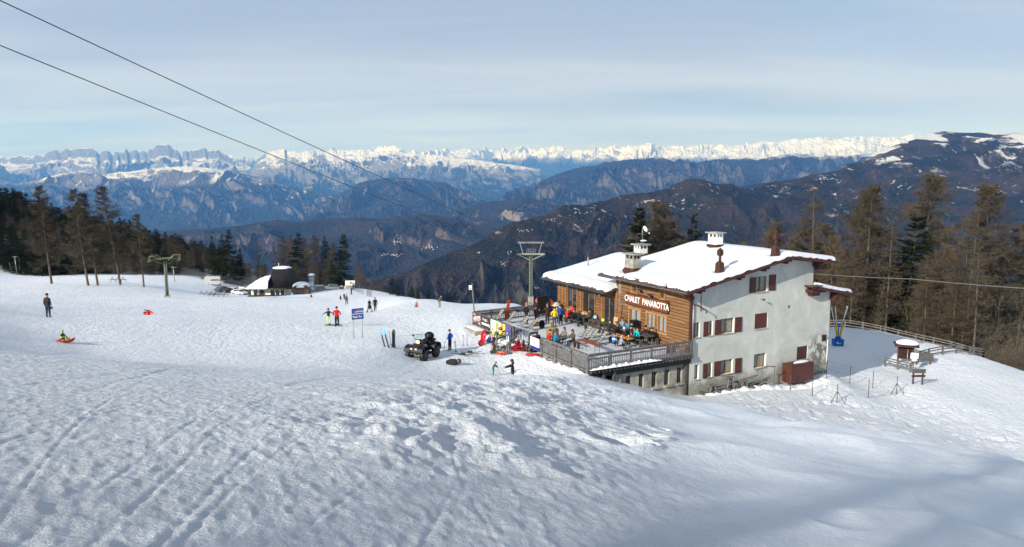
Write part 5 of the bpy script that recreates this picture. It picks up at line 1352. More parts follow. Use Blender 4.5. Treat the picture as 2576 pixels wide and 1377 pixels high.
person(put(857, 755), fdir(-.2, 1), BLK, BLK, "crouching child in black left of the group on the far slope", 1.15, 'knees', ('down', 'down'), hat=BLK)
person(put(1048, 772), fdir(0, -1), (0.62, 0.07, 0.08), (0.015, 0.015, 0.03), "small child in coral pink sitting in the snow near the crest", 1.1, 'ground', ('down', 'down'), hair=(0.10, 0.05, 0.03))
person(put(1105, 774), fdir(.6, .6), (0.055, 0.055, 0.055), (0.20, 0.20, 0.22), "person in dark grey jacket bending over near the crest", 1.5, 'bend', ('down', 'fwd'), lean=.5, hair=(0.03, 0.03, 0.03))
person(put(1151, 762), fdir(-.8, .2), BLK, BLK, "person in black with a pale cap behind the blue sign on the crest", 1.7, 'stand', ('down', 'hip'), hat=(0.75, 0.75, 0.75))
person(put(812, 729), fdir(-.3, .8), (0.012, 0.025, 0.02), BLK, "skier in dark green standing right of the small wooden hut", 1.75, 'stand', ('hip', 'hip'), hat=BLK)
person(put(883, 723), fdir(.5, .5), NAVY, BLK, "adult in navy bending by the mesh fence under the white board", 1.7, 'bend', ('fwd', 'fwd'), lean=.35, hat=BLK)
person(put(889, 726), fdir(.5, .5), (0.015, 0.03, 0.09), (0.01, 0.015, 0.05), "child in blue at the start of the mesh fence", 1.25, 'stand', ('down', 'down'), hat=NAVY)
person(put(783, 748), fdir(0, 1), (0.10, 0.02, 0.03), BLK, "tiny person sitting in the snow right of the small wooden hut", 1.1, 'ground', ('down', 'down'), hat=(0.1, 0.02, 0.03))
person(put(1132, 882), fdir(-.75, .5), (0.01, 0.075, 0.42), NAVY, "skier in bright blue jacket with dark red cap standing behind the quad bike", 1.56, 'stand', ('hip', 'hip'), hat=(0.14, 0.01, 0.015), boots=(0.05, 0.05, 0.06))
person(put(1240, 943), fdir(1, -.15), (0.012, 0.10, 0.085), (0.015, 0.20, 0.13), "small child in green snowsuit holding hands with the kneeling man", .98, 'bend', ('reach', 'reach'), lean=.45, hat=(0.02, 0.02, 0.04), bulk=1.15, gloves=BLK)
person(put(1290, 952), fdir(-1, .1), BLK, (0.012, 0.035, 0.10), "man in black jacket kneeling in the snow and reaching to the small child", 1.5, 'kneel', ('reach', 'reach'), hair=(0.035, 0.018, 0.012), lean=.05, hood=True)

def dk(t_, s_, z=0.0):
    p = ts_world(t_, s_); return (p[0], p[1], ZD + .04 + z)
def dface(dt, ds):
    v = AX * dt + BX * ds; return fdir(v.x, v.y)
DG = None
person(dk(-5.33, 14.44), dface(1, .2), BLK, (0.03, 0.028, 0.03), "man in black with red and white striped hat standing on the terrace", 1.8, arms=('down', 'hip'), hat=(0.45, 0.12, 0.16))
person(dk(-3.3, 16.2), dface(-.4, -1), (0.03, 0.015, 0.018), BLK, "person with pink hat and pink face scarf behind the terrace crowd", 1.72, arms=('down', 'hip'), hat=(0.65, 0.04, 0.12))
person(dk(-4.25, 14.7), dface(1, .1), (0.018, 0.013, 0.03), BLK, "child in dark purple coat between the striped hat and the brown coat", 1.42, arms=('down', 'down'), hair=(0.02, 0.015, 0.012), long_coat=True)
person(dk(-3.55, 13.9), dface(.2, 1), (0.045, 0.022, 0.018), (0.05, 0.025, 0.02), "broad person in brown coat and striped cap seen from behind on the terrace", 1.68, 'stand', ('table', 'table'), hat=(0.10, 0.10, 0.16), bulk=1.25, long_coat=True)
person(dk(-2.75, 13.7), dface(-.3, -1), (0.06, 0.10, 0.22), NAVY, "child in pale blue patterned jacket left of the yellow jacket", 1.3, arms=('fwd', 'fwd'), helmet=(0.30, 0.38, 0.50))
person(dk(-3.77, 12.4), dface(.25, 1), (0.72, 0.50, 0.015), (0.025, 0.05, 0.10), "person in bright yellow jacket and blue jeans standing on the terrace", 1.66, arms=('hip', 'down'), hair=(0.03, 0.02, 0.015), hood=True)
person(dk(-2.85, 12.9), dface(.3, 1), (0.015, 0.075, 0.25), NAVY, "person in blue jacket close behind the yellow jacket", 1.68, arms=('down', 'hip'), hair=(0.02, 0.015, 0.012))
person(dk(-1.2, 17.2), dface(-1, -.2), (0.36, 0.06, 0.015), BLK, "person in orange jacket at the end of the annexe wall", 1.6, arms=('hip', 'hip'), hair=(0.02, 0.015, 0.012))
person(dk(-.35, 14.9), dface(-1, 0), (0.60, 0.03, 0.05), BLK, "person in pinkish red sitting behind the farthest picnic table", 1.6, 'sit', ('table', 'table'), hair=(0.06, 0.03, 0.02), lean=.2)
person(dk(-1.75, 13.6), dface(1, .1), (0.58, 0.035, 0.02), (0.03, 0.03, 0.03), "person in orange red jacket sitting with their back to the terrace", 1.66, 'sit', ('table', 'table'), hair=(0.25, 0.15, 0.08), lean=.05)
person(dk(-1.8, 12.7), dface(1, 0), BLK, BLK, "person in black sitting on the bench right of the orange red jacket", 1.7, 'sit', ('table', 'table'), hair=(0.02, 0.016, 0.014), lean=.25)
person(dk(-.3, 12.2), dface(-1, 0), (0.05, 0.04, 0.035), BLK, "person in dark brown sitting at the wall below the annexe window", 1.66, 'sit', ('table', 'table'), hair=(0.02, 0.016, 0.014), lean=.1)
person(dk(-.3, 11.4), dface(-1, -.1), (0.25, 0.50, 0.58), (0.35, 0.04, 0.04), "child in pale blue and red sitting at the annexe wall", 1.35, 'sit', ('table', 'table'), hair=(0.03, 0.02, 0.015), lean=.1)
person(dk(-1.8, 11.9), dface(1, 0), (0.015, 0.015, 0.016), BLK, "person in black with a fur collar sitting on the second bench", 1.65, 'sit', ('table', 'table'), hair=(0.08, 0.05, 0.03), lean=.3, hood=True)
person(dk(-1.95, 7.3), dface(1, .1), (0.022, 0.022, 0.024), BLK, "left one of the two people in black jackets sitting on the middle bench", 1.72, 'sit', ('table', 'table'), hair=(0.02, 0.016, 0.014), lean=.3, bulk=1.1)
person(dk(-1.95, 6.5), dface(1, -.1), (0.018, 0.018, 0.02), BLK, "right one of the two people in black jackets sitting on the middle bench", 1.74, 'sit', ('table', 'table'), hair=(0.09, 0.05, 0.03), lean=.25, bulk=1.1)
person(dk(-.45, 6.7), dface(-1, -.2), (0.02, 0.22, 0.42), NAVY, "person in light blue leaning on the middle table", 1.66, 'sit', ('table', 'table'), hat=(0.05, 0.03, 0.03), lean=.3)
person(dk(-.40, 7.5), dface(-1, -.1), (0.16, 0.24, 0.30), BLK, "person in faded blue grey shading the eyes with a raised hand", 1.7, 'sit', ('up', 'table'), hair=(0.08, 0.04, 0.03))
person(dk(-1.75, 4.1), dface(1, .15), (0.01, 0.38, 0.42), (0.015, 0.015, 0.03), "person in turquoise jacket bending over the table by the log wall", 1.7, 'sit', ('table', 'table'), hair=(0.015, 0.012, 0.012), lean=.35, bulk=1.1)
person(dk(-1.7, 4.95), dface(1, 0), NAVY, BLK, "person in navy sitting left of the turquoise jacket", 1.65, 'sit', ('table', 'table'), hair=(0.02, 0.016, 0.014), lean=.3)
person(dk(-.40, 4.4), dface(-1, 0), (0.05, 0.012, 0.018), BLK, "person in dark burgundy sitting against the log wall", 1.66, 'sit', ('table', 'table'), hair=(0.02, 0.016, 0.014), lean=.15)
person(dk(-.42, 3.55), dface(-1, .1), BLK, BLK, "person in black with white mask sitting at the right end against the log wall", 1.64, 'sit', ('table', 'table'), hair=(0.02, 0.012, 0.012), lean=.1)
person(dk(-3.75, 4.1), dface(1, .2), (0.02, 0.15, 0.48), (0.02, 0.02, 0.05), "child in royal blue and white jacket sitting at the orange table", 1.35, 'sit', ('table', 'table'), helmet=(0.02, 0.02, 0.30), lean=.2, stripe=(0.7, 0.7, 0.72))
person(dk(-2.2, 4.75), dface(-1, -.2), (0.015, 0.015, 0.018), BLK, "person in black with a pale cap at the orange table", 1.6, 'sit', ('table', 'table'), hat=(0.55, 0.52, 0.48), lean=.1)
person(dk(-2.15, 3.9), dface(-1, 0), (0.09, 0.02, 0.03), BLK, "child in maroon jacket and helmet at the orange table", 1.45, 'sit', ('table', 'table'), helmet=(0.06, 0.015, 0.02), lean=.2)
person(dk(-3.75, 3.2), dface(1, 0), (0.28, 0.30, 0.34), NAVY, "child in pale grey jacket right of the royal blue child", 1.35, 'sit', ('table', 'table'), helmet=(0.30, 0.32, 0.38), lean=.15)
person(dk(-7.75, 6.7), dface(1, -.2), (0.45, 0.015, 0.03), BLK, "person in crimson jacket at the small grey table by the picket railing", 1.62, 'sit', ('table', 'table'), hair=(0.02, 0.015, 0.012), lean=.1)
person(dk(-7.70, 5.9), dface(1, -.1), (0.01, 0.17, 0.32), NAVY, "person in petrol blue jacket with back to the picket railing", 1.66, 'sit', ('table', 'table'), hair=(0.10, 0.07, 0.05), bulk=1.12)
person(dk(-6.35, 6.75), dface(-1, -.3), (0.17, 0.135, 0.11), (0.04, 0.035, 0.03), "person in beige quilted coat facing the petrol blue jacket", 1.66, 'sit', ('table', 'table'), hair=(0.06, 0.03, 0.02), hood=True)
person(dk(-6.20, 5.75), dface(-1, 0), (0.075, 0.068, 0.045), (0.02, 0.02, 0.02), "person in olive coat right of the beige quilted coat", 1.66, 'sit', ('table', 'table'), hair=(0.02, 0.015, 0.012), lean=.1, hood=True)

# ------------------------------------------------------------------ terrace furniture
def local_root(name, t_, s_, rz, label, cat, group=None, dz=0.0):
    return empty(name, dk(t_, s_, dz), YAW + rz, label, cat, group)
def picnic(t_, s_, L, label):
    """table with its long side along the wall; bench sets are things of their own"""
    e = local_root("picnic_table", t_, s_, 0, label, "table", "dark picnic tables along the walls")
    b = MB()
    for k in range(4): b.box(-.40 + k * .205, -.215 + k * .205, -L / 2, L / 2, .70, .745)
    b.build("tabletop", M['greyd'], e)
    for y_ in (-L / 2 + .2, L / 2 - .2):
        b = MB(); b.box(-.30, -.20, y_ - .04, y_ + .04, 0, .695); b.box(.20, .30, y_ - .04, y_ + .04, 0, .695); b.box(-.38, .38, y_ - .03, y_ + .03, .60, .695); b.build("leg", M['greyd'], e)
    return e
def bench(t_, s_, L, label, mat='greyd', w_=.34, grp="dark benches beside the picnic tables", rz=0.0):
    e = local_root("bench", t_, s_, rz, label, "bench", grp)
    b = MB(); b.box(-w_ / 2, -.01, -L / 2, L / 2, .42, .465); b.box(.01, w_ / 2, -L / 2, L / 2, .42, .465); b.build("seat", M[mat], e)
    for y_ in (-L / 2 + .2, L / 2 - .2):
        b = MB(); b.box(-w_ / 2 + .03, w_ / 2 - .03, y_ - .03, y_ + .03, 0, .418); b.build("leg", M[mat], e)
for (t_, s_, nm) in [(-1.05, 15.5, "farthest"), (-1.05, 12.6, "second"), (-1.05, 9.6, "third"), (-1.15, 6.9, "middle"), (-1.05, 4.2, "nearest")]:
    L = 2.3
    picnic(t_, s_, L, f"dark picnic table, {nm} from the annexe end of the wall row" if nm not in ('middle', 'nearest') else f"dark weathered picnic table under the log wall, {nm} one of the row" )
    bench(t_ - .80, s_, L, f"dark bench on the open side of the {nm} picnic table of the row")
    if nm != 'farthest': bench(t_ + .72, s_, L, f"dark bench on the wall side of the {nm} picnic table of the row")
def beer_table(t_, s_, L, col, label, rz=0.0, h_=.75):
    e = local_root("folding_table", t_, s_, rz, label, "table", "folding beer tables")
    b = MB(); b.box(-.25, .25, -L / 2, L / 2, h_ - .03, h_); b.box(-.23, -.19, -L / 2 + .02, L / 2 - .02, h_ - .06, h_ - .03); b.box(.19, .23, -L / 2 + .02, L / 2 - .02, h_ - .06, h_ - .03)
    b.build("tabletop", cmat(col, .55, "painted_wood"), e)
    for y_ in (-L / 2 + .3, L / 2 - .3):
        b = MB(); b.tube([(-.2, y_, h_ - .05), (-.2, y_, 0), (.2, y_, 0), (.2, y_, h_ - .05)], .016, 6); b.tube([(-.2, y_, .35), (.2, y_, .35)], .012, 6); b.tube([(0, y_, .35), (0, y_ + (-.35 if y_ > 0 else .35) * -1 * -1, h_ - .05)], .01, 6)
        b.build("leg", M['steel'], e)
beer_table(-6.15, 3.55, 2.2, (0.26, 0.055, 0.025), "long empty red brown folding table at the terrace corner")
beer_table(-2.95, 4.1, 2.2, (0.55, 0.24, 0.03), "orange folding table with people sitting at it")
beer_table(-7.0, 6.3, 1.3, (0.09, 0.085, 0.08), "small grey folding table of the group of four by the railing")
bench(-6.3, 5.15, .9, "short red brown bench end beside the group of four", 'shutter', .26, None)
def deckchair(t_, s_, rz, label):
    e = local_root("deck_chair", t_, s_, rz, label, "deck chair", "deck chairs on the terrace")
    fab = cmat((0.33, 0.31, 0.26), .8, "sling_cloth")
    b = MB(); n = 9; pts = []
    for i in range(n):
        a = i / (n - 1); x_ = -.50 + 1.02 * a; z_ = .30 - .34 * sin(min(1, a * 1.25) * pi) * .35 + max(0, a - .30) * 1.02
        pts.append((x_, z_))
    for i in range(n - 1):
        (x0, z0), (x1, z1_) = pts[i], pts[i + 1]
        b.hexa([(x0, -.24, z0 - .006), (x1, -.24, z1_ - .006), (x1, .24, z1_ - .006), (x0, .24, z0 - .006), (x0, -.24, z0 + .006), (x1, -.24, z1_ + .006), (x1, .24, z1_ + .006), (x0, .24, z0 + .006)], 0, True)
    b.build("sling", fab, e)
    b = MB()
    for y_ in (-.26, .26):
        b.tube([(-.52, y_, .31), (.42, y_ * 1.04, .02)], .014, 6); b.tube([(-.45, y_ * .98, .02), (.54, y_, pts[-1][1])], .014, 6)
        b.tube([(-.52, y_, .31), (-.30, y_, .46), (.02, y_, .50)], .011, 6); b.tube([(.02, y_, .50), (.30, y_, .62)], .011, 6)
    for (x_, z_) in ((.42, .02), (-.45, .02), (-.52, .31), (.54, pts[-1][1])): b.tube([(x_, -.26, z_), (x_, .26, z_)], .013, 6)
    b.build("frame", M['steel'], e)
for (t_, s_, rz, lb) in [(-6.75, 16.9, 0.1, "beige deck chair in the far corner left of the leaning orange board"), (-6.3, 15.6, 0.0, "beige deck chair right of the leaning orange board"), (-6.35, 13.2, .12, "pale deck chair in front of the man with the striped hat"),
                         (-6.1, 12.1, -.15, "beige deck chair nearest to the black rucksack"), (-4.2, 7.2, .05, "left one of the three deck chairs in the middle of the terrace"), (-4.25, 6.2, -.05, "middle one of the three deck chairs in the middle of the terrace"),
                         (-4.15, 5.2, -.12, "right one of the three deck chairs in the middle of the terrace")]: deckchair(t_, s_, rz, lb)
def one(name, label, cat, loc, rz, build, group=None):
    e = empty(name, loc, rz, label, cat, group)
    for nm, b, mt in build: b.build(nm, mt, e)
    return e
b1 = MB(); b1.beam((-.25, 0, .0), (.22, .15, 1.75), .26, .05, up=(0, 1, 0)); b2 = MB(); b2.beam((-.2, .1, .3), (.24, .22, 1.45), .20, .04, up=(0, 1, 0))
one("folded_table", "orange red folded bench leaning against the far railing", "bench", dk(-5.75, 17.0), YAW, [("board", b1, cmat((0.42, 0.06, 0.015), .5, "orange_paint")), ("folded_leg", b2, cmat((0.20, 0.03, 0.012), .5, "orange_paint"))])
b1 = MB(); b1.box(-.55, .55, -.06, .06, .25, 1.85); b2 = MB(); b2.box(-.5, -.42, -.2, .2, 0, .25); b2.box(.42, .5, -.2, .2, 0, .25)
one("screen_board", "big black panel standing at the far railing behind the crowd", "board", dk(-2.2, 17.0), YAW, [("panel", b1, M['black']), ("foot", b2, M['black'])])
b1 = MB(); b1.ball((0, 0, .85), .42, (1.15, .85, .8), 8, 0, None, z0=-.1); b2 = MB()
for (x_, y_) in ((-.3, -.25), (.3, -.25), (-.3, .25), (.3, .25)): b2.tube([(x_, y_ - .04, .14), (x_, y_ + .04, .14)], .13, 10); b2.tube([(x_, y_, .14), (0, 0, .75)], .015, 6)
one("pushchair", "pushchair with pale hood parked at the annexe wall", "pushchair", dk(-.75, 17.0), YAW, [("hood", b1, cmat((0.50, 0.49, 0.45), .7)), ("frame", b2, M['black'])])
def rucksack(loc, rz, col, label, s_=1.0):
    b1 = MB(); b1.ball((0, 0, .24 * s_), .22 * s_, (.85, .6, 1.15), 10); b1.ball((0, .10 * s_, .17 * s_), .13 * s_, (.9, .6, .8), 8); b2 = MB()
    for x_ in (-.08, .08): b2.tube([(x_ * s_, -.10 * s_, .42 * s_), (x_ * s_, -.19 * s_, .28 * s_), (x_ * s_, -.12 * s_, .08 * s_)], .018 * s_, 5)
    one("rucksack", label, "rucksack", loc, rz, [("bag", b1, cmat(col)), ("strap", b2, M['black'])])
rucksack(dk(-5.0, 12.4), 0.5, BLK, "black rucksack on the terrace floor near the yellow jacket", 1.5)
rucksack(dk(-3.1, 5.3), 0.5, (0.05, 0.05, 0.055), "dark rucksack on the terrace floor at the orange table", 1.1)
b1 = MB(); b1.ball((0, 0, .10), .34, (1.2, .7, .35), 10); b2 = MB(); b2.tube([(-.2, 0, .2), (0, 0, .34), (.2, 0, .2)], .02, 5)
one("bag", "yellow orange bag lying on the terrace by the striped hat man", "bag", dk(-4.75, 13.7), .4, [("bag_body", b1, cmat((0.65, 0.28, 0.015))), ("handle", b2, M['black'])])
b1 = MB(); b1.box(-.28, .28, -.25, .25, .9, 1.45); b2 = MB(); b2.tube([(-.285, 0, 1.12), (-.30, 0, 1.12)], .12, 14); b3 = MB()
for (x_, y_) in ((-.2, -.2), (.2, -.2), (.2, .2), (-.2, .2)): b3.box(x_ - .025, x_ + .025, y_ - .025, y_ + .025, 0, .86)
b3.box(-.25, .25, -.25, .25, .86, .898); b3.box(-.2, .2, -.215, -.185, .35, .39); b3.box(-.2, .2, .185, .215, .35, .39)
one("loudspeaker", "black loudspeaker box standing beside the log wall window", "loudspeaker", dk(-.55, 5.75), YAW, [("box", b1, M['black']), ("cone", b2, M['metal'])])
one("bar_stool", "tall pale wooden stool that carries the loudspeaker", "stool", dk(-.55, 5.75), YAW, [("stool_frame", b3, M['plank'])])
b1 = MB(); b1.rbox((0, 0, .62), (.06, .55, 1.1), Matrix.Rotation(.08, 3, 'Y')); b2 = MB(); b2.beam((-.12, -.5, 0), (.18, -.52, 2.3), .06, .05); b2.beam((-.2, -.36, 0), (.14, -.40, 2.2), .05, .05)
one("leaning_boards", "pale wooden boards leaning at the corner of the log wall and annexe", "boards", dk(-.25, 8.6), YAW, [("board", b1, M['plank']), ("lath", b2, M['honey'])])
b1 = MB(); b1.box(-.35, .35, -.35, .35, .0, .95); b1.ball((0, 0, .97), .40, (1, 1, .22), 12); b2 = MB(); b2.box(-.12, .14, .1, .14, 1.0, 1.45)
one("wicker_chair", "pale brown box like lounger with upright cushion behind the group of four", "chair", dk(-6.6, 8.1), YAW + .2, [("shell", b1, cmat((0.24, 0.18, 0.10), .8, "wicker")), ("cushion", b2, M['plank'])])
b1 = MB(); b1.ball((0, 0, .12), .16, (1, 1, .9), 8)
one("beanie", "neon yellow hat lying on the third picnic table", "hat", dk(-1.0, 9.3, .75), 0, [("knit", b1, cmat((0.65, 0.85, 0.05)))])
def tableware(t_, s_, k):
    for j in range(k):
        b1 = MB(); b1.tube([(0, 0, 0), (0, 0, .14)], [.035, .04], 8)
        one("cup", "small cup or bottle standing on the terrace tables", "cup", dk(t_ + RT_.uniform(-.25, .25), s_ + RT_.uniform(-.9, .9), .752), 0, [("cup_body", b1, cmat(RT_.choice([(0.7, 0.7, 0.7), (0.3, 0.1, 0.02), (0.05, 0.12, 0.05)]), .3, "glazed"))], "cups on the tables")
tableware(-1.05, 15.5, 3); tableware(-1.05, 12.6, 3); tableware(-1.15, 6.9, 3); tableware(-1.05, 4.2, 2); tableware(-2.95, 4.1, 3)
b1 = MB(); b1.rbox((0, 0, .32), (.9, .02, .5)); b2 = MB(); b2.box(-.42, -.38, -.02, .02, 0, .3); b2.box(.38, .42, -.02, .02, 0, .3)
one("red_cloth_board", "dull red board standing behind the railing at the log wall", "board", dk(-1.3, .45), YAW, [("panel", b1, cmat((0.16, 0.03, 0.03))), ("foot", b2, M['steel'])])

# ------------------------------------------------------------------ banners on the terrace railing
def banner(s0, s1, z0, z1_, col, label, name="banner"):
    e = empty(name, (0, 0, 0), 0, label, "banner", "advertising banners on the terrace railing"); place_frame(e)
    b = MB(ORG); b.box(-9.13, -9.105, s1, s0, z0, z1_); b.build("sheet", cmat(col, .5, "banner_print"), e)
    return e
def btext(e, txt, size, s_, z, col, rot=0.0, xs=1.0, bold=0.0):
    m_ = M_face((-9.14, s_, z - ZG), (0, -1, 0)) @ Matrix.Rotation(rot, 4, 'Z')
    return text_bm(txt, size, m_, "lettering", cmat(col, .6, "ink"), e, .003, bold, xs)
WHT = (0.72, 0.70, 0.68)
e = banner(17.0, 15.45, -12.75, -11.86, (0.10, 0.035, 0.038), "dark red banner with white crossed lines and a tilted name box")
btext(e, "BANDUS", .34, 16.22, -12.28, WHT, .22, .95, .006)
b = MB(ORG)
for (p, q) in [((16.85, -12.27), (15.62, -11.98)), ((16.80, -12.62), (15.55, -12.30)), ((16.85, -12.27), (16.80, -12.62)), ((15.62, -11.98), (15.55, -12.30)), ((16.95, -11.95), (16.45, -12.05)), ((16.7, -11.88), (16.55, -12.15)), ((15.95, -12.48), (15.6, -12.74)), ((15.6, -12.50), (15.9, -12.72))]:
    b.beam((-9.14, p[0], p[1]), (-9.14, q[0], q[1]), .008, .035, up=(0, 0, 1))
b.build("white_lines", cmat(WHT, .6, "ink"), e)
e = banner(15.40, 13.70, -12.80, -11.88, (0.025, 0.022, 0.026), "black banner with white script and a white strip")
btext(e, "Grigial...", .34, 14.62, -12.12, WHT, .0, 1.0); 
MB(ORG).box(-9.14, -9.131, 14.05, 15.30, -12.60, -12.42).build("white_strip", cmat(WHT, .6, "ink"), e)
btext(e, "k", .44, 13.90, -12.52, WHT, .2, 1.0, .01)
e = banner(13.65, 11.95, -12.85, -11.88, (0.66, 0.68, 0.68), "white banner with large dark digits and green stripe")
btext(e, "20", .62, 12.36, -12.25, (0.06, 0.07, 0.10), 0, .9, -.005)
btext(e, "_ _ _", .2, 13.25, -12.10, (0.3, 0.35, 0.38)); btext(e, "lu", .3, 13.3, -12.66, (0.05, 0.05, 0.06), 0, 1, .01)
e = banner(11.90, 11.12, -12.80, -11.90, (0.66, 0.53, 0.14), "yellow banner with brown writing between the white and violet ones")
btext(e, "==\n+:\n--", .24, 11.5, -12.33, (0.25, 0.17, 0.04))
e = banner(11.08, 10.12, -12.80, -11.92, (0.10, 0.085, 0.26), "violet banner with pale peak emblem at the railing end")
b = MB(ORG); b.face([(-9.14, 10.85, -12.6), (-9.14, 10.35, -12.6), (-9.14, 10.55, -12.15)]); b.face([(-9.145, 10.7, -12.6), (-9.145, 10.5, -12.6), (-9.145, 10.57, -12.4)], 1); b.build("emblem", [cmat((0.5, 0.5, 0.62), .6, "ink"), cmat((0.10, 0.085, 0.26), .5, "banner_print")], e)
# ------------------------------------------------------------------ ski lift
GRN = cmat((0.07, 0.095, 0.055), .6, "pylon_green")
GRL = cmat((0.30, 0.33, 0.28), .5, "pale_steel")
def pylon(base, head_z, label, rz, arm, r=.28, frame=True, oblique=False):
    e = empty("lift_pylon", base, rz, label, "pylon", "chairlift pylons")
    H_ = head_z - base[2]
    b = MB(); b.tube([(0, 0, -1), (0, 0, H_)], [r, r * .85], 12); b.build("pole", GRN, e)
    MB().box(-.40, .40, -.40, .40, -1.0, 2.0 if frame else .3).build("concrete_base", M['concrete'], e)
    b = MB()
    for s_ in (-.2, .2): b.beam((s_, -r - .10, 1.2), (s_, -r - .10, H_), .035, .035)
    n = int((H_ - 1.4) / .35)
    for k in range(n): b.beam((-.2, -r - .10, 1.4 + k * .35), (.2, -r - .10, 1.4 + k * .35), .03, .03)
    b.build("ladder", GRL, e)
    b = MB(); b.beam((-arm, 0, H_ + .35), (arm, 0, H_ + .35), .22, .22); b.beam((-arm * .9, 0, H_ + .25), (0, 0, H_ - .6), .10, .10); b.beam((arm * .9, 0, H_ + .25), (0, 0, H_ - .6), .10, .10); b.build("crossarm", GRL if frame else GRN, e)
    for s_ in (-1, 1):
        b = MB(); b.beam((s_ * arm, -1.3, H_ + .55), (s_ * arm, 1.3, H_ + .35), .08, .14)
        for k in range(6): b.tube([(s_ * arm - .06, -1.15 + k * .46, H_ + .66 - k * .035), (s_ * arm + .06, -1.15 + k * .46, H_ + .66 - k * .035)], .17, 10, 1)
        b.beam((s_ * arm, -1.4, H_ + .1), (s_ * arm, 1.4, H_ + .1), .05, .05); b.beam((s_ * arm - .3, -1.4, H_ + .1), (s_ * arm - .3, 1.4, H_ + .1), .05, .05)
        b.beam((s_ * arm, -1.35, H_ + .1), (s_ * arm, -1.35, H_ + .95), .05, .05); b.beam((s_ * arm, 1.35, H_ + .1), (s_ * arm, 1.35, H_ + .8), .05, .05)
        b.build("sheave_assembly", [M['steel'] if frame else GRL, M['black']], e)
    if frame:
        b = MB(); b.beam((-1.95, 0, H_ + 2.05), (1.95, 0, H_ + 2.05), .20, .22); b.beam((-1.60, 0, H_ + 1.94), (-1.15, 0, H_ + .4), .12, .12); b.beam((1.60, 0, H_ + 1.94), (1.15, 0, H_ + .4), .12, .12); b.build("lifting_frame", M['metal'], e)
        b = MB()
        for k in range(6): b.beam((-.65 + k * .26, -.5, H_ + .4), (-.65 + k * .26, -.5, H_ + 1.15), .03, .03)
        for z_ in (.75, 1.15): b.beam((-.65, -.5, H_ + z_), (.65, -.5, H_ + z_), .03, .03)
        b.build("platform", GRL, e)
    else:
        b = MB()
        for s_ in (-1, 1):
            b.tube([(s_ * .5, -1.3, H_ + .2), (s_ * 1.3, -1.5, H_ + .95), (s_ * arm * 1.0, -1.2, H_ + .9), (s_ * arm * 1.08, 0, H_ + .5), (s_ * arm, 1.2, H_ + .9), (s_ * 1.2, 1.4, H_ + .9), (s_ * .5, 1.3, H_ + .2)], .05, 6)
        b.beam((-1.2, -.6, H_ + .5), (1.2, -.6, H_ + .65), .5, .08); b.build("platform", cmat((0.17, 0.17, 0.09), .6, "yellow_green"), e)
    return e
PB = at(1335, 760, 110); PB = (PB[0], 110.0, hz(PB[0], 110.0))
HZ_ = at(1335, 645, 110)[2]
pylon(PB, HZ_, "tall green chairlift pylon with ladder and pale top frame right behind the terrace", 0.0, 2.05)
LB = put(421, 748)
pylon(LB, at(421, 657, LB[1])[2], "smaller green chairlift pylon standing on the piste by the leaning larches", .35, 2.15, .26, frame=False)
def cable(name, pts, r, label, cat="cable", group=None, n=40, sag=0.0, mat=None):
    P_ = [Vector(p) for p in pts]
    out = []
    for i in range(len(P_) - 1):
        for k in range(n):
            a = k / n; q = P_[i].lerp(P_[i + 1], a); q.z -= sag * 4 * a * (1 - a); out.append(q)
    out.append(P_[-1])
    b = MB(); b.tube(out, r, 6); o = b.build(name, mat or M['black']); tag(o, label, cat, group)
for (u0, v0, y0, sx, lb) in [(0, 1, 35.5, 2.05, "upper and right one of the two dark lift cables crossing the sky"), (0, 114, 38.5, -2.05, "lower and left one of the two dark lift cables crossing the sky")]:
    a = Vector((PB[0] + sx, 110, HZ_ + .85)); q = Vector(at(u0, v0, y0)); d = (q - a)
    cable("lift_cable", [a, q, a + d * 2.0], .026, lb, group="lift cables", sag=.16)
cable("valley_cable", [ts_world(12.52, -.05, -7.9), at(2300, 702, 48), at(2640, 729, 37)], .022, "thin pale wire running from the chalet corner to the right edge", sag=.05, mat=M['metal'])

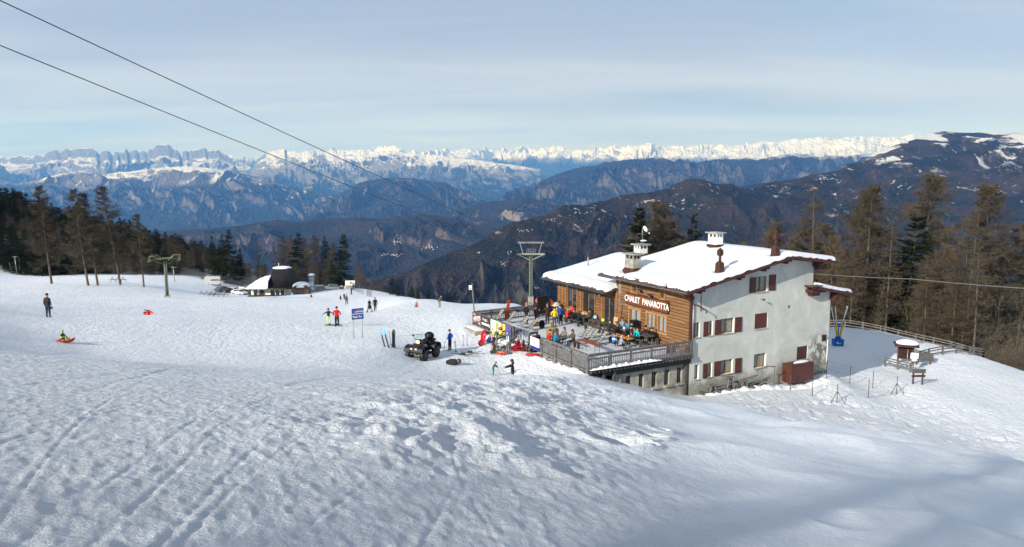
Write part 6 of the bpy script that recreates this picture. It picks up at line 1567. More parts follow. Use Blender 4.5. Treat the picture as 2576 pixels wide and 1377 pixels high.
# ------------------------------------------------------------------ the hut and the car park
def hut():
    yb = 174.0; x0 = at(693, 745, yb)[0]; zb = hz(x0, yb) - .1
    e = empty("snack_hut", (x0, yb, zb), 0.05, "low white and dark wood hut with steep black truncated roof and rounded snow roof", "building")
    wl = MB(); wl.box(-5.6, 2.3, 0, 6, 0, 2.5); wl.build("wall", M['white'], e)
    b = MB(); b.box(-6.0, 2.5, -1.8, -.02, -.3, .85); b.build("terrace_wall", cmat((0.09, 0.075, 0.045), .9, "brown_boarding"), e)
    for (a, c_, mt, nm) in [(-5.0, -4.2, 'glass', 'window'), (-3.6, -2.5, 'shutter', 'door'), (-1.1, -.2, 'glass', 'window'), (.1, .9, 'glass', 'window'), (1.3, 2.1, 'glass', 'window')]:
        MB().box(a, c_, -.05, -.01, .7 if nm == 'window' else .05, 2.0).build(nm, M[mt], e)
    for x_ in (-5.55, -2.0, 1.0, 2.3): MB().box(x_ - .1, x_ + .1, -1.8, -1.6, -.3, 2.4).build("porch_post", cmat((0.10, 0.11, 0.04), .8, "mossy_beam"), e)
    MB().box(-6.1, 3.0, -1.9, -.1, 2.4, 2.62).build("porch_beam", cmat((0.10, 0.11, 0.04), .8, "mossy_beam"), e)
    r_ = MB(); r_.hexa([(-1.9, -1.0, 2.63), (5.0, -1.0, 2.2), (5.0, 6.6, 2.2), (-1.9, 6.6, 2.63), (-.8, 2.0, 6.6), (2.9, 2.0, 6.9), (2.9, 4.6, 6.9), (-.8, 4.6, 6.6)])
    rf = r_.build("roof", cmat((0.012, 0.012, 0.014), .7, "black_roofing"), e)
    b = MB(); b.ball((1.0, 3.2, 6.82), 2.25, (1, .75, .20), 14, z0=-.2); b.build("snow_cover", M['roofsnow'], rf)
    b = MB(); b.box(.2, .3, 3, 3.1, 6.8, 8.0); b.build("mast", M['white'], rf)
    lr = MB(); n, k = 22, 14; V = []
    for i in range(n):
        for j in range(k):
            a = i / (n - 1); c_ = j / (k - 1); x_ = -6.8 + 5.6 * a; y_ = -2.0 + 8.6 * c_
            h_ = 2.55 + 2.65 * (sin(a * pi / 2) ** .9) * (sin(c_ * pi) ** .35) * (1.0 if c_ > 0 else 1)
            V.append((x_, y_, h_ + .05 * sin(i * 1.3 + j)))
    V = np.array(V); i = np.arange(n - 1)[:, None] * k + np.arange(k - 1)[None, :]
    mesh_np("snow_roof", V, np.stack([i, i + k, i + k + 1, i + 1], -1).reshape(-1, 4), M['roofsnow'], e)
    # small wooden shed beside it
    sx = at(757, 748, 168)[0]; ss_ = empty("wooden_shed", (sx, 168, hz(sx, 168) - .15), .1, "small wooden shed with thick snow on its roof right of the black roofed hut", "shed")
    MB().box(-1.75, 1.75, 0, 2.6, 0, 1.75).build("wall", cmat((0.13, 0.085, 0.05), .9, "old_boards"), ss_)
    for x_ in (-.7, .35): MB().box(x_ - .4, x_ + .4, -.04, -.005, .1, 1.6).build("door", M['steel'], ss_)
    MB().prism([(-2.0, 1.7), (2.0, 1.7), (1.3, 2.45), (-1.3, 2.35)], 1, -.4, 3.0).build("roof", M['brown'], ss_)
    b = MB(); b.ball((0, 1.3, 2.0), 2.05, (1, .95, .52), 14, z0=0.0); b.build("snow_cover", M['roofsnow'], ss_)
    # ticket kiosk with snow cap
    kx = at(785, 735, 178)[0]; ke = empty("ticket_kiosk", (kx, 178, hz(kx, 178)), 0, "narrow blue grey kiosk with a mushroom of snow on top", "kiosk")
    MB().box(-.55, .55, -.5, .5, 0, 4.1).build("cabin", cmat((0.20, 0.26, 0.34), .6), ke); MB().box(-.8, .8, -.8, .8, 4.1, 4.2).build("roof", M['brown'], ke)
    MB().ball((0, 0, 4.2), .85, (1, 1, .55), 12, z0=0).build("snow_cover", M['roofsnow'], ke)
    MB().box(-.45, .45, -.52, -.505, 1.6, 2.9).build("poster", cmat((0.35, 0.38, 0.42), .6), ke)
    # wall with snow behind the kiosk, fence, pile
    wx = at(801, 730, 186)[0]; we = empty("retaining_wall", (wx, 186, hz(wx, 186)), .15, "short grey wall with snow along its top beside the kiosk", "wall")
    MB().prism([(-1.6, -.5), (2.2, -.5), (2.2, .3), (1.2, 1.5), (-1.6, 1.3)], 1, -.2, .2).build("wall_body", M['concrete'], we)
    MB().box(-1.6, 1.2, -.3, .3, 1.5, 1.7).build("snow_cover", M['roofsnow'], we)
hut()
CAR_PAINT = {}
def car(u, v, y, rz, col, label, kind='car'):
    x = at(u, v, y)[0]; z = hz(x, y)
    e = empty({'car': 'parked_car', 'van': 'parked_van', 'pickup': 'parked_pickup', 'camper': 'parked_camper'}[kind], (x, y, z), rz, label, {'car': 'car', 'van': 'van', 'pickup': 'pickup', 'camper': 'camper van'}[kind], "vehicles parked behind the hut")
    e.scale = (.85,) * 3 if kind == 'camper' else (1, 1, 1)
    P_ = {'car': ([(-2.1, .35), (2.1, .35), (2.12, .75), (1.9, .85), (1.05, .95), (.45, 1.42), (-.9, 1.45), (-1.7, 1.02), (-2.1, .9)], 1.72),
          'van': ([(-2.4, .35), (2.4, .35), (2.42, .95), (2.2, 1.1), (1.55, 1.25), (1.0, 1.95), (-2.3, 2.0), (-2.4, 1.6)], 1.85),
          'camper': ([(-2.7, .4), (2.7, .4), (2.72, 1.0), (2.3, 1.2), (1.7, 1.5), (1.9, 2.0), (1.7, 2.75), (-2.6, 2.8), (-2.75, 2.4)], 2.1),
          'pickup': ([(-2.5, .5), (2.5, .5), (2.52, .95), (2.3, 1.05), (1.2, 1.12), (.7, 1.65), (-.6, 1.7), (-.8, 1.15), (-2.5, 1.12)], 1.8)}[kind]
    b = MB(); b.prism(P_[0], 1, -P_[1] / 2, P_[1] / 2); bd = b.build("body", cmat(col, .25, "car_paint", .6), e)
    w_ = P_[1] / 2 + .004; zt_ = {'car': (1.0, 1.36), 'van': (1.3, 1.8), 'camper': (1.55, 1.95), 'pickup': (1.15, 1.58)}[kind]; xa, xb = {'car': (-1.2, .55), 'van': (-1.8, 1.1), 'camper': (-1.0, 1.5), 'pickup': (-.5, .75)}[kind]
    b = MB(); b.prism([(xa, zt_[0]), (xb + .3, zt_[0]), (xb - .1, zt_[1]), (xa + .3, zt_[1])], 1, -w_, w_); b.build("window", M['glass'], e)
    b = MB(); fx = P_[0][5]; gx_ = P_[0][4]; nrm = Vector((gx_[0] - fx[0], 0, gx_[1] - fx[1])); b.face([(fx[0] + .01, -w_ + .12, fx[1] - .02), (fx[0] + .01, w_ - .12, fx[1] - .02), (gx_[0] + .03, w_ - .1, gx_[1] + .03), (gx_[0] + .03, -w_ + .1, gx_[1] + .03)]); b.build("windscreen", M['glass'], e)
    L = P_[0][1][0]
    for sx in (-1, 1):
        for sy in (-1, 1):
            b = MB(); b.tube([(sx * L * .62, sy * (w_ - .22), .34), (sx * L * .62, sy * (w_ + .01), .34)], .34, 14); b.tube([(sx * L * .62, sy * (w_ + .011), .34), (sx * L * .62, sy * (w_ + .02), .34)], .19, 10, 1); b.build("wheel", [M['black'], M['metal']], e)
    for sy in (-1, 1): MB().ball((L + .02, sy * (w_ - .3), .72), .12, (.4, 1.3, .8), 8).build("headlight", cmat((0.7, 0.7, 0.7), .2, "lamp_glass"), e)
    return e
SIL = (0.45, 0.45, 0.46)
car(541, 728, 196, .15, (0.45, 0.45, 0.44), "white camper van with snow on its roof, leftmost of the parked vehicles", 'camper')
car(560, 733, 190, 1.1, (0.06, 0.07, 0.09), "dark grey car in front of the white camper van")
car(586, 733, 192, -.2, (0.72, 0.73, 0.74), "white car with snowy roof left of another white car")
car(602, 734, 190, -.5, (0.62, 0.63, 0.65), "second white car, directly left of the dark van")
car(622, 733, 194, 1.35, (0.05, 0.04, 0.045), "dark brown van seen from the rear in the car park", 'van')
car(640, 734, 192, .1, (0.012, 0.012, 0.014), "long black van left of the hut's rounded snow roof", 'van')
car(530, 731, 204, .1, (0.10, 0.10, 0.12), "dark car mostly hidden by the snow bank left of the camper")
car(833, 722, 200, pi + .1 - .15 * 1 + pi, (0.13, 0.14, 0.16), "grey pickup parked in front of the rock pile", 'pickup')
def rocks(name, c_, n, spread, r, mat, label, cat):
    b = MB()
    for k in range(n):
        p = (c_[0] + RT_.uniform(-spread[0], spread[0]), c_[1] + RT_.uniform(-spread[1], spread[1]), c_[2] + RT_.uniform(0, spread[2]))
        b.ball(p, r * RT_.uniform(.6, 1.2), (1.2, 1, .8), 7, 0, Matrix.Rotation(RT_.uniform(0, 3), 3, 'Z'))
    o = b.build(name, mat); tag(o, label, cat, kind="stuff")
p = at(856, 722, 202); rocks("rock_pile", (p[0], 202, hz(p[0], 202)), 30, (3.4, 1, 1.1), .7, cmat((0.42, 0.36, 0.27), .9, "stone"), "pale brown rock pile right of the grey pickup", "rocks")
p = at(881, 722, 192); e = empty("notice_board", (p[0], 192, hz(p[0], 192)), 0, "white notice board on posts at the start of the mesh fence", "sign")
MB().box(-1.25, 1.25, -.04, .04, .9, 2.1).build("panel", M['white'], e); MB().box(-1.1, -1.0, -.03, .03, -.2, .9).build("post", M['grey'], e); MB().box(1.0, 1.1, -.03, .03, -.2, .9).build("post", M['grey'], e)
MB().ball((.2, -.05, 1.5), .32, (1, .2, .9), 8).build("emblem", cmat((0.12, 0.10, 0.10)), e)

def net_fence(name, pts, h_, label, group=None, post_mat='steel', r=.03, mesh=.35, wr=.006, stay=()):
    """posts through the snow, wire netting between them"""
    e = empty(name, pts[0], 0, label, "fence", group); o = Vector(pts[0])
    for i, p in enumerate(pts):
        q = Vector(p) - o; b = MB(); b.tube([q + Vector((0, 0, -.3)), q + Vector((0, 0, h_))], r, 6)
        if i in stay:
            for dx in (-.55, .55): b.tube([q + Vector((0, 0, h_ * .62)), q + Vector((dx, -.15, -.05))], r * .8, 5)
        b.build("post", M[post_mat], e)
    b = MB()
    for i in range(len(pts) - 1):
        a, c_ = Vector(pts[i]) - o, Vector(pts[i + 1]) - o; L = (c_ - a).length
        if L > 9: continue
        n = max(2, int(h_ / mesh))
        for k in range(n + 1): zz_ = Vector((0, 0, .05 + (h_ - .08) * k / n)); b.tube([a + zz_, (a + c_) / 2 + zz_ - Vector((0, 0, .03)), c_ + zz_], wr, 3, caps=False)
        m_ = int(L / mesh)
        for k in range(1, m_): q = a.lerp(c_, k / m_); b.tube([q + Vector((0, 0, .05)), q + Vector((0, 0, h_ - .03))], wr * .8, 3, caps=False)
    b.build("netting", M['steel'], e)
    return e
net_fence("mesh_fence", [put(u, v) for u, v in [(887, 729), (893, 731.5), (899, 734), (906, 737), (914, 740), (923, 743.5), (934, 747)]], 1.9, "grey mesh fence curving down the edge right of the white notice board", mesh=.5, wr=.02)
zs = [(1987.4, 982.3), (2043, 996.3), (2105, 1013.6), (2183.8, 1001.3), (2255, 991.2), (2195, 976.6), (2137.4, 964.3), (2079, 951)]
net_fence("wire_fence", [put(u, v) for u, v in zs], 1.45, "square wire fence on thin green posts in the snow right of the chalet", stay=(2, 4), mesh=.3, wr=.0035)

# ------------------------------------------------------------------ the right-hand field
def rail_fence(pts, h_, label, rails=(.35, .72), step=None, thick=.10):
    e = empty("rail_fence", pts[0], 0, label, "fence", "wooden rail fences on the right"); o = Vector(pts[0])
    P_ = [Vector(p) - o for p in pts]
    for q in P_:
        b = MB(); b.beam(q + Vector((0, 0, -.3)), q + Vector((0, 0, h_ + .02)), .13, .13, up=(0, 1, 0)); b.build("post", M['grey'], e)
    for f in rails + (1.0,):
        b = MB()
        for i in range(len(P_) - 1): b.beam(P_[i] + Vector((0, -.08, h_ * f)), P_[i + 1] + Vector((0, -.08, h_ * f)), .05, thick)
        b.build("rail", M['grey'], e)
def seg(a, c_, n, h=None): return [put(a[0] + (c_[0] - a[0]) * k / n, a[1] + (c_[1] - a[1]) * k / n) for k in range(n + 1)]
def flat_seg(a, c_, ya, yc, n):
    out = []
    for k in range(n + 1):
        f = k / n; y = ya + (yc - ya) * f; x = at(a[0] + (c_[0] - a[0]) * f, a[1] + (c_[1] - a[1]) * f, y)[0]; out.append((x, y, hz(x, y)))
    return out
rail_fence(flat_seg((2080, 826), (2437, 880), 90, 79.5, 8), .95, "long wooden rail fence along the edge of the wood on the right")
rail_fence(flat_seg((2437, 880), (2473, 898), 79.5, 75.5, 1), .85, "short grey rail fence piece at the far right fence corner")
rail_fence(flat_seg((2473, 898), (2300, 919), 75.5, 70.5, 5), .85, "grey rail fence running from the far right corner towards the notice shelter")
rail_fence(seg((2226, 921), (2290, 937), 2), .85, "low grey rail fence corner left in front of the notice shelter")
p = put(2276, 917)
e = empty("notice_shelter", p, -.35, "small dark wooden notice shelter under a thick loaf of snow", "shelter")
for x_ in (-.62, .62): MB().box(x_ - .07, x_ + .07, -.07, .07, -.3, 2.0).build("post", M['brown'], e)
MB().box(-.55, .55, -.03, .03, .55, 1.95).build("panel", cmat((0.03, 0.016, 0.012)), e)
r_ = MB().prism([(-.75, 1.92), (0, 2.22), (.75, 1.92), (.75, 1.84), (0, 2.13), (-.75, 1.84)], 0, -1.05, 1.05).build("roof", M['brown'], e)
MB().ball((0.08, 0, 2.05), 1.08, (1, .62, .40), 14, z0=0.0).build("snow_cover", M['roofsnow'], r_)
MB().tube([(.05, -.9, -.3), (.05, -.9, 1.7)], .035, 6).build("pole", M['metal'], e)
p = put(2322, 916); e = empty("map_table", p, -.2, "dark slanted information panel behind the rail fence beside the notice shelter", "sign")
MB().rbox((0, 0, .75), (1.7, .06, .75), Matrix.Rotation(-.5, 3, 'X')).build("panel", M['greyd'], e)
for x_ in (-.6, .6): MB().box(x_ - .05, x_ + .05, -.05, .05, -.2, .7).build("post", M['greyd'], e)
p = put(2296, 938); e = empty("white_plate_sign", p, 0, "post with two small white plates by the rail fence end", "sign")
MB().box(-.04, .04, -.04, .04, -.3, 1.9).build("post", M['grey'], e)
MB().rbox((.02, -.06, 1.62), (.72, .03, .55), Matrix.Rotation(.05, 3, 'Y')).build("plate", M['white'], e); MB().rbox((.0, -.07, 1.22), (.42, .03, .20)).build("plate", M['white'], e)
MB().box(-.25, .27, -.085, -.078, 1.66, 1.70).box(-.25, .2, -.085, -.078, 1.52, 1.55).build("writing", M['steel'], e)
p = put(2308, 966); e = empty("board_sign", p, .05, "double board sign, grey above red brown, on two posts in the open snow", "sign")
for x_ in (-.40, .40): MB().box(x_ - .06, x_ + .06, -.05, .05, -.3, 1.25).build("post", M['greyd'], e)
MB().box(-.58, .58, -.09, -.055, .95, 1.22).build("upper_board", M['greyd'], e); MB().box(-.58, .58, -.09, -.055, .62, .80).build("lower_board", M['brown'], e)
b1 = MB(); b1.box(-.60, .60, -.14, .14, 1.22, 1.26); b1.build("top_board", M['grey'], e)
p = put(2107, 869); e = empty("snow_lance_rack", p, 0, "blue base with yellow legs and four upright white poles beside the chalet", "snow machine")
MB().hexa([(-.48, -.3, 0), (.48, -.3, 0), (.48, .3, 0), (-.48, .3, 0), (-.52, -.34, .68), (.52, -.34, .68), (.52, .34, .68), (-.52, .34, .68)]).build("base_box", cmat((0.01, 0.13, 0.42), .5, "blue_paint"), e)
b = MB(); b.box(-.28, -.05, -.352, -.345, .32, .40); b.box(-.2, .2, -.352, -.345, .26, .30); b.build("emblem", M['white'], e)
b = MB(); b.ball((0, 0, .80), .30, (1.1, .7, .9), 10); b.tube([(0, 0, .9), (0, 0, 2.3)], .06, 8); b.ball((0, 0, 2.28), .16, (1, 1, 1), 10); b.build("blue_joint", cmat((0.01, 0.10, 0.40), .5, "blue_paint"), e)
for s_ in (-1, 1):
    MB().beam((.16 * s_, -.1, 1.0), (.36 * s_, -.1, 2.2), .20, .14).build("yellow_leg", cmat((0.62, 0.38, 0.01), .5, "yellow_paint"), e)
    MB().tube([(.26 * s_, -.1, 2.1), (.60 * s_ + .1, -.1, 4.15)], .035, 6).build("pole", M['white'], e); MB().tube([(.34 * s_, .15, 2.1), (.86 * s_ + .05, .15, 4.0)], .035, 6).build("pole", M['white'], e)
MB().ball((0, 0, 2.38), .2, (1, 1, .6), 10, z0=0).build("snow_cap", M['roofsnow'], e)

# things along the foot of the chalet
def tsl(t_, s_): 
    w_ = ts_world(t_, s_); return (w_[0], w_[1], hz(w_[0], w_[1]))
p = tsl(10.65, -.62); e = empty("brown_tank_box", (p[0], p[1], ZG + .12), YAW, "big red brown metal box with a strip of snow against the gable wall", "box")
MB().box(-1.30, 1.20, -.42, .45, -.3, 1.05).build("casing", M['shutter'], e)
MB().hexa([(-1.35, -.46, 1.051), (1.25, -.46, 1.051), (1.25, .5, 1.051), (-1.35, .5, 1.051), (-1.25, -.4, 1.12), (1.15, -.4, 1.12), (1.15, .46, 1.12), (-1.25, .46, 1.12)]).build("lid", M['shutter'], e)
MB().ball((.25, .0, 1.12), .85, (1, .24, .16), 12, z0=0).build("snow_cover", M['roofsnow'], e)
p = tsl(6.9, -1.0); e = empty("clothes_frame", p, YAW, "rusty metal frame with crossbar standing before the lower windows", "frame")
b = MB(); b.tube([(-.65, 0, -.3), (-.65, 0, 1.75)], .035, 6); b.tube([(.55, -.1, -.3), (.55, -.1, 1.55)], .035, 6); b.tube([(-.85, 0, 1.75), (.65, -.1, 1.52)], .035, 6); b.tube([(.55, -.1, 1.0), (1.1, -.2, -.2)], .03, 6); b.build("frame", M['grey'], e)
for (t0, s0, t1, s1_, z0, z1_, lb) in [(1.2, -.6, 6.4, -.5, .55, .75, "long weathered plank lying along the foot of the wall"), (4.6, -.9, 7.4, -.7, .25, .5, "second long plank leaning lower along the foot of the wall")]:
    a = tsl(t0, s0); c_ = tsl(t1, s1_); a = Vector((a[0], a[1], max(a[2], ZG) + z0 * .6)); c_ = Vector((c_[0], c_[1], max(c_[2], ZG) + z1_))
    b = MB(a); b.beam(a, c_, .16, .05); o = b.build("plank", M['grey']); o.location = a; tag(o, lb, "plank", "old timber at the foot of the gable wall")
for (t_, s_, lb) in [(1.6, -.8, "leftmost timber trestle at the wall foot"), (3.2, -.9, "tallest timber trestle below the double window"), (4.5, -1.0, "timber trestle right of the tallest one")]:
    p = tsl(t_, s_); e = empty("trestle", p, YAW, lb, "trestle", "timber trestles"); h_ = .95 if t_ == 3.2 else .6
    for sx in (-1, 1):
        MB().beam((sx * .15, 0, h_), (sx * .42, -.05, -.2), .10, .09).build("leg", M['grey'], e); MB().beam((sx * .15, .2, h_), (sx * .42, .25, -.2), .10, .09).build("leg", M['grey'], e)
    MB().box(-.35, .35, -.08, .28, h_, h_ + .08).build("beam", M['grey'], e)
b = MB()
for k in range(16):
    p = tsl(.6 + k * .42, -.75 + .2 * sin(k * 2.1)); b.rbox((p[0], p[1], p[2] + .12), (RT_.uniform(.3, .8), RT_.uniform(.1, .3), RT_.uniform(.1, .25)), Matrix.Rotation(RT_.uniform(-.6, .9), 3, 'Z') @ Matrix.Rotation(RT_.uniform(-.3, .3), 3, 'Y'))
o = b.build("rubble", M['greyd']); tag(o, "dark rubble and boards half buried in snow along the wall foot", "rubble", kind="stuff")
o = lumpy_strip("snow_bank", [Vector(tsl(t_, -1.05)) + Vector((0, 0, -.05)) for t_ in (0.2, 1.6, 3, 4.6, 6, 7.6, 9, 11, 13, 14.8)], 1.0, .24, 8, M['snowlump']); tag(o, kind="structure")
o = lumpy_strip("snow_bank", [Vector(tsl(-9.25, s_)) + Vector((0, 0, -.02)) for s_ in (-.4, 1, 2.2, 3.4, 4.6, 5.8, 6.6)], .75, .30, 9, M['snowlump']); tag(o, kind="structure")
o = lumpy_strip("snow_bank", [Vector(tsl(-9.3, s_)) + Vector((0, 0, -.02)) for s_ in (9.6, 11, 12.4, 13.8, 15.2)], .7, .28, 10, M['snowlump']); tag(o, kind="structure")
p = ts_world(-9.45, 16.0); e = empty("concrete_block", (p[0], p[1], -13.75), YAW, "grey concrete wedge under the far corner of the banner railing", "block")
MB().box(-.45, .45, -1.0, 1.2, -.6, .62).build("block", M['concrete'], e); MB().box(-.25, .42, -.9, 1.1, .62, .72).build("snow_cover", M['snowlump'], e)
# ------------------------------------------------------------------ on the piste
def ski_pair(base, top, col, label, w_=.085, gap=.10, curve=.14, single=False, group="skis and boards stuck in the snow"):
    """a pair of skis stuck upright: base and top given in the world"""
    a = Vector(base); c_ = Vector(top); L = (c_ - a).length; d = (c_ - a).normalized(); side = d.cross(Vector((0, 1, 0))).normalized(); nr = side.cross(d)
    e = empty("snowboard" if single and w_ > .2 else "ski_pair", a, 0, label, "snowboard" if single and w_ > .2 else "skis", group)
    for s_ in ((0,) if single else (-1, 1)):
        b = MB(); o = side * (gap * .5 * s_); n = 7
        for i in range(n):
            f0, f1 = i / n, (i + 1) / n
            def P(f): return o + d * (L * f - .12) + nr * (curve * max(0, (f - .86) / .14) ** 2)
            wa = w_ * (1.15 - .35 * sin(pi * f0)) * (1 if f0 < .93 else .6); wb = w_ * (1.15 - .35 * sin(pi * f1)) * (1 if f1 < .93 else .45)
            p0, p1 = P(f0), P(f1); t_ = nr * .012
            b.hexa([p0 - side * wa / 2 - t_, p0 + side * wa / 2 - t_, p0 + side * wa / 2 + t_, p0 - side * wa / 2 + t_, p1 - side * wb / 2 - t_, p1 + side * wb / 2 - t_, p1 + side * wb / 2 + t_, p1 - side * wb / 2 + t_], 0 if i < n - 2 else 1)
        b.build("ski" if not single else "deck", [cmat(col[0], .3, "ski_top", .5), cmat(col[1], .3, "ski_top", .5)], e)
        b = MB(); b.rbox(o + d * L * .42 + nr * -.05, (.08, .07, .30), Matrix((side, nr, d)).transposed())
        if single: b.rbox(o + d * L * .68 + nr * -.06, (.16, .12, .16), Matrix((side, nr, d)).transposed())
        b.build("binding", M['black'], e)
    return e
def poles(base, top, label, n=2, dx=.12):
    a = Vector(base); c_ = Vector(top)
    e = empty("ski_poles", a, 0, label, "ski poles", "ski poles stuck in the snow")
    for k in range(n):
        o = Vector((dx * (k - (n - 1) / 2), .03 * k, 0)); b = MB(); b.tube([o + Vector((0, 0, -.1)), o + (c_ - a)], .014, 6); q = o + (c_ - a); b.tube([q, q + (c_ - a).normalized() * .12], .024, 6, 1); b.tube([o + (c_ - a) * .07, o + (c_ - a) * .09], .06, 8, 1); b.build("pole", [M['steel'], M['black']], e)
def up_px(u0, v0, u1, v1, dy=0.0):
    a = put(u0, v0); return a, at(u1, v1, a[1] + dy)
a, c_ = up_px(973, 873, 960, 824); ski_pair(a, c_, (BLK, (0.05, 0.50, 0.72)), "pair of black skis with bright cyan tips stuck in the snow beside the blue sign", .10, .26)
a, c_ = up_px(984, 870, 979, 838); poles(a, c_, "single ski pole between the cyan skis and the snowboard", 1)
a, c_ = up_px(990, 874, 990, 825); ski_pair(a, c_, (BLK, (0.03, 0.06, 0.045)), "dark snowboard stuck upright left of the quad bike", .27, 0, .06, True)
a, c_ = up_px(1147, 886, 1145, 862); poles(a, c_, "ski poles standing right of the skier in blue", 2, .05)
a, c_ = up_px(1171, 870, 1170, 846); poles(a, c_, "two short ski poles in the snow left of the upright red sledge", 2, .3)
a, c_ = up_px(1122, 882, 1125, 862); poles(a, c_, "ski poles held at the left of the skier in blue", 2, .35)
def flat_skis(u, v, rz, L, col, label):
    p = put(u, v); e = empty("ski_pair", (p[0], p[1], p[2] + .05), rz, label, "skis", "skis lying on the snow")
    for s_ in (-.09, .09):
        b = MB(); n = 6
        for i in range(n):
            x0, x1 = -L / 2 + L * i / n, -L / 2 + L * (i + 1) / n; z0 = .12 * max(0, (i - 4.2)) * .6; z1_ = .12 * max(0, (i + 1 - 4.2)) * .6
            b.hexa([(x0, s_ - .045, z0), (x1, s_ - .045, z1_), (x1, s_ + .045, z1_), (x0, s_ + .045, z0), (x0, s_ - .045, z0 + .025), (x1, s_ - .045, z1_ + .025), (x1, s_ + .045, z1_ + .025), (x0, s_ + .045, z0 + .025)])
        b.rbox((0, s_, .07), (.32, .08, .09), None, 1); b.build("ski", [cmat(col, .3, "ski_top", .5), M['black']], e)
flat_skis(1164, 894, -.35, 1.75, (0.03, 0.03, 0.035), "dark skis lying flat, lower pair behind the skier in blue")
flat_skis(1182, 889, -.2, 1.7, (0.16, 0.17, 0.18), "grey skis lying flat, upper pair behind the skier in blue")
b1 = MB(); b1.rbox((0, 0, .05), (1.45, .28, .03)); b1.rbox((-.3, 0, .12), (.14, .26, .12)); b1.rbox((.3, 0, .12), (.14, .26, .12))
p = put(838, 819); one("snowboard", "black snowboard lying at the feet of the child in lime trousers", "snowboard", p, .05, [("deck", b1, M['black'])])

def sledge(p, rz, col, label, L=1.0, w_=.46, tilt=(0, 0), dz=0.03, name="sledge", group="plastic sledges on the snow"):
    e = empty(name, (p[0], p[1], p[2] + dz), rz, label, "sledge", group); e.rotation_euler = (tilt[0], tilt[1], rz)
    n, k = 13, 11; V = []
    for i in range(n):
        a = i / (n - 1); x_ = -L / 2 + L * a; hw = w_ / 2 * (sin(pi * (.12 + .80 * a)) ** .55) * (1 if a < .85 else 1 - (a - .85) * 2.2)
        lift = .20 * max(0, (a - .68) / .32) ** 2 + .04 * max(0, (.1 - a) / .1)
        for j in range(k):
            q = -1 + 2 * j / (k - 1); prof = min(1, abs(q) / .68) ** 4 * .15 - .03 * math.exp(-((abs(q) - .35) / .12) ** 2)
            V.append((x_, hw * q, .03 + lift + prof * (1 if abs(q) < .9 else .82)))
    V = np.array(V); i = np.arange(n - 1)[:, None] * k + np.arange(k - 1)[None, :]
    hull = mesh_np("hull", V, np.stack([i, i + k, i + k + 1, i + 1], -1).reshape(-1, 4), cmat(col, .35, "sledge_plastic", .5), e)
    b = MB(); b.ball((-.12 * L, 0, .08), .16, (1.1, 1, .30), 8); b.build("seat", cmat(tuple(c * .8 for c in col), .4, "sledge_plastic", .5), e)
    for s_ in (-1, 1): MB().tube([(.12, s_ * (w_ / 2 + .0), .10), (.02, s_ * (w_ / 2 + .02), .26)], .018, 5).build("brake_lever", M['black'], e)
    return e
RED = (0.45, 0.010, 0.015)
sledge(put(167, 863), -.1, RED, "red plastic sledge under the child with the green hat", 1.15, .5)
p = put(375, 792); sledge(p, .1, RED, "red sledge standing on edge with a dark bag behind it, alone on the left piste", 1.05, .5, (1.15, 0), .15)
b1 = MB(); b1.ball((0, 0, .16), .26, (1.5, .7, .6), 8); b2 = MB(); b2.tube([(-.5, 0, .40), (.1, 0, .30)], .05, 6)
one("jacket_bundle", "dark jacket bundle leaning behind the lone red sledge", "jacket", (p[0] - .1, p[1] + .25, p[2] + .1), 0, [("bundle", b1, M['black']), ("sleeve", b2, M['black'])])
p = put(1212, 866); sledge(p, 1.3, RED, "red two handled sledge lying nearest to the concrete wedge", 1.05, .5, (0, -.25), .06)
p = put(1217, 857); sledge(p, 1.4, (0.62, 0.015, 0.03), "red sledge propped upright behind the other one near the concrete wedge", .8, .48, (.0, -1.1), .35)
p = put(1252, 889); sledge(p, .2, (0.02, 0.05, 0.045), "dark green black sledge lying beside the orange red one", 1.15, .42, (.35, -.1), .05)
p = put(1262, 893); sledge(p, -.5, (0.62, 0.07, 0.015), "orange red small sledge in front of the dark sledge", .85, .42, (.2, 0), .04)
p = put(1305, 884); sledge(p, .1, RED, "large red sledge at the bottom of the heap below the ski rack", 1.2, .55, (0, 0), .06)
sledge((p[0] - .1, p[1] + .05, p[2] + .22), .5, RED, "red sledge tilted on top of the heap below the ski rack", .9, .48, (.3, -.25), .05)
sledge((p[0] - .22, p[1] + .1, p[2] + .42), 1.6, (0.62, 0.015, 0.03), "small red sledge topmost of the heap below the ski rack", .6, .42, (.3, .3), .04)
p = put(1342, 896); sledge(p, -.15, RED, "red sledge turned upside down, rightmost of the sledges by the picket railing", 1.15, .52, (pi, 0), .22)
p = put(1322, 866)
for (dx, col, lb) in [(0, (0.02, 0.02, 0.025), "black sledge leaning on the left of the red one against the picket railing"), (.32, (0.30, 0.03, 0.02), "dark red sledge leaning against the end of the picket railing"), (.66, (0.02, 0.02, 0.12), "dark blue sledge leaning behind the dark red one at the railing end")]:
    a = put(1334 + dx * 36, 886 - dx * 5); sledge((a[0], a[1], a[2]), .9, col, lb, 1.2, .40, (0, -1.25), .62)
p = put(1290, 850); sledge((p[0] + .3, p[1] + .8, p[2]), .3, (0.02, 0.16, 0.48), "light blue sledge in the terrace entrance", 1.0, .45, (.2, 0), .2)
b1 = MB(); b1.ball((0, 0, .2), .3, (1.5, .8, .8), 10); b1.ball((-.35, 0, .18), .2, (1, .9, .8), 8); b2 = MB(); b2.ball((.42, 0, .28), .2, (.9, .9, 1.0), 10)
one("rucksack", "dark rucksack with a brown helmet lying on the snow below the quad bike", "rucksack", put(1140, 918), -.2, [("bag", b1, cmat((0.02, 0.022, 0.025))), ("helmet", b2, cmat((0.06, 0.03, 0.03), .3, "helmet_shell", .6))])
b1 = MB(); b1.ball((0, 0, 0), .15, (1, 1.1, .8), 10); b2 = MB(); b2.tube([(0, -.02, .1), (-.08, -.02, .22), (.02, 0, .28)], .012, 5)
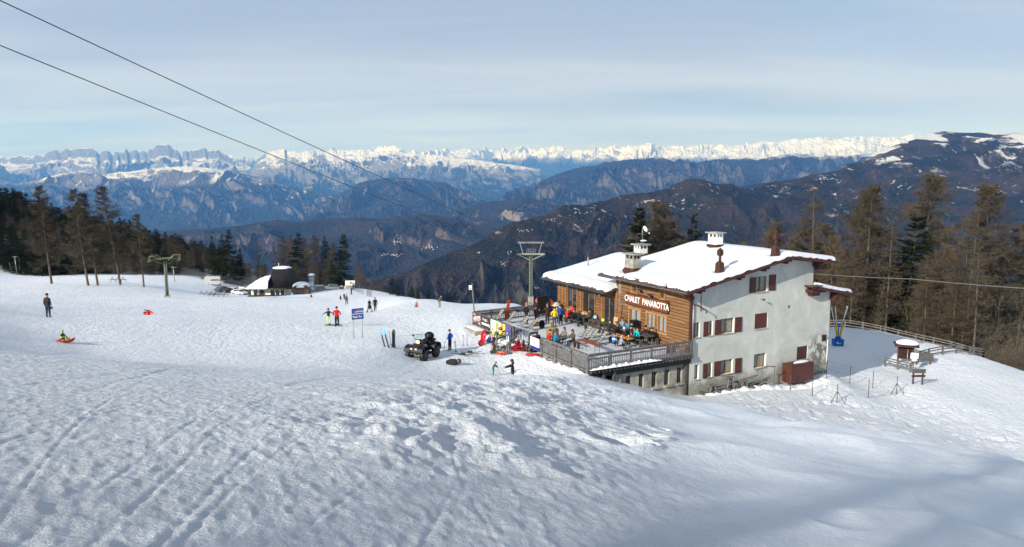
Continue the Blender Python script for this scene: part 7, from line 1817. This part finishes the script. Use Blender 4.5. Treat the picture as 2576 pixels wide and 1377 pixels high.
p = put(130, 797); one("ski_helmet", "grey black helmet carried by the man on the left", "helmet", (p[0] + .0, p[1], p[2] + .78), 0, [("shell", b1, cmat((0.05, 0.05, 0.06), .3, "helmet_shell", .6)), ("strap", b2, M['black'])])
# pushchair before the woman in black
p = put(931, 785); b1 = MB(); b1.ball((0, .1, .65), .26, (.9, 1.1, .9), 10); b2 = MB()
for (x_, y_) in ((-.24, -.3), (.24, -.3), (-.26, .35), (.26, .35)): b2.tube([(x_ - .03, y_, .14), (x_ + .03, y_, .14)], .14, 10); b2.tube([(x_, y_, .14), (x_ * .8, .1, .55)], .02, 5)
b2.tube([(-.22, .4, 1.0), (-.2, .1, .5)], .02, 5); b2.tube([(.22, .4, 1.0), (.2, .1, .5)], .02, 5); b2.tube([(-.22, .4, 1.0), (.22, .4, 1.0)], .02, 5)
one("pushchair", "black pushchair pushed over the snow by the woman in black", "pushchair", (p[0], p[1] - .35, p[2]), 0, [("seat", b1, M['black']), ("frame", b2, M['steel'])])

# quad bike
def quad():
    p = put(1064, 901); hd = Vector((-.42, -.90)); rz = math.atan2(hd.y, hd.x)
    e = empty("quad_bike", p, rz, "black quad bike with windscreen, top box and lit headlamp facing the camera", "quad bike")
    e.scale = (1.18, 1.18, 1.2)
    BK = cmat((0.007, 0.007, 0.008), .5, "quad_plastic", .25); GY = cmat((0.22, 0.22, 0.24), .35, "quad_plastic", .5)
    for sx in (-.68, .68):
        for sy in (-.50, .50):
            w_ = MB(); w_.tube([(sx, sy - .14, .33), (sx, sy - .11, .33), (sx, sy + .11, .33), (sx, sy + .14, .33)], [.26, .335, .335, .26], 18)
            for k in range(14):
                a = 2 * pi * k / 14; w_.rbox((sx + .335 * cos(a), sy, .33 + .335 * sin(a)), (.05, .22, .05), Matrix.Rotation(-a, 3, 'Y'))
            wo_ = w_.build("wheel", M['black'], e)
            MB().tube([(sx, sy - .145, .33), (sx, sy + .145, .33)], .15, 12).build("rim", M['steel'], wo_)
    b = MB(); b.hexa([(-.85, -.22, .42), (.85, -.20, .42), (.85, .20, .42), (-.85, .22, .42), (-.80, -.20, .82), (.72, -.22, .86), (.72, .22, .86), (-.80, .20, .82)]); b.hexa([(.5, -.30, .62), (1.05, -.26, .58), (1.05, .26, .58), (.5, .30, .62), (.45, -.30, .98), (.98, -.24, .86), (.98, .24, .86), (.45, .30, .98)]); b.build("body", BK, e)
    for sx in (-.72, .70):
        for sy in (-1, 1):
            b = MB(); pts = [(-.42, .60), (-.34, .80), (-.1, .90), (.15, .90), (.36, .78), (.44, .60)]
            for i in range(5):
                (x0, z0), (x1, z1_) = pts[i], pts[i + 1]; ya, yb_ = sorted((sy * .24, sy * .64))
                b.hexa([(sx + x0, ya, z0), (sx + x1, ya, z1_), (sx + x1, yb_, z1_ - .03), (sx + x0, yb_, z0 - .03), (sx + x0, ya, z0 + .04), (sx + x1, ya, z1_ + .04), (sx + x1, yb_, z1_ + .01), (sx + x0, yb_, z0 + .01)])
            b.build("fender", BK, e)
    b = MB(); b.hexa([(-.35, -.62, .35), (.25, -.62, .35), (.25, -.24, .35), (-.35, -.24, .35), (-.30, -.60, .42), (.2, -.60, .42), (.2, -.24, .42), (-.30, -.24, .42)]); b.hexa([(-.35, .24, .35), (.25, .24, .35), (.25, .62, .35), (-.35, .62, .35), (-.30, .24, .42), (.2, .24, .42), (.2, .60, .42), (-.30, .60, .42)]); b.build("footrest", BK, e)
    b = MB(); b.hexa([(-.1, .23, .5), (.42, .23, .62), (.42, .34, .62), (-.1, .34, .5), (.0, .23, .88), (.38, .23, .95), (.38, .30, .95), (.0, .30, .88)]); b.build("side_panel", GY, e)
    MB().hexa([(-.55, -.16, .82), (.2, -.16, .84), (.2, .16, .84), (-.55, .16, .82), (-.52, -.14, .97), (.15, -.12, .93), (.15, .12, .93), (-.52, .14, .97)]).build("seat", BK, e)
    b = MB(); b.tube([(.35, 0, .95), (.28, 0, 1.15)], .05, 8); b.tube([(.18, -.42, 1.20), (.28, -.2, 1.16), (.28, .2, 1.16), (.18, .42, 1.20)], .018, 6)
    for sy in (-1, 1): b.tube([(.24, .33 * sy, 1.18), (.30, .46 * sy, 1.36)], .012, 5); b.ball((.30, .47 * sy, 1.41), .075, (.4, 1.2, .9), 8)
    b.build("handlebar", M['black'], e)
    MB().ball((.46, 0, 1.10), .155, (.6, 1, 1), 12).build("lamp_housing", BK, e)
    hm, t = new_mat("lit_headlamp"); em = t.n('ShaderNodeEmission', Color=(1.0, 0.55, 0.28, 1), Strength=2.2); t.n('ShaderNodeOutputMaterial', Surface=em)
    MB().ball((.53, 0, 1.10), .115, (.5, 1, 1), 12).build("headlamp", hm, e)
    for sy in (-1, 1): MB().rbox((1.03, sy * .17, .77), (.05, .15, .09), Matrix.Rotation(.2, 3, 'Y')).build("headlight", cmat((0.6, 0.6, 0.6), .2, "lamp_glass"), e)
    b = MB(); b.hexa([(.50, -.24, 1.14), (.52, .24, 1.14), (.50, .24, 1.15), (.48, -.24, 1.15), (.26, -.20, 1.52), (.28, .20, 1.52), (.26, .20, 1.53), (.24, -.20, 1.53)])
    gm, t = new_mat("clear_screen"); bs = t.n('ShaderNodeBsdfGlass', Roughness=0.05, IOR=1.1, Color=(0.85, 0.9, 0.92, 1)); t.n('ShaderNodeOutputMaterial', Surface=bs)
    b.build("windscreen", gm, e)
    b = MB(); b.ball((-.78, 0, 1.22), .30, (.9, 1.05, .85), 12); b.box(-1.05, -.5, -.3, .3, .93, 1.05); b.build("top_box", BK, e)
    b = MB()
    for y_ in (-.28, 0, .28): b.tube([(-1.08, y_, .93), (-.45, y_, .93)], .014, 5); b.tube([(.5, y_, 1.0), (.98, y_, .95)], .014, 5)
    for x_ in (-1.08, -.45, .5, .98): b.tube([(x_, -.33, .93 if x_ < 0 else .97), (x_, .33, .93 if x_ < 0 else .97)], .014, 5)
    b.build("luggage_rack", M['steel'], e)
    b = MB(); b.beam((.9, -.2, .42), (1.12, 0, .5), .05, .05); b.beam((.9, .2, .42), (1.12, 0, .5), .05, .05); b.beam((1.08, -.22, .5), (1.08, .22, .5), .05, .08); b.build("bumper", M['steel'], e)
quad()
b1 = MB(); b1.ball((0, 0, .16), .36, (1.25, .6, .45), 10)
p = put(1096, 878); one("dark_bag", "dark bag on the snow directly behind the quad bike", "bag", p, 0, [("bag", b1, M['black']), ("handle", MB().tube([(-.2, 0, .28), (0, 0, .38), (.2, 0, .28)], .015, 5), M['black'])])

# blue signs and poles
def blue_sign(u, v, h_, w_, bh, rz, label, seedrows):
    p = put(u, v); e = empty("blue_sign", p, rz, label, "sign", "blue piste signs")
    for x_ in (-w_ * .36, w_ * .36): MB().tube([(x_, 0, -.2), (x_, 0, h_ - bh + .05)], .035, 6).build("post", M['metal'], e)
    MB().box(-w_ / 2, w_ / 2, -.05, -.02, h_ - bh, h_).build("panel", cmat((0.045, 0.10, 0.30), .4, "sign_blue"), e)
    b = MB()
    if seedrows:
        b.box(-w_ / 2, w_ / 2, -.058, -.052, h_ - bh * .52, h_ - bh * .47)
        b.box(-w_ * .25, w_ * .36, -.058, -.052, h_ - bh * .34, h_ - bh * .28); b.box(-w_ * .1, w_ * .3, -.058, -.052, h_ - bh * .22, h_ - bh * .13, 1); b.face([(w_ * .36, -.058, h_ - bh * .40), (w_ * .46, -.058, h_ - bh * .30), (w_ * .36, -.058, h_ - bh * .18)])
        b.face([(-w_ * .45, -.058, h_ - bh * .72), (-w_ * .32, -.058, h_ - bh * .82), (-w_ * .32, -.058, h_ - bh * .62)]); b.box(-w_ * .32, w_ * .0, -.058, -.052, h_ - bh * .84, h_ - bh * .76); b.box(-w_ * .25, w_ * .0, -.0585, -.0525, h_ - bh * .74, h_ - bh * .64, 1); b.box(w_ * .1, w_ * .16, -.058, -.052, h_ - bh * .84, h_ - bh * .66); b.box(w_ * .24, w_ * .30, -.058, -.052, h_ - bh * .86, h_ - bh * .70)
    else:
        b.box(-w_ * .42, w_ * .05, -.058, -.052, h_ - bh * .36, h_ - bh * .16); b.box(-.05 * w_, w_ * .42, -.058, -.052, h_ - bh * .80, h_ - bh * .60)
    b.build("lettering", [M['white'], cmat((0.55, 0.12, 0.16), .5, "ink")], e)
blue_sign(901, 851, 2.35, .95, .85, .55, "blue direction sign on two poles between the walkers and the upright skis", True)
blue_sign(1148, 762, 1.7, 1.0, .62, 0, "smaller pale blue sign on the distant snow crest", False)
p = put(1194, 790); e = empty("wooden_pole", (p[0], p[1], p[2]), 0, "leaning grey pole with a small white box at the far terrace corner", "pole")
pt = at(1188, 712, p[1]); d = (pt[0] - p[0], 0, pt[2] - p[2]); MB().tube([(0, 0, -.5), d], .065, 8).build("shaft", M['grey'], e)
f = .86; MB().rbox((d[0] * f - .22, -.05, d[2] * f), (.28, .16, .42)).build("box", M['white'], e); MB().ball((d[0] * f - .22, -.14, d[2] * f - .08), .07, (1, .4, 1), 8).build("dial", M['black'], e)
for (u, v0, v1, lb, arm) in [(42, 679, 646, "thin lamp post with a side arm at the upper left of the piste", True), (28, 680, 660, "short dark post left of the lamp post at the upper left", False), (290, 689, 659, "thin post among the leaning larches", False), (440, 709, 672, "thin lamp post with double arm right of the small pylon", True)]:
    p = put(u, v0) if v0 > 685 else at(u, v0, 198); p = (p[0], p[1], hz(p[0], p[1])); zt_ = at(u, v1, p[1])[2]
    e = empty("lamp_post", p, 0, lb, "lamp post", "posts along the upper piste"); h_ = zt_ - p[2]
    MB().tube([(0, 0, -.3), (-.25, 0, h_)], .09, 6).build("post", M['metal'] if arm else M['greyd'], e)
    if arm: MB().tube([(-.8, 0, h_), (.7, 0, h_ - .05)], .06, 6).build("arm", M['metal'], e)
# benches / debris before the car park
for (u, v, n, lb) in [(523, 745, 4, "dark row of stacked racks in front of the parked cars, left part"), (545, 746, 4, "dark row of stacked racks in front of the parked cars, right part"), (300, 716, 3, "black debris lying by the slender leaning larch")]:
    p = at(u, v, 160 if u > 400 else 152); p = (p[0], p[1], hz(p[0], p[1])); e = empty("folded_racks", p, 0, lb, "racks")
    for k in range(n):
        x_ = -1.8 + k * 1.1; b = MB(); b.tube([(x_, 0, 0), (x_ + .5, .1, 1.1), (x_ + 1.1, 0, .2), (x_ + .2, .1, .9)], .05, 5); b.tube([(x_ - .3, 0, .5), (x_ + 1.2, 0, .55)], .05, 5); b.build("rack", M['greyd'], e)

# ski rack at the terrace entrance
def ZR(x, y): return (1760 + x / 7.65) / 1.4907, (1200 + y / 7.65) / 1.4907
e0 = put(*ZR(800, 760)); e = empty("ski_rack", e0, YAW, "grey wooden ski rack with crossbars at the terrace entrance", "rack")
iv = Matrix.Rotation(-YAW, 3, 'Z')
def rl(p): return iv @ (Vector(p) - Vector(e0))
RP = {}
for nm, (x0, y0, y1) in {'a': (790, 700, 350), 'b': (1175, 830, 560), 'c': (1400, 620, 280), 'd': (1290, 520, 190), 'e': (1560, 880, 260)}.items():
    a = put(*ZR(x0, y0)) if y0 > 600 else at(*ZR(x0, y0), e0[1] + 2.2); zt_ = at(*ZR(x0, y1), a[1])[2]; zb = hz(a[0], a[1]); RP[nm] = (a[0], a[1], zb, zt_)
    MB().beam(rl((a[0], a[1], zb - .3)), rl((a[0], a[1], zt_)), .12, .12, up=(0, 1, 0)).build("post", M['grey'], e)
for (p_, q_, f) in [('a', 'd', .9), ('a', 'd', .45), ('b', 'c', .75), ('c', 'e', .8)]:
    P_, Q_ = RP[p_], RP[q_]; MB().beam(rl((P_[0], P_[1] - .08, P_[2] + (P_[3] - P_[2]) * f)), rl((Q_[0], Q_[1] - .08, Q_[2] + (Q_[3] - Q_[2]) * f)), .06, .13).build("crossbar", M['grey'] if f < .89 else M['brown'], e)
for (x0, y0, x1, y1, c1_, c2_, lb) in [(725, 890, 700, 400, BLK, BLK, "black skis leaning on the left post of the ski rack"), (700, 885, 645, 340, (0.5, 0.22, 0.05), (0.6, 0.35, 0.15), "orange and white skis at the left end of the ski rack"),
                                       (1120, 965, 1095, 415, (0.05, 0.06, 0.06), (0.45, 0.58, 0.55), "pale green tipped skis standing in front of the ski rack"), (1420, 800, 1400, 380, (0.25, 0.12, 0.09), (0.5, 0.5, 0.5), "brown skis standing at the middle post of the ski rack"),
                                       (1570, 900, 1540, 380, (0.04, 0.05, 0.07), (0.4, 0.42, 0.45), "dark skis with grey tips at the right post of the ski rack"), (820, 640, 790, -20, (0.25, 0.36, 0.05), (0.32, 0.45, 0.06), "tall lime green skis standing above the helmets"),
                                       (1340, 600, 1320, 300, (0.02, 0.02, 0.03), (0.05, 0.05, 0.06), "black snow shoes and skis bunched behind the ski rack")]:
    a, c_ = up_px(*ZR(x0, y0), *ZR(x1, y1)); ski_pair(a, c_, (c1_, c2_), lb, .085, .12)
for (x0, y0, x1, y1, lb) in [(655, 895, 560, 300, "long black ski pole leaning left of the ski rack"), (930, 890, 905, 450, "ski poles hanging below the neon helmet"), (1000, 900, 990, 430, "ski poles just right of the neon helmet"), (1060, 930, 1065, 480, "ski poles left of the pale green skis"), (1190, 980, 1170, 600, "ski poles right of the pale green skis"), (1460, 830, 1400, 480, "ski poles behind the brown skis")]:
    a, c_ = up_px(*ZR(x0, y0), *ZR(x1, y1)); poles(a, c_, lb, 2 if x0 > 700 else 1, .08)
for (x_, y_, col, lb) in [(905, 365, (0.62, 0.85, 0.02), "bright neon yellow helmet hung on the ski rack"), (710, 365, (0.42, 0.62, 0.03), "lime and black helmet left of the neon yellow helmet"), (895, 255, (0.55, 0.02, 0.02), "shiny red helmet above the neon yellow helmet"), (1420, 360, BLK, "black helmet on the middle post of the ski rack")]:
    q = at(*ZR(x_, y_), e0[1] + (.1 if x_ < 1300 else 1.2)); b1 = MB(); b1.ball((0, 0, 0), .17, (1, 1.1, .92), 12, z0=-.6); b2 = MB(); b2.ball((.05, -.12, .0), .10, (1.3, .6, .6), 8)
    one("ski_helmet", lb, "helmet", q, 0, [("shell", b1, cmat(col, .3, "helmet_shell", .6)), ("visor", b2, M['black'])], "helmets on the ski rack")
p = put(*ZR(640, 640)); b1 = MB(); b1.ball((0, 0, .2), .34, (1.5, .5, .7), 10); one("purple_bag", "purple bag lying left of the ski rack", "bag", p, .5, [("bag", b1, cmat((0.035, 0.02, 0.16))), ("strap", MB().tube([(-.3, 0, .35), (0, 0, .52), (.3, 0, .35)], .02, 5), M['black'])])
for k in range(16):
    x_ = 760 + k * 55; y_ = 730 + 60 * sin(k * 1.7); p = put(*ZR(x_, y_ + 80)); 
    if k % 4 == 0:
        b1 = MB(); b1.ball((0, 0, .12), .2, (1.5, .7, .7), 8); one("ski_boots_bag", ["grey gear bag under the ski rack's left crossbar", "dark gear bag under the middle of the ski rack", "brown gear bag by the right posts of the ski rack", "black gear bag at the right foot of the ski rack"][k // 4], "bag", p, k, [("bag", b1, cmat([(0.12, 0.12, 0.13), (0.03, 0.03, 0.035), (0.10, 0.06, 0.04), (0.02, 0.02, 0.02)][k // 4])), ("strap", MB().tube([(-.2, 0, .2), (0, 0, .33), (.2, 0, .2)], .015, 5), M['black'])], "gear bags at the ski rack")
b1 = MB(); b1.box(-.75, .55, -.02, .02, .15, .80)
p = ts_world(-8.98, 6.8); e = empty("white_banner", (p[0], p[1], ZD), YAW + pi / 2, "white poster with blue lower edge on the railing beside the terrace entrance", "banner")
b1.build("sheet", M['white'], e); MB().box(-.75, .55, -.03, .03, -.05, .15).build("blue_edge", cmat((0.01, 0.03, 0.25)), e); MB().box(-.7, -.3, .022, .026, .30, .34).box(-.7, -.2, .022, .026, .45, .49).box(.1, .4, .022, .026, .35, .39).build("print", M['steel'], e)

# ------------------------------------------------------------------ villages on the far slopes
from mathutils.bvhtree import BVHTree
def house_proto():
    e = bpy.data.objects.new("village_house", None); w_ = MB().box(-6, 6, -5, 5, -4, 6); wo = w_.build("wall", cmat((0.55, 0.52, 0.47), .8, "pale_walls"), e)
    ro = MB().prism([(-6, 6), (6, 6), (0, 9.5)], 0, -7, 7).build("roof", cmat((0.60, 0.60, 0.62), .8, "snowy_roofs"), e)
    COL.objects.unlink(wo); COL.objects.unlink(ro)
    return wo, ro
HW, HR = house_proto()
bvs = []
for nm in ("brown_ridge", "wooded_ridge", "valley_ground"):
    o = bpy.data.objects[nm]; me = o.data; n = len(me.vertices); co_ = np.empty(n * 3); me.vertices.foreach_get('co', co_); co_ = co_.reshape(-1, 3)
    m_ = len(me.polygons); li = np.empty(m_ * 4, int); me.loops.foreach_get('vertex_index', li); bvs.append(BVHTree.FromPolygons(co_.tolist(), li.reshape(-1, 4).tolist()))
VL = [(999, 608, 14, 20, 5, "village on the dark ridge above the valley centre"), (1076, 622, 14, 14, 5, "bright village cluster in the valley centre"), (964, 641, 10, 12, 5, "valley village nearest the mesh fence"), (1000, 642, 10, 14, 4, "valley village right of the one above the mesh fence"), (1205, 637, 4, 5, 3, "tiny hamlet left of the green pylon"),
      (1268, 663, 7, 22, 5, "hamlet on the fields left of the pylon head"), (1283, 635, 5, 12, 4, "hamlet level with the pylon head"), (1316, 582, 9, 20, 4, "village on the brown ridge above the pylon"), (1382, 553, 8, 14, 4, "small village high on the brown ridge"), (1350, 725, 6, 10, 2, "hamlet low beside the pylon ladder"),
      (1460, 535, 8, 24, 3, "hamlet on the crest of the brown ridge"), (2070, 452, 10, 30, 5, "scattered farms on the upper right ridge"), (2500, 610, 16, 60, 14, "village seen through the right hand trees"), (2530, 650, 12, 40, 10, "lower houses seen through the right hand trees"), (2290, 645, 6, 40, 12, "houses behind the big dark spruce")]
for (u, v, n, su, sv, lb) in VL:
    for k in range(n):
        a, c_ = ray(u + RT_.gauss(0, su * .55), v + RT_.gauss(0, sv * .55)); d = Vector((a, 1, c_)).normalized(); best = None
        for bv in bvs:
            h_ = bv.ray_cast(Vector((0, 0, 0)) + d * 600, d)
            if h_[0] is not None and (best is None or h_[3] < best[1]): best = (h_[0], h_[3])
        if best is None: continue
        e = bpy.data.objects.new("village_house", None); COL.objects.link(e); e.location = best[0]; e.rotation_euler = (0, 0, RT_.uniform(0, 3.1)); e.scale = (RT_.uniform(.7, 1.3) * 2.3 * best[1] / 1885 / 12,) * 3
        tag(e, "pale snowy roofed house, " + lb, "house", lb)
        for q in (HW, HR): c2 = q.copy(); COL.objects.link(c2); c2.parent = e
